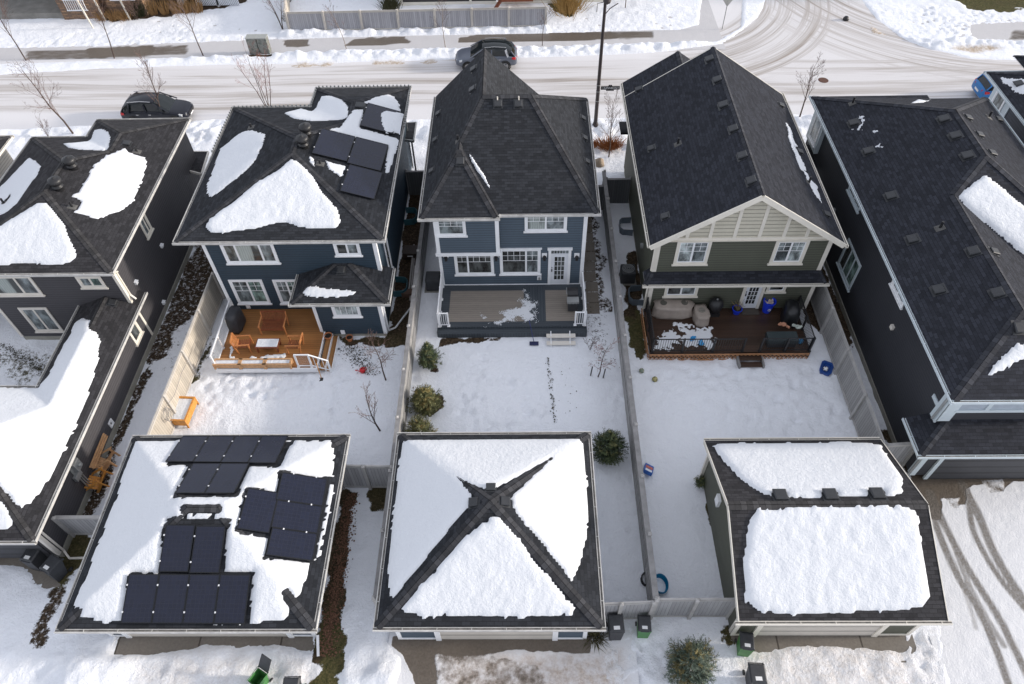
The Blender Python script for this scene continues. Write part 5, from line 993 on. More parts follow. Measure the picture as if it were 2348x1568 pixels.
for (x0, x1, y0, y1, nm, lb) in ((-15.7, -7.9, 7.2, 8.9, 'driveway', 'damp concrete apron of the panelled garage'), (7.3, 14.4, 7.7, 8.95, 'driveway', 'damp concrete apron of the sage green garage'), (-27, -18.6, 10.2, 11.85, 'driveway', 'concrete apron at the left edge')):
    mb = MB(); mb.face([(x0, y0, .012), (x1, y0, .012), (x1, y1, .012), (x0, y1, .012)]); build(nm, mb, m_apron, label=lb, kind='structure', fix=False)
mb = MB(); rr = random.Random(3)
for i in range(11):
    y = 25.2+i*.78; x = 3.62+rr.uniform(-.05, .05); mb.box(x-.32, x+.32, y-.37, y+.37, -.02, .055+rr.uniform(0, .01))
build('path', mb, wetconc('slab_concrete', (.16, .135, .105), (.09, .075, .06)), label='row of square concrete slabs beside the centre house', kind='structure')
mb = MB(); p = G(1887, 184); mb.lathe((p.x, p.y, .0), [(0, .014), (.3, .014), (.34, .01), (.36, .004)], 20); build('manhole_cover', mb, plain('rusty_iron', (.10, .045, .03), .8), smooth=False, label='round rusty manhole cover in the packed snow of the street', cat='manhole cover')
# ------------------------------------------------------------------ fences
m_fence = None
def fencemat(name, c, axis, per=.14): return boards(name, c, per, axis, .2, .75, .65)
fm_x = fencemat('grey_fence_boards_x', (.36, .36, .37), 0); fm_y = fencemat('grey_fence_boards_y', (.33, .325, .32), 1); fm_far = fencemat('vinyl_fence', (.38, .38, .405), 0, .15); m_post = plain('grey_fence_post', (.40, .39, .38), .7, 0, .12, 3)
fm_tan = fencemat('cream_fence_boards_y', (.50, .45, .38), 1); m_postt = plain('cream_fence_post', (.5, .47, .43), .7, 0, .1, 3); m_railg = plain('weathered_grey_rail', (.23, .225, .225), .75, 0, .2, 3); fm_dk = fencemat('dark_gate_boards', (.10, .105, .11), 0)
def fence(label, x0, y0, x1, y1, h=1.95, n=None, pm=None, postm=None, side=1, rails=False, postw=.13, cap=.14, name='fence', cat='fence'):
    r_ = thing(name, label, cat, (x0, y0, 0), world=True); a, b = Vector((x0, y0, 0)), Vector((x1, y1, 0)); L = (b-a).length; d = (b-a)/L; nrm = Vector((-d.y, d.x, 0))*side
    n = n or max(1, round(L/2.6)); pm = pm or (fm_x if abs(d.x) > abs(d.y) else fm_y); postm = postm or m_post
    for i in range(n):
        p, q = a+d*(L*i/n), a+d*(L*(i+1)/n); mb = MB(); mb.bar(p+Vector((0,0,h/2)), q+Vector((0,0,h/2)), .03, h-.1); build('fence_panel', mb, pm, r_)
        mb = MB(); mb.bar(p+Vector((0,0,h-.02)), q+Vector((0,0,h-.02)), cap, .035); mb.bar(p+nrm*.03+Vector((0,0,h-.1)), q+nrm*.03+Vector((0,0,h-.1)), .035, .09); mb.bar(p+nrm*.03+Vector((0,0,.18)), q+nrm*.03+Vector((0,0,.18)), .035, .09)
        if rails: mb.bar(p-nrm*.03+Vector((0,0,h-.1)), q-nrm*.03+Vector((0,0,h-.1)), .03, .12); mb.bar(p-nrm*.03+Vector((0,0,h*.5)), q-nrm*.03+Vector((0,0,h*.5)), .03, .09)
        build('rail', mb, m_railg if rails else postm, r_)
    for i in range(n+1):
        p = a+d*(L*i/n)+nrm*(postw*.42); mb = MB(); mb.box(p.x-postw/2, p.x+postw/2, p.y-postw/2, p.y+postw/2, -.1, h+.03); mb.add([(p.x-postw*.6,p.y-postw*.6,h+.03),(p.x+postw*.6,p.y-postw*.6,h+.03),(p.x+postw*.6,p.y+postw*.6,h+.03),(p.x-postw*.6,p.y+postw*.6,h+.03),(p.x,p.y,h+.1)], [(0,1,2,3),(0,1,4),(1,2,4),(2,3,4),(3,0,4)]); build('post', mb, postm, r_)
    return r_
fence('long weathered grey fence between the deep blue house yard and the centre yard', -5.5, 9.4, -5.5, 35.5, 1.95, 10, rails=True, side=1, cap=.2)
fence('long weathered grey fence between the centre yard and the sage green house yard', 4.68, 9.35, 4.68, 34.2, 1.95, 10, rails=True, side=-1, cap=.22)
fence('sunlit cream fence left of the deep blue house yard', -16.25, 15.9, -16.1, 26.2, 1.9, 4, pm=fm_tan, postm=m_postt, side=-1, cap=.06)
fence('tall grey board fence beside the near-black house', 14.95, 15.7, 14.95, 28.5, 1.95, 5, side=1, cap=.06)
fence('short fence closing the gap behind the sage green garage', 14.95, 15.75, 16.35, 15.85, 1.9, 1, side=-1)
fence('pale grey fence between the panelled garage and the long grey fence', -7.9, 14.9, -5.5, 14.85, 1.95, 2, side=-1, cap=.07)
p = G(165, 1228, 0); fence('pale fence between the charcoal garage wing and the panelled garage', -18.85, 12.75, -16.1, 12.75, 1.7, 1, side=-1)
fence('pale board fence with sloping posts at the lane beside the sage green garage', 4.7, 9.35, 7.62, 9.35, 1.95, 2, side=-1, cap=.07)
fence('low board gate between the pyramid roof garage and the lane fence', 2.25, 9.2, 4.6, 9.3, 1.85, 2, side=-1, cap=.06, name='gate', cat='gate')
fence('long smooth grey fence along the far side of the street', -18.25, 54.75, 1.85, 54.95, 1.64, 7, pm=fm_far, postm=m_postt, side=-1, cap=.06, postw=.16)
fence('cream fence running back from the corner of the far grey fence', -18.3, 54.9, -19.6, 61, 1.7, 2, pm=fm_tan, postm=m_postt, side=1)
fence('dark gate between the deep blue house and the centre house', -6.9, 34.6, -5.55, 34.6, 1.8, 1, pm=fm_dk, postm=m_railg, name='gate', cat='gate'); fence('dark gate left of the centre house', -5.4, 34.8, -4.35, 34.8, 1.8, 1, pm=fm_dk, postm=m_railg, name='gate', cat='gate')
fence('grey gate right of the centre house', 3.1, 33.0, 4.6, 33.0, 1.85, 1, pm=fm_dk, postm=m_railg, name='gate', cat='gate'); fence('grey gate left of the sage green house', 4.8, 33.6, 6.2, 33.6, 1.85, 1, pm=fm_dk, postm=m_railg, name='gate', cat='gate')
# ------------------------------------------------------------------ decks
m_cedar = boards('cedar_deck_boards', (.30, .135, .045), .14, 1, .18, .55, .6); m_cedarx = boards('cedar_step_boards', (.34, .17, .065), .28, 0, .15, .55, .6)
m_oil = boards('wet_brown_deck_boards', (.05, .028, .019), .14, 1, .45, .32, .8, .5); m_dg = boards('dark_grey_composite', (.062, .073, .085), .14, 1, .12, .5, .8); m_dgx = boards('dark_grey_composite_x', (.06, .071, .083), .14, 0, .12, .5, .8); m_tanb = boards('tan_composite', (.25, .22, .19), .14, 1, .1, .6, .5)
m_wood = plain('teak', (.21, .06, .025), .5, 0, .25, 8); m_woodl = plain('bright_teak', (.50, .20, .07), .5, 0, .2, 8); m_pine = plain('pine', (.52, .30, .15), .65, 0, .25, 8); m_pineo = plain('orange_pine', (.60, .26, .05), .6, 0, .25, 8); m_lat = plain('cedar_lattice', (.42, .21, .10), .65, 0, .25, 6)
m_clear = NT('railing_glass'); m_clear.color((.75, .8, .82)); m_clear.rough(.05); m_clear.b.inputs['Alpha'].default_value = .07; m_clear = m_clear.m
def glassrail(root, a, b, z, h=.92, posts=3, gm=True, m_=None):
    m_ = m_ or m_white; a, b = Vector(a), Vector(b); a.z = b.z = z; d = b-a; mb = MB(); mb.bar(a+Vector((0,0,h)), b+Vector((0,0,h)), .06, .05)
    if gm: mb.bar(a+Vector((0,0,.08)), b+Vector((0,0,.08)), .045, .04)
    for i in range(posts):
        p = a+d*(i/(posts-1)); mb.box(p.x-.035, p.x+.035, p.y-.035, p.y+.035, z, z+h+.02); mb.box(p.x-.07, p.x+.07, p.y-.07, p.y+.07, z, z+.03)
    o = build('railing', mb, m_, root)
    if gm: g_ = MB(); g_.bar(a+Vector((0,0,h*.5)), b+Vector((0,0,h*.5)), .008, h-.14); build('glass_panel', g_, m_clear, o)
    return o
# cedar deck
zd = .5; dk = thing('deck', 'cedar-coloured wooden deck with white fascia and glass railing behind the deep blue house', 'deck', (-12.5, 23, 0), world=True)
mb = MB(); mb.prism([(-14.95,21.1),(-10.1,21.1),(-10.1,23.3),(-10.3,23.38),(-10.3,24.94),(-14.95,24.94)], zd-.12, zd); build('deck_boards', mb, m_cedar, dk)
mb = MB(); mb.box(-15.0, -10.05, 21.04, 21.1, zd-.3, zd-.01); mb.box(-15.01, -14.95, 21.1, 24.9, zd-.3, zd-.012); mb.box(-10.1, -10.04, 21.1, 23.38, zd-.14, zd-.005); build('fascia', mb, m_white, dk)
mb = MB(); mb.box(-9.98, -9.72, 21.15, 23.36, .2, .34); mb.box(-9.7, -9.45, 21.2, 23.36, .02, .18); build('step', mb, m_cedarx, dk); mb = MB(); mb.box(-9.72, -9.68, 21.15, 23.37, .1, .345); mb.box(-9.45, -9.41, 21.15, 23.36, .0, .185); build('step_edge', mb, m_white, dk)
mb = MB(); [mb.box(x, x+.1, 21.3, 21.42, -.1, zd-.15) for x in (-14.8, -12.6, -10.4)]; mb.box(-14.9, -10.2, 21.5, 21.55, 0, .2); build('deck_frame', mb, m_wood, dk)
glassrail(dk, (-14.95, 21.12, 0), (-14.95, 24.8, 0), zd, .92, 4)
glassrail(dk, (-10.95, 21.15, 0), (-10.3, 21.15, 0), zd, .92, 2); 
mb = MB(); mb.bar((-10.3, 21.15, zd+.92), (-9.45, 21.15, .95), .06, .05); mb.bar((-10.3, 21.15, zd+.1), (-9.45, 21.15, .2), .045, .04); mb.box(-9.5, -9.42, 21.1, 21.18, 0, .98); [mb.bar((-10.3+i*.2, 21.15, zd+.92-i*.112), (-10.3+i*.2, 21.15, zd+.1-i*.09), .022, .022) for i in (1, 2, 3)]; build('stair_rail', mb, m_white, dk)
# grey composite deck
d3 = thing('deck', 'dark grey composite deck with two tan inlays and white side railings', 'deck', (-.6, 24.8, 0), world=True)
mb = MB(); mb.box(-4.36, 3.1, 23.62, 26.52, zd-.1, zd); mb.box(-4.36, 3.1, 23.3, 23.6, .3, .36); build('deck_boards', mb, m_dg, d3)
mb = MB(); mb.box(-3.86, -.02, 23.95, 26.1, zd-.04, zd+.004); mb.box(1.1, 2.72, 23.95, 26.1, zd-.04, zd+.0042); build('inlay', mb, m_tanb, d3)
mb = MB(); mb.box(-.02+.02, 1.08, 23.95, 26.4, zd-.04, zd+.0036); build('cross_boards', mb, m_dgx, d3)
mb = MB(); mb.box(-4.36, 3.1, 23.6, 23.625, .1, zd-.004); mb.box(-4.36, 3.1, 23.27, 23.3, -.05, .355); mb.box(-4.4, -4.36, 23.3, 26.5, -.05, .47); mb.box(3.1, 3.14, 23.3, 26.5, -.05, .47); build('skirt', mb, m_dgx, d3)
def picket(root, a, b, z, h, n, m_, r_=.014, posts=2, top=.055, frosted=False):
    a, b = Vector(a), Vector(b); a.z = b.z = z; d = b-a; mb = MB(); mb.bar(a+Vector((0,0,h)), b+Vector((0,0,h)), top, .045); mb.bar(a+Vector((0,0,.1)), b+Vector((0,0,.1)), top*.7, .035)
    for i in range(posts):
        p = a+d*(i/(posts-1)); mb.box(p.x-.04, p.x+.04, p.y-.04, p.y+.04, z, z+h+.03); mb.box(p.x-.075, p.x+.075, p.y-.075, p.y+.075, z, z+.03)
    for i in range(1, n):
        p = a+d*(i/n); mb.bar(p+Vector((0,0,.1)), p+Vector((0,0,h)), r_*2, r_*2)
    return build('railing', mb, m_, root)
picket(d3, (-4.3, 23.66, 0), (-4.3, 26.4, 0), zd, .95, 26, m_white, posts=4); picket(d3, (3.04, 23.66, 0), (3.04, 26.4, 0), zd, .95, 26, m_white, posts=4)
picket(d3, (-4.25, 23.68, 0), (-3.82, 23.68, 0), zd, .95, 4, m_white); picket(d3, (2.55, 23.68, 0), (2.99, 23.68, 0), zd, .95, 4, m_white)
for (x0, x1, y0, y1, h_, lb) in ((-2.4, .5, 24.0, 25.1, .03, 1), (-.35, .55, 24.9, 26.0, .03, 2)): pass
# wet brown deck with lattice
d4 = thing('deck', 'wet dark brown plank deck with lattice skirt and black railings behind the sage green house', 'deck', (10, 23.2, 0), world=True)
mb = MB(); mb.box(6.1, 13.88, 21.86, 24.74, zd-.1, zd); build('deck_boards', mb, m_oil, d4)
def lattice(root, a, b, z0, z1, m_):
    a, b = Vector(a), Vector(b); L = (b-a).length; d = (b-a)/L; mb = MB(); k = -(z1-z0)
    while k < L:
        for (s0, s1, off) in ((k, k+z1-z0, .0), (k+z1-z0, k, .012)):
            t0, t1 = max(0, min(L, min(s0, s1))), max(0, min(L, max(s0, s1)))
            if t1-t0 < .03: continue
            zz = lambda t_: z0+(t_-s0)/(s1-s0)*(z1-z0); nn = Vector((-d.y, d.x, 0))*off
            mb.bar(a+d*t0+nn+Vector((0,0,zz(t0))), a+d*t1+nn+Vector((0,0,zz(t1))), .01, .035, up=(0,0,1))
        k += .2
    mb.bar(a+Vector((0,0,z1)), b+Vector((0,0,z1)), .04, .07); mb.bar(a+Vector((0,0,z0)), b+Vector((0,0,z0)), .04, .06); build('lattice_skirt', mb, m_, root)
lattice(d4, (6.05, 21.76, 0), (13.8, 21.76, 0), .02, .44, m_lat); lattice(d4, (6.02, 24.8, 0), (6.02, 21.8, 0), .02, .44, m_lat)
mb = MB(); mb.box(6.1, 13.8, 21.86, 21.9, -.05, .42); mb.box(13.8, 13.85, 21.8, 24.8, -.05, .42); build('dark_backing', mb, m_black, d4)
picket(d4, (6.2, 21.9, 0), (10.56, 21.9, 0), zd, .95, 38, m_black, .009, 4, .04); picket(d4, (11.4, 21.9, 0), (13.8, 21.9, 0), zd, .95, 22, m_black, .009, 3, .04); picket(d4, (13.8, 21.94, 0), (13.8, 24.6, 0), zd, .95, 26, m_black, .009, 3, .04); picket(d4, (6.2, 21.94, 0), (6.2, 24.6, 0), zd, .95, 24, m_black, .009, 3, .04)
st = thing('steps', 'small two-step wooden stair at the front of the wet brown deck', 'steps', (11, 21.5, 0), world=True); mb = MB(); mb.box(10.42, 11.5, 21.5, 21.8, .28, .33); mb.box(10.42, 11.5, 21.2, 21.5, .12, .17); build('tread', mb, m_oil, st); mb = MB(); mb.box(10.34, 10.42, 21.15, 21.82, 0, .3); mb.box(11.5, 11.58, 21.15, 21.82, 0, .3); build('stringer', mb, m_railg, st)
st = thing('steps', 'pale slatted step bench in front of the grey composite deck', 'steps', (1.8, 23.1, 0), world=True); mb = MB(); mb.box(1.1, 2.55, 23.0, 23.25, .3, .34); mb.box(1.1, 2.55, 22.66, 22.9, .14, .18); build('tread', mb, m_beige, st)
mb = MB(); [mb.box(x, x+.05, 22.62, 23.28, .0, .12) for x in (1.3, 2.25)]; [mb.bar((x+.025, 22.6, .1), (x+.025, 23.35, .42), .045, .05) for x in (1.3, 2.25)]; build('stringer', mb, m_white, st)
# spilled snow on the decks
def snowflat(label, polys, z, h=.05, cell=.05, amp=.3, ragg=.5, px=True, seed=1, nm='snow_patch', edge=.12):
    P = [[(G(u, v, z).x, G(u, v, z).y) for u, v in p] for p in polys]; ap = [q for p in P for q in p]; x0 = min(q[0] for q in ap)-.2; x1 = max(q[0] for q in ap)+.2; y0 = min(q[1] for q in ap)-.2; y1 = max(q[1] for q in ap)+.2
    nx, ny = int((x1-x0)/cell)+2, int((y1-y0)/cell)+2; X_, Y_ = np.meshgrid(np.linspace(x0, x1, nx), np.linspace(y0, y1, ny)); S_ = np.full(X_.shape, -9.)
    for p in P: S_ = np.maximum(S_, sdf(p, X_, Y_))
    S_ = S_+amp*fbm(X_*2.3, Y_*2.3, 3, seed)+ragg*.4*fbm(X_*8, Y_*8, 2, seed+3); Z_ = z+np.where(S_ > 0, h*np.clip(S_/edge, 0, 1)**.6+.004, -.03)+.01*fbm(X_*9, Y_*9, 2, seed)*(S_ > 0)
    mb = MB(); mb.v = list(zip(X_.ravel(), Y_.ravel(), Z_.ravel())); 
    for j in range(ny-1):
        for i in range(nx-1):
            if max(S_[j, i], S_[j, i+1], S_[j+1, i+1], S_[j+1, i]) > 0: mb.f.append((j*nx+i, j*nx+i+1, (j+1)*nx+i+1, (j+1)*nx+i))
    mb.uv = [None]*len(mb.f); mb.m = [0]*len(mb.f); return build(nm, mb, m_snow, smooth=True, label=label, cat='snow patch', kind='stuff', fix=False)
KD2 = crop(620, 880, 5.8075); KD4 = crop(1900, 830, 4.048); KD3 = crop(1280, 820, 4.048)
def dust(label, poly, z, n_, r_, seed, cen=None):
    rr = np.random.default_rng(seed); P = [(G(u, v, z).x, G(u, v, z).y) for u, v in poly]; x0 = min(p[0] for p in P)-.2; x1 = max(p[0] for p in P)+.2; y0 = min(p[1] for p in P)-.2; y1 = max(p[1] for p in P)+.2
    A = rr.uniform(x0, x1, n_*6); B = rr.uniform(y0, y1, n_*6); s_ = sdf(P, A, B)+.45*fbm(A*2.6, B*2.6, 3, seed); keep = np.where(rr.random(n_*6) < np.clip(s_/.35, 0, 1)**1.3)[0][:n_]; mb = MB()
    for i in keep:
        a_ = rr.uniform(0, 6.28); r = r_*rr.uniform(.4, 1.5)*(.6+.8*min(1, max(0, s_[i]/.3))); zt = z+.004+rr.uniform(0, .012); mb.face([(A[i]+r*math.cos(a_+k*1.26)*(1 if k % 2 else .6), B[i]+r*math.sin(a_+k*1.26)*(.6 if k % 2 else 1), zt) for k in range(5)])
    build('snow_dust', mb, m_snow, label=label, cat='snow dusting', kind='stuff', fix=False)
dust('thin crescent of scraped snow on the grey composite deck', KD3([(1180,220),(1240,230),(1300,300),(1340,380),(1350,600),(1300,610),(1180,600),(1140,540),(1000,590),(880,630),(780,630),(700,640),(640,540),(600,460),(650,450),(700,520),(740,590),(860,560),(930,480),(1060,400),(1130,370),(1120,320),(1170,300)]), zd+.004, 4200, .022, 4)
dust('denser scraped snow at the cross boards of the grey composite deck', KD3([(1180,400),(1320,400),(1340,600),(1250,590),(1180,520),(1040,560),(1060,480)]), zd+.006, 1800, .03, 5)
snowflat('melting snow on the wet brown deck', [KD4([(480,590),(620,590),(700,600),(760,640),(940,620),(950,760),(1000,860),(900,880),(800,840),(640,870),(560,800),(420,880),(280,890),(300,740),(380,690),(560,680)])], zd, .03, .04, .35, 1.1, seed=7)
snowflat('snow strips along the planters on the cedar deck', [KD2([(680,1150),(780,1090),(860,1100),(900,1120),(1050,1080),(1360,1060),(1330,1130),(1000,1145),(700,1150)]), KD2([(440,880),(475,890),(450,1020),(420,1080),(490,1120),(480,1150),(385,1150),(400,1030)])], zd, .04, .04, .12, .3, seed=9)
# ------------------------------------------------------------------ garden furniture on the cedar deck
def slat_chair(name, label, cat, wd, loc, rz, group=None):
    c = thing(name, label, cat, loc, rz, group=group); n = max(5, int(wd/.075)) 
    mb = MB(); [mb.box(-wd/2+.04, wd/2-.04, -.28+i*.085, -.28+i*.085+.042, .36, .385) for i in range(7)]; mb.box(-wd/2+.03, wd/2-.03, -.3, -.27, .3, .36); build('seat', mb, m_wood, c)
    mb = MB(); [mb.bar((-wd/2+.06+(wd-.12)*i/(n-1), .28, .38), (-wd/2+.06+(wd-.12)*i/(n-1), .46, .86), .034, .02) for i in range(n)]; mb.bar((-wd/2, .47, .89), (wd/2, .47, .89), .05, .08); mb.bar((-wd/2, .3, .42), (wd/2, .3, .42), .04, .06); build('backrest', mb, m_wood if wd > 1 else m_woodl, c)
    for s_ in (-1, 1):
        mb = MB(); mb.bar((s_*wd/2, -.34, .6), (s_*wd/2, .38, .62), .07, .035); build('armrest', mb, m_woodl, c)
        mb = MB(); mb.bar((s_*wd/2, -.3, 0), (s_*wd/2, -.28, .59), .05, .06); build('leg', mb, m_woodl, c); mb = MB(); mb.bar((s_*wd/2, .3, 0), (s_*wd/2, .47, .9), .05, .06); build('leg', mb, m_woodl, c)
    return c
def D(px, z=zd): p = G(*px, z); return (p.x, p.y, z)
p1, p2 = KD2([(1200, 640), (1220, 760)]); slat_chair('garden_bench', 'teak slatted two-seat bench facing the snowy coffee table on the cedar deck', 'bench', 1.25, D(p1), 0)
slat_chair('armchair', 'teak slatted armchair left of the snowy coffee table, its back turned to the railing', 'chair', .62, D(KD2([(690, 960)])[0]), R(97), group='armchairs on the cedar deck'); slat_chair('armchair', 'teak slatted armchair right of the snowy coffee table, near the side steps', 'chair', .62, D(KD2([(1555, 970)])[0]), R(-92), group='armchairs on the cedar deck')
c = thing('coffee_table', 'low wooden coffee table with a slab of snow on top', 'table', D(KD2([(1100, 960)])[0])); mb = MB(); mb.box(-.58, .58, -.3, .3, .36, .4); build('table_top', mb, m_wood, c)
for sx_ in (-1, 1):
    for sy_ in (-1, 1): mb = MB(); mb.box(sx_*.5-.035, sx_*.5+.035, sy_*.24-.035, sy_*.24+.035, 0, .36); build('leg', mb, m_wood, c)
mb = MB(); mb.box(-.52, .52, -.25, .25, .401, .45); o = build('snow_slab', mb, m_snow, c, bevel=.02); o['kind'] = 'stuff'
def planter(label, loc, L, W_, H_, rz=0, wood=None, legs=.08, group=None):
    c = thing('planter_box', label, 'planter', loc, rz, group=group); t_ = .03 if L > 1 else .07; wood = wood or m_pine; mb = MB(); mb.box(-L/2, L/2, -W_/2, -W_/2+t_, legs, H_); mb.box(-L/2, L/2, W_/2-t_, W_/2, legs, H_); mb.box(-L/2, -L/2+t_, -W_/2+t_, W_/2-t_, legs, H_); mb.box(L/2-t_, L/2, -W_/2+t_, W_/2-t_, legs, H_)
    mb.box(-L/2-.03, L/2+.03, -W_/2-.03, -W_/2+.05, H_, H_+.025); mb.box(-L/2-.03, L/2+.03, W_/2-.05, W_/2+.03, H_, H_+.025); mb.box(-L/2-.03, -L/2+.05, -W_/2+.05, W_/2-.05, H_, H_+.024); mb.box(L/2-.05, L/2+.03, -W_/2+.05, W_/2-.05, H_, H_+.024); build('box', mb, wood, c)
    for (a_, b_) in ((-1,-1),(1,-1),(1,1),(-1,1)): mb = MB(); mb.box(a_*(L/2-.02)-.04, a_*(L/2-.02)+.04, b_*(W_/2+.01)-.025, b_*(W_/2+.01)+.025, 0, H_-.01); build('leg', mb, wood, c)
    mb = MB(); mb.box(-L/2+t_, L/2-t_, -W_/2+t_, W_/2-t_, H_-.1, H_-.03); o = build('snow_fill', mb, m_snow, c); o['kind'] = 'stuff'; return c
for q, lb in (((390, 1310), 'pine planter full of snow, first of three from the glass railing'), ((820, 1310), 'pine planter full of snow between two others on the cedar deck edge'), ((1250, 1305), 'pine planter full of snow nearest the stair rail of the cedar deck')): x_, y_, _z_ = D(KD2([q])[0]); planter(lb, (x_, y_+.14, zd), 1.32, .34, .34, 0, group='planters along the cedar deck edge')
x_, y_, _z_ = G(400, 958, 0); planter('orange raised garden bed on legs filled with snow beside the cream fence', (x_+.52, y_+.1, 0), .8, 1.3, .62, R(-3), m_pineo, .2)
def cover(label, loc, L, W_, H_, rz, m_, cat='covered grill', name='covered_grill', topf=.75, tilt=0):
    c = MB(); secs = []; rr = np.random.default_rng(int(L*100))
    for (z_, k_) in ((0, 1.0), (.12, 1.03), (H_*.45, .98), (H_*.8, .93), (H_*.95, topf), (H_, topf*.7)):
        secs.append([(L/2*k_*np.sign(math.cos(a))*abs(math.cos(a))**.55*(1+.04*rr.normal()), W_/2*k_*np.sign(math.sin(a))*abs(math.sin(a))**.55*(1+.04*rr.normal()), z_+(.02*rr.normal() if z_ > 0 else 0)) for a in np.linspace(0, 2*math.pi, 21)[:-1]])
    c.loft(secs); o = build(name, c, m_, smooth=True, label=label, cat=cat); o.location = loc; o.rotation_euler = (0, 0, rz); return o
m_tarp = plain('black_grill_cover', (.028, .03, .036), .55, 0, .3, 3); m_tarpb = plain('beige_furniture_cover', (.34, .29, .25), .7, 0, .15, 2)
x_, y_, _z_ = D(KD2([(560, 600)])[0]); cover('tall dark cloth-covered grill at the house wall on the cedar deck', (x_-.05, y_+.12, zd), .62, 1.1, 1.15, R(-6), m_tarp)
def pot(label, loc, r_, h_, m_, name='flower_pot', n=20):
    c = thing(name, label, 'flower pot', loc); mb = MB(); mb.lathe((0,0,0), [(0, 0), (r_*.68, 0), (r_*.95, h_*.82), (r_*1.08, h_*.83), (r_*1.08, h_), (r_*.92, h_), (r_*.88, h_*.8)], n); build('pot', mb, m_, c, smooth=False); mb = MB(); mb.lathe((0,0,0), [(r_*.89, h_*.8), (0, h_*.82)], n); build('soil', mb, plain('dark_soil', (.02, .015, .012), .9), c); return c
m_terra = plain('terracotta', (.50, .19, .085), .7, 0, .15, 5)
p = G(753, 776, .3); pot('large terracotta pot at the top of the cedar side steps', (p.x, p.y+.05, .2), .2, .3, m_terra); p = G(802, 778, .1); pot('terracotta pot on the ground by the deep blue bay wall', (p.x, p.y, .03), .17, .26, m_terra)
# ------------------------------------------------------------------ wet brown deck furniture
x_, y_, _z_ = D(KD4([(480, 520)])[0]); cover('beige covered sofa with two round patches against the railing of the wet brown deck', (x_, y_+.42, zd), 2.0, .85, .72, R(-1), m_tarpb, 'covered sofa', 'covered_sofa', .97)
for dx_ in (-.5, .55): 
    mb = MB(); mb.lathe((x_+dx_, y_+.5, zd+.69), [(.17, 0), (.17, .05), (0, .055)], 16); build('weight_disc', mb, plain('grey_disc', (.10, .095, .08), .8), label='round grey weight on the %s end of the beige sofa cover' % ('left' if dx_ < 0 else 'right'), cat='weight')
x_, y_, _z_ = D(KD4([(825, 600)])[0]); cover('beige covered side table between the sofa and the black smoker', (x_, y_+.45, zd), .72, 1.05, .62, R(6), m_tarpb, 'covered table', 'covered_table', .99); mb = MB(); mb.lathe((x_, y_+.5, zd+.62), [(.16, 0), (.16, .05), (.1, .05), (.1, .03), (0, .03)], 16); build('ring', mb, plain('grey_ring', (.2, .185, .16), .8), label='grey ring lying on the beige table cover', cat='ring')
c = thing('smoker', 'round black smoker grill beside the back door of the sage green house', 'grill', D(KD4([(975, 470)])[0])); mb = MB(); mb.lathe((0, .1, 0), [(.2, .25), (.32, .45), (.36, .7), (.36, .78), (.3, .95), (.15, 1.05), (0, 1.08)], 20); build('kettle', mb, m_black, c, smooth=True); mb = MB(); mb.box(-.25, .25, -.12, .32, 0, .25); build('base', mb, m_black, c); mb = MB(); mb.lathe((0, .1, 1.06), [(.05, 0), (.05, .05), (0, .05)], 10); build('knob', mb, m_metal, c)
p = G(1687, 717, zd); m_bl = plain('bright_blue_plastic', (.01, .04, .55), .35, 0, .1, 4); c = pot('bright blue planter pot with dry stems near the smoker', (p.x, p.y, zd), .24, .34, m_bl)
mb = MB(); rr = random.Random(5); [mb.tube([(p.x+rr.uniform(-.1,.1), p.y+rr.uniform(-.1,.1), zd+.25), (p.x+rr.uniform(-.35,.35), p.y+rr.uniform(-.1,.4), zd+rr.uniform(.5,.8))], .008, 4) for _ in range(22)]; build('dry_plant', mb, plain('dry_stems', (.22, .17, .08), .8), label='tuft of dry stems growing from the bright blue pot', cat='plant')
p = G(1757, 716, zd); c = thing('recycling_bin', 'round blue recycling bin holding rubbish beside the back door', 'bin', (p.x, p.y+.1, zd)); mb = MB(); mb.lathe((0,0,0), [(0, 0), (.2, 0), (.3, .72), (.32, .72), (.32, .76), (.27, .76), (.26, .6), (0, .6)], 24); build('tub', mb, m_bl, c); mb = MB(); rr = random.Random(8)
for _ in range(14): a_, r_ = rr.uniform(0, 6.3), rr.uniform(0, .18); mb.bar((a_ and r_*math.cos(a_), r_*math.sin(a_), .6+rr.uniform(0,.06)), (r_*math.cos(a_)+rr.uniform(-.12,.12), r_*math.sin(a_)+rr.uniform(-.12,.12), .64+rr.uniform(0,.06)), .09, .05)
build('rubbish', mb, plain('white_rubbish', (.6, .5, .48), .7, 0, .5, 14), c); mb = MB()
for k_ in range(3):
    a_ = math.pi/2+k_*2*math.pi/3; P_ = [Vector((.075*math.cos(a_+o_), -.282+.0, .36+.075*math.sin(a_+o_))) for o_ in (-.75, .75)]; mb.bar(P_[0]+Vector((0,.0,0)), P_[1], .012, .022)
build('recycling_mark', mb, m_white, c)
mb = MB(); q = D(KD4([(1420, 420)])[0]); mb.box(q[0]-.45, q[0]+.42, q[1]-.25, q[1]+.25, zd+.001, zd+.02); build('doormat', mb, plain('brown_mat', (.07, .06, .05), .95), label='dark rectangular doormat in front of the white back door', cat='doormat')
x_, y_, _z_ = D(KD4([(1890, 560)])[0]); cover('tall black covered grill in the right corner of the wet brown deck', (x_, y_+.2, zd), .75, 1.15, 1.1, R(-8), plain('shiny_black_cover', (.014, .015, .017), .35, 0, .4, 4))
c = thing('patio_table', 'dark grey toy-cluttered storage bench behind the black railing', 'storage bench', D(KD4([(1790, 830)])[0])); mb = MB(); mb.box(-.75, .7, -.18, .4, .3, .55); build('lid', mb, plain('dark_teal_plastic', (.03, .045, .05), .4), c); mb = MB(); mb.box(-.7, .65, -.15, .36, 0, .3); build('body', mb, m_bin, c)
rr = random.Random(2)
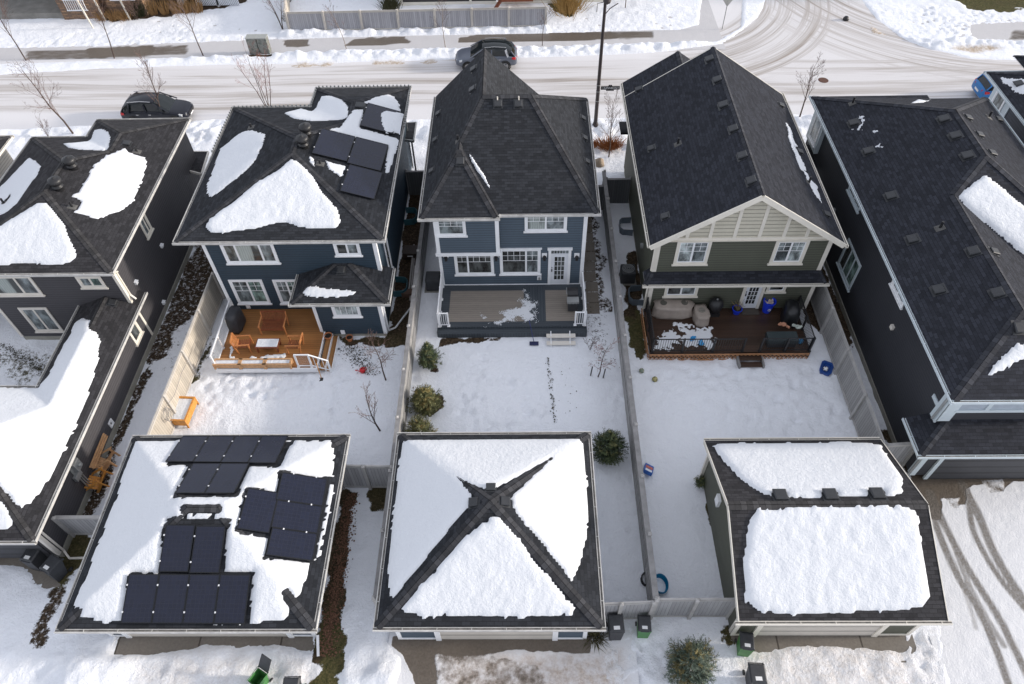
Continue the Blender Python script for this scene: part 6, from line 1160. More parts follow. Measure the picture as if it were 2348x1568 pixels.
for (q_, cl_, lb) in (((720, 760), (.02, .28, .6), 'turquoise toy lying on the snow behind the railing of the wet brown deck'), ((820, 820), (.05, .3, .6), 'small blue toy wheel in the snow on the wet brown deck'), ((2020, 800), (.05, .22, .42), 'crumpled blue plastic toy behind the railing at the deck corner'), ((1960, 700), (.5, .55, .5), 'pale toy on the storage bench, nearest the deck corner'), ((1790, 670), (.5, .25, .16), 'orange and white toy on the storage bench')):
    p = D(KD4([q_])[0], zd+.0); mb = MB(); 
    for _ in range(5): a_ = Vector((p[0]+rr.uniform(-.12,.12), p[1]+rr.uniform(-.1,.1), zd+.06+(.5 if 'bench' in lb else 0))); mb.bar(a_, a_+Vector((rr.uniform(-.22,.22), rr.uniform(-.16,.16), rr.uniform(0,.1))), .09, .07)
    mb.lathe((p[0], p[1], zd+.03+(.5 if 'bench' in lb else 0)), [(.12, 0), (.12, .06), (0, .06)], 12); build('toy', mb, plain('toy_'+lb.split()[0]+lb.split()[1], cl_, .4), label=lb, cat='toy')
# barbecue on the grey deck
p = D((1313, 708)); c = thing('barbecue', 'open grey gas barbecue with a black lid on the grey composite deck', 'barbecue', (p[0], p[1]+.15, zd), R(0)); 
mb = MB(); mb.loft([[(-.3, y_, z_) for y_, z_ in ((-.05,.75),(.42,.75),(.46,.95),(.3,1.12),(.08,1.1),(-.05,.95))], [(.22, y_, z_) for y_, z_ in ((-.05,.75),(.42,.75),(.46,.95),(.3,1.12),(.08,1.1),(-.05,.95))]]); build('lid', mb, m_black, c)
mb = MB(); mb.box(-.33, .26, -.45, -.06, .7, .82); mb.bar((-.34, -.05, .98), (-.34, .42, .98), .04, .03); build('side_shelf', mb, m_metal, c); mb = MB(); mb.box(-.27, .2, -.4, .4, .1, .7); build('cabinet', mb, m_bin, c); mb = MB(); [mb.lathe((-.2+i*.16, -.46, .76), [(.03, 0), (.03, .04), (0, .04)], 10, axis=(0, -1, 0)) for i in range(3)]; build('knob', mb, m_metal, c)
def shovel(label, a, b, wdt, m_h, m_b):
    a, b = Vector(a), Vector(b); c = thing('shovel', label, 'shovel', tuple(b), world=True); mb = MB(); mb.tube([a, b], .017, 8); build('handle', mb, m_h, c); mb = MB(); d = (a-b).normalized(); mb.bar(b+Vector((-wdt/2, 0, 0)), b+Vector((wdt/2, 0, 0)), .05, .1); mb.bar(b+Vector((-wdt/2, -.1, .03)), b+Vector((wdt/2, -.1, .03)), .22, .02); build('blade', mb, m_b, c)
p, q = G(1224, 785, .08), G(1213, 733, .95); shovel('blue snow pusher leaning against the edge of the grey composite deck', (q.x, q.y, .9), (p.x, p.y, .08), .45, plain('navy_blue_plastic', (.03, .04, .16), .4), plain('dark_navy', (.02, .025, .08), .4)); p, q = G(737, 868, .05), G(725, 838, .9); shovel('wooden-handled shovel leaning on the stair rail of the cedar deck', (q.x, q.y+.1, .95), (p.x, p.y, .05), .18, m_pineo, m_black)
# ------------------------------------------------------------------ wheeled bins
m_gbin = plain('green_bin_plastic', (.06, .22, .055), .45, 0, .15, 5); m_tag = plain('white_sticker', (.75, .75, .75), .6)
def bin_(label, px, rz, body, lid_open=False, z=0.02, k=1.0, group='wheeled waste bins', zpx=0.0):
    p = G(*px, zpx); c = thing('waste_bin', label, 'waste bin', (p.x, p.y, z), rz, group=group); c.scale = (k, k, k)
    def sec(w1, d1, y, z_): return [(-w1/2, y-d1/2, z_), (w1/2, y-d1/2, z_), (w1/2, y+d1/2, z_), (-w1/2, y+d1/2, z_)]
    mb = MB(); mb.loft([sec(.46, .48, -.1, .05), sec(.55, .66, 0, .92)], caps=not lid_open); mb.loft([sec(.6, .72, 0, .92), sec(.6, .72, 0, .98)], caps=False) if lid_open else mb.loft([sec(.59, .68, .01, .9), sec(.59, .68, .01, .96)])
    if lid_open: mb.loft([sec(.4, .42, 0, .12), sec(.52, .62, 0, .93)], caps=False); mb.face([(-.2,-.21,.12),(.2,-.21,.12),(.2,.21,.12),(-.2,.21,.12)])
    build('body', mb, body, c, fix=not lid_open)
    L_ = MB()
    if not lid_open: L_.loft([sec(.6, .69, .02, .965), sec(.59, .67, .02, 1.0), sec(.5, .56, .02, 1.045)]); L_.box(-.2, .2, -.36, -.31, .97, 1.0)
    else: L_.loft([[(-.29, .36, .96), (.29, .36, .96), (.29, .4, .93), (-.29, .4, .93)], [(-.28, .8, 1.5), (.28, .8, 1.5), (.28, .84, 1.47), (-.28, .84, 1.47)]])
    lid = build('lid', L_, m_bin if body != m_bin or True else body, c)
    if not lid_open: s_ = MB(); s_.box(-.12, .12, -.24, -.1, 1.03, 1.048); build('sticker', s_, m_tag, lid)
    h_ = MB(); h_.tube([(-.27, .4, .93), (.27, .4, .93)], .018, 8); h_.box(-.29, -.25, .34, .42, .9, .95); h_.box(.25, .29, .34, .42, .9, .95); build('handle', h_, m_bin, c)
    for s_ in (-1, 1): w__ = MB(); w__.lathe((s_*.27-.03, .28, .1), [(0, 0), (.1, 0), (.1, .06), (0, .06)], 14, axis=(1, 0, 0)); build('wheel', w__, m_black, c)
    return c
bin_('dark waste bin with a white sticker, left of a pair by the charcoal garage wing', (98, 1292), R(-12), m_bin, k=.95); bin_('dark waste bin with a white emblem, right of a pair by the charcoal garage wing', (143, 1315), R(-25), m_bin, k=.95)
bin_('open green bin with its dark lid thrown back at the bottom edge', (604, 1566), R(-30), m_gbin, True, k=.8); bin_('black bin cut by the bottom edge beside the open green bin', (682, 1595), R(2), m_bin)
bin_('charcoal bin beside the gate at the right corner of the pyramid roof garage', (1407, 1449), R(2), m_bin, k=.95); bin_('green bin with black lid and white sticker against the pale board gate', (1471, 1447), R(-3), m_gbin, k=.82)
bin_('green bin with black lid tilted at the left corner of the sage green garage', (1700, 1487), R(-8), m_gbin, k=.85); bin_('black bin with white sticker standing alone in the snow at the bottom right', (1722, 1562), R(-2), m_bin, k=.95)
# ------------------------------------------------------------------ wooden armchairs, planks, odds and ends
def adirondack(label, loc, rot, m_):
    c = thing('wooden_armchair', label, 'chair', loc, group='wooden armchairs stored by the wall'); mb = MB()
    [mb.bar((-.28, -.3+i*.09, .36-.03*i), (.28, -.3+i*.09, .36-.03*i), .08, .02) for i in range(6)]; build('seat', mb, m_, c)
    mb = MB(); [mb.bar((-.24+i*.12, .22, .2), (-.28+i*.14, .55, .95-.03*abs(i-2)), .1, .02) for i in range(5)]; mb.bar((-.3, .3, .42), (.3, .3, .42), .03, .07); build('backrest', mb, m_, c)
    for s_ in (-1, 1): mb = MB(); mb.bar((s_*.36, -.42, .56), (s_*.36, .38, .56), .14, .022); build('armrest', mb, m_, c); mb = MB(); mb.bar((s_*.3, -.36, 0), (s_*.3, -.36, .55), .025, .1); mb.bar((s_*.29, -.36, .36), (s_*.29, .5, .02), .025, .12); build('leg', mb, m_, c)
    c.rotation_euler = rot; return c
adirondack('pale wooden armchair tipped upright against the charcoal wall, the farther of two', (-18.25, 15.9, .35), (R(-25), R(8), R(100)), m_pine); adirondack('orange-brown wooden armchair lying against the charcoal wall, the nearer of two', (-18.2, 15.0, .3), (R(-35), R(0), R(95)), m_pineo)
c = thing('plank_stack', 'three long pine planks leaning against the charcoal wall', 'planks', (-18.7, 15.8, 0), world=True); mb = MB(); [mb.bar(WX(206+i*5, 1072+i, -18.75+i*.05), WX(238+i*4, 993+i*3, -18.72+i*.05), .07, .035) for i in range(3)]; build('plank', mb, m_pine, c)
m_red = plain('red_plastic', (.6, .01, .02), .35); c = thing('watering_can', 'red plastic watering can on the snow right of the cedar deck', 'watering can', (G(832, 853).x, G(832, 853).y, .05), R(20), world=False); mb = MB(); mb.lathe((0, 0, 0), [(0, 0), (.13, 0), (.14, .16), (.1, .22), (.04, .23)], 16); build('tank', mb, m_red, c, smooth=True); mb = MB(); mb.tube([(-.1, 0, .05), (-.24, 0, .18), (-.32, 0, .24)], [.03, .02, .035], 8); build('spout', mb, m_red, c); mb = MB(); mb.tube([(.12, 0, .05), (.22, 0, .12), (.2, 0, .24), (.05, 0, .26)], .016, 8); build('handle', mb, m_red, c)
def ball(label, px, r_, m1): p = G(*px, r_); mb = MB(); mb.lathe((p.x, p.y, r_*.9), [(max(0, r_*math.sin(a)), -r_*math.cos(a)) for a in np.linspace(0, math.pi, 12)], 18); return build('ball', mb, m1, smooth=True, label=label, cat='ball')
def ballmat(name, a, b):
    t = NT(name); v_ = t.n('TexVoronoi', Scale=2.2); t.l(t.n('TexCoord').outputs['Generated'], v_.inputs[0]); t.color(t.ramp(v_.outputs[0], [(.3, a), (.36, b)])); t.rough(.4); return t.m
ball('worn beige and green ball in the snow near the corner of the wet brown deck', (1470.5, 849.5), .13, ballmat('beige_ball', (.45, .42, .33), (.2, .24, .18))); ball('dark green ball in the snow, farther from the deck corner', (1501, 869), .14, ballmat('green_ball', (.04, .10, .05), (.4, .35, .15)))
p = G(1892, 848); c = thing('sled', 'blue plastic sled lying in the snow near the right fence', 'sled', (p.x, p.y, .04), R(-28)); mb = MB()
o_ = [(-.2,-.38),(.2,-.38),(.27,-.2),(.27,.3),(.18,.42),(-.18,.42),(-.27,.3),(-.27,-.2)]; i_ = [(x*.72, y*.78) for x, y in o_]; mb.loft([[(x, y, .0) for x, y in o_], [(x*1.06, y*1.04, .12) for x, y in o_], [(x, y, .12) for x, y in i_], [(x*.9, y*.92, .03) for x, y in i_]], caps=False); mb.face([(x*.9, y*.92, .03) for x, y in i_]); build('hull', mb, plain('royal_blue_plastic', (.012, .06, .26), .35), c, fix=False); ball('black and white football lying in the blue sled', (1892, 846), .12, ballmat('football', (.02, .02, .02), (.75, .75, .75))).location.z = .03
p = G(1484, 1080, .1); c = thing('toy_box', 'blue printed cardboard box tilted against the long grey fence', 'box', (p.x, p.y, .12), 0); c.rotation_euler = (R(-30), R(12), R(-25)); mb = MB(); mb.box(-.2, .2, -.3, .3, 0, .16); build('carton', mb, plain('blue_carton', (.03, .12, .42), .5, 0, .3, 5), c)
mb = MB(); mb.box(-.16, .16, -.05, .16, .16, .164); build('print', mb, ballmat('carton_print', (.6, .3, .1), (.55, .12, .1)), c); mb = MB(); mb.box(-.15, .15, -.26, -.1, .16, .166); build('window_print', mb, m_white, c)
p = G(1503, 1338, .3); m_pool = plain('teal_plastic', (.0, .16, .32), .3, 0, .15, 3); c = thing('paddling_pool', 'round teal tub standing on edge of the snow beside the long grey fence', 'tub', (5.2, p.y, .0)); mb = MB(); mb.lathe((0, 0, 0), [(0, .02), (.42, .02), (.5, .42), (.53, .42), (.53, .36), (.56, .34)], 28); build('tub', mb, m_pool, c, smooth=True); c.rotation_euler = (0, R(4), 0); c.scale = (.55, .72, .9)
mb = MB(); p = G(1479, 1330, .1); [mb.tube([(p.x+.18*math.cos(a)*(1-.05*k), p.y+.25*math.sin(a), .12+.05*k) for a in np.linspace(0, 6.2, 14)], .02, 6) for k in range(4)]; build('hose_coil', mb, m_black, label='coiled black hose at the foot of the long grey fence', cat='hose')
p = G(2019, 1003, 0); pot('small rust-red pot in the snow at the foot of the tall board fence', (14.4, 15.75, .03), .14, .2, m_terra)
mb = MB(); p = WX(395, 770, -16.15)
for k_ in range(4): mb.tube([(-16.08+.05*k_, 17.9+.28*math.cos(a), 1.35+.25*math.sin(a)-.05*k_) for a in np.linspace(0, 6.3, 18)], .011, 5)
mb.tube([(-16.1, 17.9, 1.6), (-16.08, 19, 1.25), (-16.07, 20.2, 1.35), (-16.05, 21.2, 1.2)], .011, 5); build('cable_coil', mb, m_railg, label='loops of grey cable hanging on the cream fence', cat='cable')
# air conditioners, window wells and clutter in the side yards
def aircon(label, loc, cov=False):
    c = thing('air_conditioner', label, 'air conditioner', loc); mb = MB(); mb.box(-.38, .38, -.38, .38, .04, .82); build('cabinet', mb, m_tarp if cov else m_bin, c, bevel=.05); mb = MB(); mb.box(-.48, .48, -.48, .48, 0, .04); build('pad', mb, m_conc, c)
    if not cov: mb = MB(); [mb.lathe((0, 0, .83), [(r_-.01, 0), (r_-.01, .02), (r_+.01, .02), (r_+.01, 0)], 20) for r_ in (.08, .16, .24, .31)]; build('grille', mb, m_metal, c)
aircon('covered air conditioner between the long grey fence and the centre house', (-4.85, 26.9, .02), True); aircon('air conditioner beside the sage green wall near the skirt roof', (5.55, 27.3, .02))
def well(label, x, y, s_, m_=None):
    mb = MB(); pts = [(x, y-.55), (x+s_*.55, y-.5), (x+s_*.7, y-.3), (x+s_*.7, y+.3), (x+s_*.55, y+.5), (x, y+.55)]
    for a, b in zip(pts, pts[1:]): mb.bar((*a, .22), (*b, .22), .03, .5)
    build('window_well', mb, m_ or plain('galvanised_steel', (.13, .16, .19), .45, .3), label=label, cat='window well')
well('grey window well at the foot of the sage green wall near the deck', 6.2, 25.9, -1); well('grey window well at the far end of the sage green wall', 6.2, 31.3, -1); well('teal-grey window well behind the deep blue bay', -6.95, 26.7, 1, plain('teal_steel', (.04, .13, .16), .5)); well('teal-grey window well far down the gap right of the deep blue house', -6.95, 32.4, 1, plain('teal_steel', (.04, .13, .16), .5))
mb = MB(); [mb.bar((-5.9-.12*i, 25.4+i*.4, .1+.05*i), (-6.0-.1*i, 28.4+i*.8, .12+.05*i), .08, .06) for i in range(3)]; build('timber', mb, plain('pale_timber', (.35, .33, .32), .7), label='pale pipe-like timbers lying in the dark gap beside the deep blue house', cat='timber')
c = thing('storage_crate', 'brown crate in the dark gap right of the deep blue house', 'crate', (-6.3, 29.3, .02), 0); mb = MB(); mb.box(-.4, .4, -.35, .35, 0, .5); build('box', mb, plain('brown_plastic', (.04, .025, .02), .5), c, bevel=.03); mb = MB(); mb.box(-.15, .15, -.37, -.35, .3, .34); build('handle', mb, m_white, c)
mb = MB(); mb.loft([[(-5.85+.18*math.cos(a)*k_, 33.3+.18*math.sin(a)*k_, z_) for a in np.linspace(0, 6.283, 15)[:-1]] for z_, k_ in ((.02, 1), (.5, 1.15), (.55, 1.1))]); build('bucket', mb, m_bl, label='bright blue bucket far down the dark gap by the gate', cat='bucket')
mb = MB(); mb.box(-6.5, -5.9, 26.1, 26.5, .02, .3); build('planter_trough', mb, plain('rusty_box', (.12, .07, .05), .8), label='rusty square box at the corner of the teal window well', cat='box')
# street furniture
x_, y_ = 4.82, 41.54; sl_ = thing('street_lamp', 'tall dark brown street lamp with a street name sign on its pole', 'street lamp', (x_, y_, 0), world=True)
mb = MB(); top = WY(1382, 12, y_); hgt = top.z; mb.tube([(x_, y_, 0), (x_-.0, y_, hgt+.3)], [.13, .085], 12); mb.lathe((x_, y_, 0), [(0, .03), (.22, .03), (.22, .06), (.16, .3), (.135, .35)], 12); build('pole', mb, m_pole, sl_, smooth=False)
mb = MB(); mb.lathe((x_+.1, y_-.0, hgt+.15), [(.06, -.1), (.2, 0), (.24, .12), (.18, .3), (0, .36)], 14); build('lamp_head', mb, m_pole, sl_); mb = MB(); mb.tube([(x_-.45, y_, hgt-.4), (x_-.45, y_, hgt+.1), (x_, y_, hgt+.2)], .02, 6); mb.tube([(x_, y_, hgt-.6), (x_+.3, y_, hgt-.2), (x_+.75, y_, hgt+.1)], .03, 6); build('bracket', mb, m_pole, sl_)
zs = WY(1384, 202, y_).z; mb = MB()
for z_ in (zs-.22, zs+.22, zs-.9): mb.lathe((x_, y_, z_), [(.125, 0), (.135, 0), (.135, .04), (.125, .04)], 14)
build('clamp_band', mb, m_metal, sl_)
mb = MB(); mb.box(x_+.16, x_+1.36, y_-.02, y_+.0, zs-.11, zs+.13); mb.prism([(x_+.5, y_-.021), (x_+1.0, y_-.021), (x_+1.0, y_-.001), (x_+.5, y_-.001)], zs-.19, zs-.11); mb.loft([[(x_+.62, yy, zs+.13), (x_+.88, yy, zs+.13), (x_+.84, yy, zs+.22), (x_+.66, yy, zs+.22)] for yy in (y_-.02, y_)]); so = build('street_sign', mb, m_black, sl_)
cu = bpy.data.curves.new('sign_text', 'FONT'); cu.body = 'NEWSON'; cu.size = .2; cu.align_x = 'CENTER'; cu.align_y = 'CENTER'; cu.extrude = .003; cu.resolution_u = 2
def text_obj(body, size, loc, rot, mat, parent, name='lettering'):
    cu = bpy.data.curves.new(name, 'FONT'); cu.body = body; cu.size = size; cu.align_x = 'CENTER'; cu.align_y = 'CENTER'; cu.extrude = .003
    tmp = bpy.data.objects.new('tmp', cu); COL.objects.link(tmp); dg = bpy.context.evaluated_depsgraph_get(); me = bpy.data.meshes.new_from_object(tmp.evaluated_get(dg)); bpy.data.objects.remove(tmp)
    me.materials.clear(); me.materials.append(mat); o = bpy.data.objects.new(name, me); COL.objects.link(o); o.parent = parent; off = WL.get(parent.name, Vector()); o.location = Vector(loc)-off; o.rotation_euler = rot; return o
text_obj('NEWSON', .19, (x_+.77, y_-.03, zs-.0), (R(90), 0, 0), m_white, so); text_obj('RD', .13, (x_+1.24, y_-.03, zs+.02), (R(90), 0, 0), m_white, so); mb = MB(); mb.lathe((x_+.3, y_-.022, zs+.01), [(.05, 0), (.075, 0), (.075, .006), (.05, .006)], 14, axis=(0, -1, 0)); mb.lathe((x_+.75, y_-.022, zs+.17), [(0, .006), (.025, .006), (.025, 0)], 10, axis=(0, -1, 0)); build('crest', mb, m_metal, so)
p = G(1655, 67); c = thing('road_sign', 'back of a grey road sign on a thin post at the street junction', 'road sign', (p.x, p.y, 0), R(15)); mb = MB(); mb.tube([(0, 0, 0), (0, 0, 2.6)], .035, 8); build('post', mb, m_metal, c); mb = MB(); mb.loft([[(0, yy, 1.75), (.42, yy, 2.3), (.42, yy, 2.5), (-.42, yy, 2.5), (-.42, yy, 2.3)] for yy in (-.02, .02)]); build('sign_plate', mb, m_metal, c)
uc = None
for i, (xa_, xb_) in enumerate(((-20.62, -19.88), (-19.83, -19.1))):
    mat_u = NT('camouflage_print'); mat_u.color(mat_u.ramp(mat_u.noise(mat_u.mp(mat_u.pos(), (3, 3, 3)), 1.4, 5, .7), [(.38, (.10, .115, .10)), (.5, (.24, .25, .23)), (.6, (.13, .10, .08)), (.7, (.45, .47, .42))])); 
    c = thing('utility_cabinet', 'green-grey utility cabinet by the far sidewalk, the %s of a pair' % ('left' if i == 0 else 'right'), 'utility cabinet', ((xa_+xb_)/2, 51.6, 0), world=True, group='utility cabinets'); mb = MB(); mb.box(xa_, xb_, 51.35, 51.95, .08, 1.3); build('cabinet', mb, mat_u.m, c, bevel=.02); mb = MB(); mb.box(xa_-.02, xb_+.02, 51.33, 51.97, 1.3, 1.36); build('lid', mb, plain('sage_lid', (.36, .37, .35), .5), c)
p = G(1938, 46); mb = MB(); mb.lathe((p.x, p.y, 0), [(0, 0), (.22, .0), (.24, .1), (.16, .26), (.05, .32), (0, .32)], 10); build('boulder', mb, m_black, smooth=True, label='small dark lump on the snow by the junction', cat='rock')
mb = MB(); rr = np.random.default_rng(4); p = G(1373, 378); mb.lathe((p.x, p.y, 0), [(.3, 0), (.36, .12), (.26, .32), (.1, .42), (0, .43)], 9); mb.v = [(a+.05*rr.normal(), b+.04*rr.normal(), c_+.02*rr.normal()) for a, b, c_ in mb.v]; build('boulder', mb, plain('tan_rock', (.3, .24, .18), .9, 0, .3, 3), smooth=True, label='tan boulder beside the grey gate near the street lamp', cat='rock')
# ------------------------------------------------------------------ bare trees, spruces, grasses
m_bark = plain('bark', (.075, .05, .04), .85, 0, .3, 9); m_twig = plain('reddish_twigs', (.115, .07, .058), .8, 0, .3, 9); m_bark2 = plain('pale_bark', (.25, .2, .16), .85, 0, .3, 9)
def bare_tree(label, px, h, seed, lean=(0, 0), r0=.05, spread=.5, dens=1.0, mat=None, twigm=None, low=.3, group='bare young trees along the street', multi=1, cat='tree'):
    rr = random.Random(seed); p = G(*px); c = thing('bare_tree', label, cat, (p.x, p.y, 0), group=group); T = MB(); W_ = MB()
    def grow_(p0, d, L, r_, depth):
        n_ = 4; pts = [p0]; rad = [r_]
        for i in range(n_):
            d = (d + Vector((rr.uniform(-.13, .13), rr.uniform(-.13, .13), rr.uniform(0, .12)))).normalized(); pts.append(pts[-1]+d*(L/n_)); rad.append(max(.0055, r_*(1-.74*(i+1)/n_)))
        (T if depth == 0 else W_).tube(pts, rad, 6 if depth == 0 else 3, cap=False)
        if depth >= 3: return
        k = int((13 if depth == 0 else 6 if depth == 1 else 3)*dens)
        for j in range(k):
            t_ = (low+(1-low)*(j+rr.random())/k) if depth == 0 else .2+.8*(j+rr.random())/k; i = min(n_-1, int(t_*n_)); f = t_*n_-i; q = pts[i].lerp(pts[i+1], min(1, f)); a_ = rr.uniform(0, 6.28)
            ax = (pts[i+1]-pts[i]).normalized(); s_ = ax.cross(Vector((math.cos(a_), math.sin(a_), .01))).normalized(); dd = (ax*(1-spread*.55)+s_*spread).normalized()
            grow_(q, dd, L*(.42 if depth == 0 else .45)*(1.15-t_*.65)*rr.uniform(.75, 1.2), max(.0065, rad[i]*.45), depth+1)
    for m_ in range(multi):
        d0 = Vector((lean[0]+(rr.uniform(-.35, .35) if multi > 1 else 0), lean[1]+(rr.uniform(-.35, .35) if multi > 1 else 0), 1)).normalized(); grow_(Vector((0, 0, -.05)), d0, h*(rr.uniform(.75, 1) if multi > 1 else 1), r0, 0)
    build('trunk', T, mat or m_bark, c, fix=False); build('crown', W_, twigm or m_twig, c, fix=False); return c
bare_tree('bare street tree in the verge nearest the upper left corner', (60, 139), 5.2, 1); bare_tree('bare leaning street tree in front of the stone-clad house', (262, 134), 5.0, 2, low=.4); bare_tree('bare street tree with a wide brown crown before the ornamental grasses', (466, 128), 5.2, 3)
bare_tree('bare tree rising behind the charcoal house, left of the black car', (172, 312), 5.2, 4, r0=.065, spread=.6, dens=1.1); bare_tree('bare tree in front of the black car', (380, 285), 4.4, 5, r0=.06, spread=.5, dens=1.1)
bare_tree('bare multi-stemmed red-twigged tree behind the deep blue house roof', (618, 262), 4.6, 6, multi=5, r0=.035, low=.4, dens=.6, twigm=plain('red_twigs', (.19, .07, .055), .8)); bare_tree('thin pale bare tree before the long grey far fence, the left one', (795, 116), 3.6, 7, r0=.03, mat=m_bark2, dens=.8); bare_tree('thin bare tree before the long grey far fence, above the grey car', (1021, 110), 3.6, 8, r0=.03, mat=m_bark2, dens=.9)
bare_tree('thin bare tree at the right end of the long grey far fence', (1243, 105), 3.0, 9, r0=.03, low=.4, dens=.7); bare_tree('bare tree with an orange shrub round its foot beside the street lamp', (1395, 362), 3.9, 10, r0=.045, low=.25); bare_tree('bare dark tree on a snow mound between the sage green and near-black houses', (1832, 271), 3.8, 11, r0=.055, low=.3)
bare_tree('lone thin trunk cut by the top edge right of the street lamp', (1433, 20), 3.5, 12, r0=.04, low=.6); bare_tree('bare fruit tree by the deep blue bay, nearer the house', (885, 873), 3.2, 13, r0=.045, spread=.65, low=.35, group='bare garden trees'); bare_tree('slim bare tree in the deep blue house yard, nearer the garage', (873, 990), 2.9, 14, r0=.045, lean=(-.12, 0), spread=.4, low=.2, dens=.9, group='bare garden trees', mat=plain('dark_bark', (.05, .035, .03), .85))
bare_tree('red-twigged bare sapling between two stakes in the centre yard', (1370, 865), 2.5, 15, r0=.032, spread=.7, low=.25, dens=.9, group='bare garden trees', twigm=plain('red_twigs', (.19, .07, .055), .8)); bare_tree('bare tree trunks clump beside the corner of the cream far fence', (648, 68), 3.6, 16, multi=3, r0=.045, low=.45, dens=.5)
bare_tree('small leafless bush in the snow before the charcoal house roof', (112, 318), 1.5, 17, multi=4, r0=.015, low=.3, dens=.6, cat='bush'); bare_tree('sparse leafless bush at the corner of the grey composite deck', (1352, 802), 1.1, 18, multi=4, r0=.012, low=.3, dens=.5, cat='bush', group='bare garden trees'); bare_tree('bare shrub under the downspout of the stone-clad house', (315, 48), 1.9, 19, multi=6, r0=.015, low=.3, dens=.8, cat='bush')
for i, q in enumerate(((1353, 863), (1382, 868))):
    p = G(*q); mb = MB(); mb.tube([(p.x, p.y, 0), (p.x+.05, p.y, .75)], .03, 8); build('stake', mb, m_black, label='dark stake %s of the red-twigged sapling' % ('left' if i == 0 else 'right'), cat='stake')
def spruce(label, px, h, r_, seed, cols, group='spruces', top=1, dens=1.0, needle=.21, base=None, narrow=1.0):
    rr = random.Random(seed); p = Vector(base) if base else G(*px); c = thing('spruce_tree', label, 'conifer', (p.x, p.y, 0), group=group); T = MB(); T.tube([(0, 0, 0), (0, 0, h*.95)], [.06, .01], 6); build('trunk', T, m_bark, c); L_ = MB()
    def spray(q, d, L, m_):
        d = d.normalized(); s_ = d.cross(Vector((0, 0, 1))).normalized() if abs(d.z) < .95 else Vector((1, 0, 0)); u = s_.cross(d)
        n_ = max(3, int(L/.045))
        for i in range(n_):
            b = q+d*(L*i/n_)
            for k in range(3):
                a_ = rr.uniform(0, 6.28); o_ = (s_*math.cos(a_)+u*math.sin(a_)+d*.85).normalized()*rr.uniform(.05, .10)*(needle/.16); w_ = o_.cross(d).normalized()*.013
                L_.face([b-w_, b+w_, b+o_], None, m_)
    nl = int(h/.115*dens)
    for i in range(nl):
        t_ = i/nl; z_ = .12+t_*(h-.15); rad = r_*(1-t_)**.8*(.35+.65*min(1, t_*5+.4))*narrow*rr.uniform(.88, 1.1); nb = max(4, int((9+6*(1-t_))*dens))
        for j in range(nb):
            a_ = 6.28*j/nb+i*.7+rr.uniform(-.25, .25); Rr = rad*rr.uniform(.6, 1.28); d = Vector((math.cos(a_), math.sin(a_), .35+.4*t_)); q = Vector((0, 0, z_)); L = Rr
            m_ = rr.choice((0, 0, 1, 1, 2)); spray(q+d.normalized()*L*.3, d, L*.72, m_)
            for k in range(int(1+L*3.5)):
                f = rr.uniform(.35, .95); sd_ = Vector((-d.y, d.x, 0))*rr.choice((-1, 1)); spray(q+d.normalized()*L*f, d*.8+sd_*.8+Vector((0, 0, rr.uniform(-.1, .25))), L*(1-f)*.7+.1, m_)
    for k in range(top): spray(Vector((0, 0, h*.8)), Vector((rr.uniform(-.1, .1), rr.uniform(-.1, .1), 1)), h*.25, 2)
    build('needles', L_, cols, c, fix=False); return c
nd = [plain('needles_dark_green', (.045, .068, .034), .7, 0, .3, 9), plain('needles_mid_green', (.085, .11, .045), .7, 0, .3, 9), plain('needles_olive', (.17, .17, .07), .7, 0, .3, 9)]
nb_ = [plain('needles_blue_green', (.06, .09, .065), .7, 0, .3, 9), plain('needles_grey_green', (.13, .165, .12), .7, 0, .3, 9), plain('needles_olive_brown', (.17, .14, .05), .7, 0, .3, 9)]
ny_ = [plain('needles_olive_dark', (.075, .085, .03), .7, 0, .3, 9), plain('needles_olive', (.17, .17, .07), .7, 0, .3, 9), plain('needles_gold', (.30, .24, .09), .7, 0, .3, 9)]
spruce('tall dark green spruce at the left corner of the grey composite deck', (986, 838), 1.75, .68, 1, nd); spruce('broad yellow-green spruce in the middle of the row by the long grey fence', (978, 938), 1.6, .98, 2, ny_, dens=1.15); spruce('small golden spruce half hidden by the pyramid garage roof', (964, 1006), 1.45, .95, 3, ny_)
spruce('dark green spruce with spiky top right of the pyramid garage roof', (1390, 1048), 2.1, .92, 4, nd, dens=1.1); spruce('large blue-green spruce at the lane between the garages', (1574, 1535), 2.1, 1.12, 5, nb_, dens=1.2, top=3)
spruce('small evergreen shrub at the rear corner of the sage green garage', (1604, 1112), .6, .35, 6, nd)
def tuft(label, pts, n_, h_, m_, spread=.3, nm='ornamental_grass', cat='grass clump', group=None, px=True):
    rr = random.Random(len(label)+n_); c = MB(); P = gp(pts) if px else pts; xs = [p[0] for p in P]; ys = [p[1] for p in P]; cx_, cy_ = sum(xs)/len(xs), sum(ys)/len(ys)
    for _ in range(n_):
        x_, y_ = rr.gauss(cx_, (max(xs)-min(xs))*.3+.03), rr.gauss(cy_, (max(ys)-min(ys))*.3+.03); h = h_*rr.uniform(.45, 1.15); dx, dy = (x_-cx_)*.9+rr.gauss(0, spread*.6), (y_-cy_)*.9+rr.gauss(0, spread*.6); w_ = .016
        c.face([(x_-w_, y_, 0), (x_+w_, y_, 0), (x_+dx*.5+w_, y_+dy*.5, h*.65), (x_+dx*.5-w_, y_+dy*.5, h*.65)]); c.face([(x_+dx*.5-w_, y_+dy*.5, h*.65), (x_+dx*.5+w_, y_+dy*.5, h*.65), (x_+dx, y_+dy, h)])
    o = build(nm, c, m_, label=label, cat=cat, group=group, fix=False); return o
m_straw = plain('straw_grass', (.30, .17, .065), .85, 0, .35, 14); m_straw2 = plain('rust_grass', (.30, .12, .04), .85, 0, .35, 14)
m_tuftA = [m_straw, m_straw2]
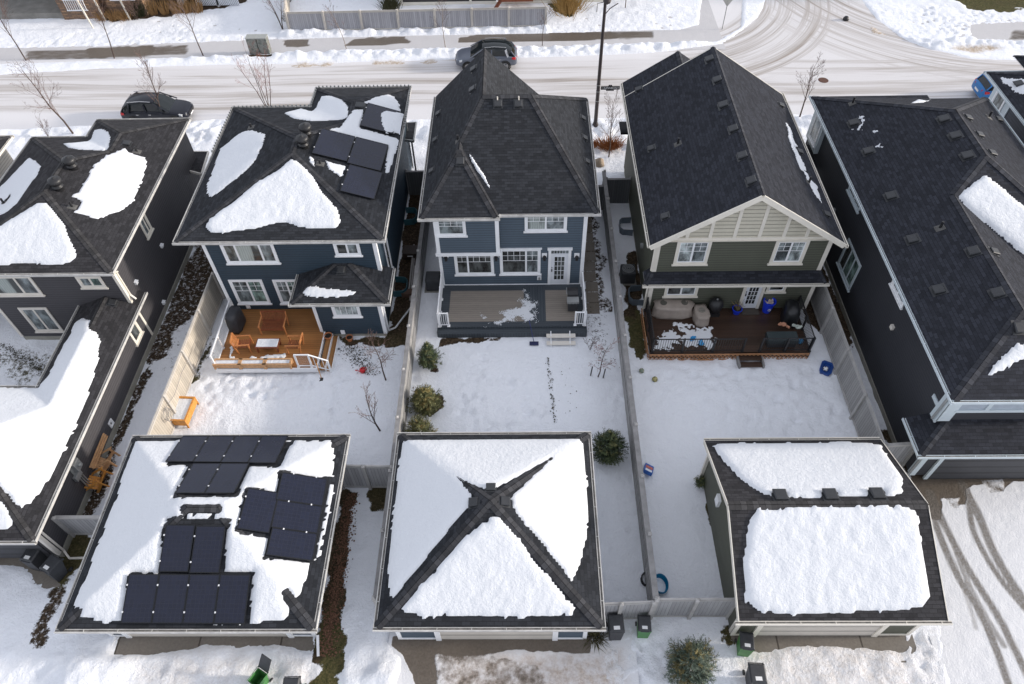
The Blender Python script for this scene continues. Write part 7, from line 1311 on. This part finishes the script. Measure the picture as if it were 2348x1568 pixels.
for i, (x_, n_) in enumerate(((235, 9), (262, 9), (288, 9))): tuft('feathery straw-coloured grass clump before the stone columns, %s' % ('left one', 'middle one', 'right one')[i], [(x_-7, 50), (x_+8, 44)], 110, .8, m_straw, .4, group='ornamental grasses')
for i in range(5): x_ = 352+i*26; tuft('upright golden grass clump in the row by the blue wall, number %s from the left' % ('one', 'two', 'three', 'four', 'five')[i], [(x_-6, 36-i), (x_+7, 32-i)], 90, 1.25, m_straw, .2, group='upright grasses by the blue wall')
tuft('orange dry shrub round the foot of the bare tree by the street lamp', [(1382, 345), (1412, 338)], 420, .7, m_straw2, .55, 'dry_shrub', 'shrub'); tuft('small rust-coloured twig tuft at the centre house corner', [(1353, 340), (1362, 338)], 200, .5, m_straw2, .3, 'dry_shrub', 'shrub')
tuft('yellow-brown shrub by the grass bank at the end of the far fence', [(1285, 36), (1318, 18)], 500, 1.5, plain('ochre_shrub', (.36, .22, .07), .85, 0, .4, 12), .6, 'dry_shrub', 'shrub'); tuft('dark evergreen shrub between the stone wall and the golden grasses', [(318, 38), (338, 26)], 1000, 1.3, plain('dark_hedge', (.05, .05, .02), .85, 0, .4, 12), .35, 'evergreen_shrub', 'shrub')
tuft('dark shrub at the corner of the far grey house', [(885, 28), (908, 18)], 500, 1.0, plain('dark_hedge', (.05, .05, .02), .85, 0, .4, 12), .3, 'evergreen_shrub', 'shrub'); tuft('mossy twig tuft at the right corner of the pyramid roof garage', [(1352, 1470), (1378, 1450)], 260, .35, plain('moss_twigs', (.10, .09, .04), .9), .3, 'dry_shrub', 'shrub')
# fallen leaves on the mulch strip right of the panelled garage
mb = MB(); rr = random.Random(12)
for _ in range(1500):
    x_, y_ = -7.5+rr.gauss(0, .17), rr.uniform(7.9, 14.6); a_ = rr.uniform(0, 6.28); s_ = rr.uniform(.02, .045); z_ = .05+rr.uniform(0, .03); d = Vector((math.cos(a_), math.sin(a_), rr.uniform(-.4, .4)))*s_; e = Vector((-math.sin(a_), math.cos(a_), rr.uniform(-.4, .4)))*s_; q = Vector((x_, y_, z_)); mb.face([q-d, q-e, q+d, q+e])
build('dead_leaves', mb, plain('dead_leaf', (.15, .075, .045), .9, 0, .6, 16), label='brown dead leaves and mulch along the panelled garage wall', cat='dead leaves', kind='stuff', fix=False)
mb = MB()
for (q0, q1, n_) in (((1254, 822), (1272, 972), 80), ((1290, 840), (1310, 960), 14), ((800, 795), (850, 862), 330), ((1340, 700), (1385, 850), 60), ((0, 790), (130, 870), 420), ((455, 760), (470, 830), 150), ((3, 6), (5, 7), 0)):
    P = gp([q0, q1])
    for _ in range(n_): t_ = rr.random(); x_, y_ = (P[0][0]+(P[1][0]-P[0][0])*t_+rr.gauss(0, .06 if n_ == 80 else .3), P[0][1]+(P[1][1]-P[0][1])*t_); a_ = rr.uniform(0, 6.28); s_ = rr.uniform(.02, .05); d = Vector((math.cos(a_), math.sin(a_), 0))*s_; e = Vector((-math.sin(a_), math.cos(a_), 0))*s_*.7; q = Vector((x_, y_, .085+rr.uniform(0, .05))); mb.face([q-d, q-e, q+d, q+e])
build('leaf_litter', mb, plain('dark_leaf', (.035, .032, .02), .9, 0, .5, 16), label='dark dead leaves poking through the snow of the yards', cat='dead leaves', kind='stuff', fix=False)
# ------------------------------------------------------------------ cars
def carpaint(name, c):
    t = NT(name); t.color(c); t.rough(.3); t.b.inputs['Specular IOR Level'].default_value = .3; t.b.inputs['Metallic'].default_value = .1; t.b.inputs['Coat Weight'].default_value = .25; t.b.inputs['Coat Roughness'].default_value = .08; return t.m
m_cglass = NT('car_glass'); m_cglass.color((.012, .016, .018)); m_cglass.rough(.05); m_cglass = m_cglass.m; m_tyre = plain('tyre', (.02, .02, .02), .85); m_rim = plain('alloy_rim', (.35, .35, .36), .35, .6); m_red = plain('red_lens', (.5, .01, .015), .2); m_lens = plain('headlamp_lens', (.6, .62, .64), .15); m_chrome = plain('chrome', (.6, .6, .6), .2, .8)
def suv(label, loc, rz, paint, roofm=None, L=4.4, W_=1.85, H_=1.62, rails=True):
    c = thing('parked_car', label, 'car', loc, rz, group='cars parked along the street'); k = L/4.6
    # stations along the length (front = +x): x, half width, sill z, belt z
    st = [(-2.3,.72,.42,.82),(-2.24,.84,.34,.98),(-2.0,.90,.26,1.02),(-1.3,.925,.25,1.03),(-.4,.925,.24,1.02),(.5,.925,.24,1.0),(.95,.92,.25,.98),(1.5,.90,.26,.93),(2.0,.86,.28,.84),(2.22,.74,.34,.74),(2.3,.58,.40,.62)]
    secs = []
    for x, hw, zb, zt in st:
        m = (zb+zt)/2; secs.append([(x*k, -hw*.93, zb), (x*k, -hw, zb+.1), (x*k, -hw, m), (x*k, -hw*.985, zt-.08), (x*k, -hw*.9, zt), (x*k, -hw*.45, zt+.035), (x*k, 0, zt+.045), (x*k, hw*.45, zt+.035), (x*k, hw*.9, zt), (x*k, hw*.985, zt-.08), (x*k, hw, m), (x*k, hw, zb+.1), (x*k, hw*.93, zb)])
    mb = MB(); mb.loft(secs); body = build('body', mb, paint, c, smooth=False); body.data.polygons.foreach_set('use_smooth', [True]*len(body.data.polygons)); md = body.modifiers.new('sub', 'SUBSURF'); md.levels = 1; md.render_levels = 2
    g_ = [(-2.12,.76,1.0,1.04),(-1.85,.74,.98,1.36),(-1.45,.71,.99,H_-.06),(-.6,.70,.99,H_),(.15,.70,.98,H_-.03),(.55,.72,.96,1.42),(1.18,.80,.93,.97)]
    secs = [[(x*k, -hw-.06, zb), (x*k, -hw*.97+(0), zt-.07), (x*k, -hw*.82, zt), (x*k, 0, zt+.03), (x*k, hw*.82, zt), (x*k, hw*.97, zt-.07), (x*k, hw+.06, zb)] for x, hw, zb, zt in g_]
    mb = MB(); mb.loft(secs); gh = build('windows', mb, m_cglass, c); gh.data.polygons.foreach_set('use_smooth', [False]*len(gh.data.polygons))
    # roof skin
    secs = [[(x*k, -hw*.93, zt-.035), (x*k, -hw*.8, zt+.012), (x*k, 0, zt+.042), (x*k, hw*.8, zt+.012), (x*k, hw*.93, zt-.035)] for x, hw, zb, zt in ((-1.9,.73,0,1.33),(-1.45,.72,0,H_-.06),(-.6,.71,0,H_),(.15,.71,0,H_-.03),(.28,.71,0,1.565))]
    mb = MB(); mb.loft(secs, closed=False, caps=False); build('roof', mb, roofm or paint, c, smooth=True, fix=False)
    mb = MB()
    for s_ in (-1, 1):
        mb.bar((.22*k, s_*.70, 1.55), (1.2*k, s_*.88, .98), .07, .05); mb.bar((-.42*k, s_*.76, 1.5), (-.4*k, s_*.87, 1.0), .09, .03); mb.bar((-1.45*k, s_*.74, 1.5), (-1.62*k, s_*.85, 1.0), .28, .035); mb.bar((-2.1*k, s_*.76, 1.02), (-1.85*k, s_*.74, 1.36), .08, .05)
    build('pillar', mb, paint, c)
    if rails: mb = MB(); [mb.tube([(-1.5*k, s_*.66, H_-.0), (-.6*k, s_*.66, H_+.07), (.1*k, s_*.66, H_+.02)], .022, 6) for s_ in (-1, 1)]; build('roof_rail', mb, m_chrome, c)
    for s_ in (-1, 1):
        for x in (-1.38, 1.38):
            y0 = s_*.80; ax = (0, s_, 0); w_ = MB(); w_.lathe((x*k, y0-.06*s_, .34), [(.16, .0), (.34, .0), (.355, .04), (.355, .16), (.33, .2), (.24, .2)], 22, axis=ax); wo = build('wheel', w_, m_tyre, c)
            q = MB(); q.lathe((x*k, y0+.11*s_, .34), [(0, .03), (.06, .03), (.07, .0), (.19, .0), (.24, .03)], 20, axis=ax)
            for a in range(5): an = a*2*math.pi/5; q.bar((x*k, y0+.14*s_, .34), (x*k+.22*math.cos(an), y0+.14*s_, .34+.22*math.sin(an)), .05, .02, up=(0, 1, 0))
            build('rim', q, m_rim, wo)
            a_ = MB(); a_.lathe((x*k, s_*.865, .34), [(.37, 0), (.42, .0), (.42, .07), (.37, .07)], 24, axis=ax); build('wheel_arch', a_, m_tyre, c)
        h_ = MB(); h_.loft([[(2.02*k, s_*.55, .66), (2.24*k, s_*.55, .60), (2.23*k, s_*.55, .74), (2.0*k, s_*.55, .82)], [(1.8*k, s_*.86, .70), (1.98*k, s_*.85, .66), (1.96*k, s_*.855, .78), (1.78*k, s_*.86, .84)]]); build('headlight', h_, m_lens, c)
        h_ = MB(); h_.loft([[(-2.30*k, s_*.5, .80), (-2.2*k, s_*.5, .80), (-2.2*k, s_*.5, .93), (-2.29*k, s_*.5, .93)], [(-2.16*k, s_*.895, .80), (-1.9*k, s_*.93, .84), (-1.9*k, s_*.925, .97), (-2.15*k, s_*.885, .95)]]); build('tail_light', h_, m_red, c)
        h_ = MB(); h_.box(.62*k, .78*k, min(s_*.93, s_*1.06), max(s_*.93, s_*1.06), .98, 1.08); build('mirror', h_, paint, c)
        h_ = MB(); [h_.box(x*k, x*k+.18, min(s_*.92, s_*.945), max(s_*.92, s_*.945), .83, .86) for x in (-.25, -1.1)]; build('door_handle', h_, m_chrome, c)
    h_ = MB(); h_.box(2.2*k, 2.315*k, -.4, .4, .46, .66); build('grille', h_, m_black, c); h_ = MB(); h_.box(2.27*k, 2.33*k, -.25, .25, .42, .5); h_.box(-2.33*k, -2.29*k, -.25, .25, .6, .72); build('number_plate', h_, m_tag, c)
    return c
suv('grey sport utility car with a dark glass roof parked at the far kerb', (-2.62, 49.6, 0), R(181), carpaint('grey_blue_paint', (.13, .145, .18)), m_cglass, L=4.5)
suv('black sport utility car parked at the near kerb behind the left roofs', (-24.85, 43.2, 0), R(-1), carpaint('black_blue_paint', (.012, .014, .022)), L=4.55)
suv('bright blue car half hidden behind the upper right house corner', (32.9, 44.3, 0), R(0), carpaint('bright_blue_paint', (.02, .16, .42)), L=4.3, rails=False)
# ------------------------------------------------------------------ houses across the street, mostly cut by the top edge
t = NT('ledgestone'); p_ = t.pos(); br = t.n('TexBrick', offset=.4); mpv = t.n('CombineXYZ'); sx = t.n('SeparateXYZ'); t.l(p_, sx.inputs[0]); t.l(t.math('ADD', sx.outputs[0], sx.outputs[1]), mpv.inputs[0]); t.l(sx.outputs[2], mpv.inputs[1]); t.l(mpv.outputs[0], br.inputs[0])
for k_, v_ in (('Scale', 1), ('Brick Width', .42), ('Row Height', .13), ('Mortar Size', .012)): br.inputs[k_].default_value = v_
br.inputs['Color1'].default_value = (.36, .22, .13, 1); br.inputs['Color2'].default_value = (.16, .11, .085, 1); br.inputs['Mortar'].default_value = (.06, .045, .035, 1); t.color(br.outputs[0]); t.rough(.9); t.bump(br.outputs['Color'], .5, .04); m_stone = t.m
fh = thing('house', 'stone-clad house with sloping white posts at the upper left', 'house', (-34, 60, 0), world=True)
mb = MB(); mb.box(-37.3, -34.2, 57.4, 66, 0, 3.4); mb.box(-33.6, -30.6, 57.9, 66, 0, 3.4); mb.box(-34.2, -33.6, 58.4, 66, 0, 3.4); build('stone_wall', mb, m_stone, fh); mb = MB(); mb.box(-46, -24, 60.5, 68, 0, 6); build('wall', mb, siding('far_blue_siding', (.035, .055, .085)), fh)
Roof(fh, rect_hip(-46.5, -23.5, 60, 69, 6, .4), 6, m_roof, m_cap, [(-46.5,60),(-23.5,60),(-23.5,69),(-46.5,69)])
mb = MB(); 
for (a, b) in (((193-12, 0), (214, 66)), ((221, 0), (242, 48)), ((285, 0), (300, 48))): 
    p = G(*b); mb.bar((p.x-.0, p.y, 0), (p.x-.35, p.y+.1, 3.4), .1, .1)
build('porch_post', mb, m_cream, fh)
Wh = Wall('y', 57.4); mb = MB(); a0, z1 = WY(146, 2, 57.36).x, 2.2; [mb.box(-36.6+i*.17, -36.56+i*.17, 57.25, 57.3, .85, 1.65) for i in range(10)]; mb.box(-36.65, -34.95, 57.24, 57.31, 1.65, 1.72); mb.box(-36.65, -34.95, 57.24, 57.31, .8, .87); build('porch_railing', mb, m_white, fh); window(fh, Wall('y', 57.9), -33.1, -31.2, 1.35, 2.2, m_white, g_blind, split=[.5])
mb = MB(); mb.box(-44, -37.4, 57.6, 60.6, 0, .5); build('porch_slab', mb, m_conc, fh); mb = MB(); mb.box(-28.4, -28.2, 59.2, 60.6, 0, 5); mb.box(-25.2, -25.05, 59.2, 60.6, 0, 5); build('corner_board', mb, m_white, fh)
t = NT('white_lattice'); p_ = t.pos(); mp_ = t.mp(p_, (1, 1, 1), (0, R(45), 0)); sx = t.n('SeparateXYZ'); t.l(mp_, sx.inputs[0]); f1 = t.math('LESS_THAN', t.math('FRACT', t.math('DIVIDE', sx.outputs[0], .13)), .45); f2 = t.math('LESS_THAN', t.math('FRACT', t.math('DIVIDE', sx.outputs[2], .13)), .45); t.color(t.mix(t.math('MAXIMUM', f1, f2), (.02, .03, .05), (.7, .72, .76))); m_wlat = t.m
mb = MB(); mb.box(-26.9, -23.4, 59.2, 59.35, .15, 1.5); build('lattice_panel', mb, m_wlat, fh)
fh2 = thing('house', 'dark grey house above the long far fence with wooden steps', 'house', (-4, 60, 0), world=True); mb = MB(); mb.box(-10, 7, 58.9, 66, 0, 6); build('wall', mb, siding('far_dark_siding', (.045, .042, .045)), fh2); Roof(fh2, rect_hip(-10.5, 7.5, 58.4, 67, 6, .4), 6, m_roof, m_cap, [(-10.5,58.4),(7.5,58.4),(7.5,67),(-10.5,67)])
mb = MB(); mb.box(-10.05, -9.75, 58.85, 58.92, 0, 6); mb.box(-4.3, -4.1, 58.85, 58.92, 0, 6); mb.box(2.2, 2.35, 58.85, 58.92, 0, 6); mb.box(-10.0, 7.0, 58.86, 58.9, .0, .3); build('trim', mb, m_cream, fh2)
mb = MB(); mb.box(-1.6, .9, 57.4, 58.85, .9, 1.02); mb.bar((-2.2, 57.6, .2), (-1.4, 58.4, 1.0), .25, .15); build('steps', mb, m_wood, fh2); picket(fh2, (-2.0, 57.5, 0), (-1.0, 58.4, 0), .9, .8, 8, m_white)
fh3 = thing('house', 'pale house corner on the green bank at the top right', 'house', (40, 62, 0), world=True); mb = MB(); mb.box(36.2, 46, 59.6, 66, 0, 5.5); build('wall', mb, siding('pale_siding', (.5, .55, .58)), fh3); Roof(fh3, rect_hip(35.8, 46.4, 59.2, 67, 5.5, .4), 5.5, m_roof, m_cap, [(35.8,59.2),(46.4,59.2),(46.4,67),(35.8,67)]); mb = MB(); mb.box(35.2, 35.9, 58.9, 59.5, 0, .8); build('bay_box', mb, m_blue, fh3)
fh4 = thing('house', 'grey house standing beyond the street lamp at the top', 'house', (10, 64, 0), world=True); mb = MB(); mb.box(7.2, 11, 61, 66, 0, 5.5); build('wall', mb, siding('far_grey_siding', (.2, .2, .2)), fh4); Roof(fh4, rect_hip(6.8, 11.4, 60.6, 66.5, 5.5, .4), 5.5, m_roof, m_cap, [(6.8,60.6),(11.4,60.6),(11.4,66.5),(6.8,66.5)])
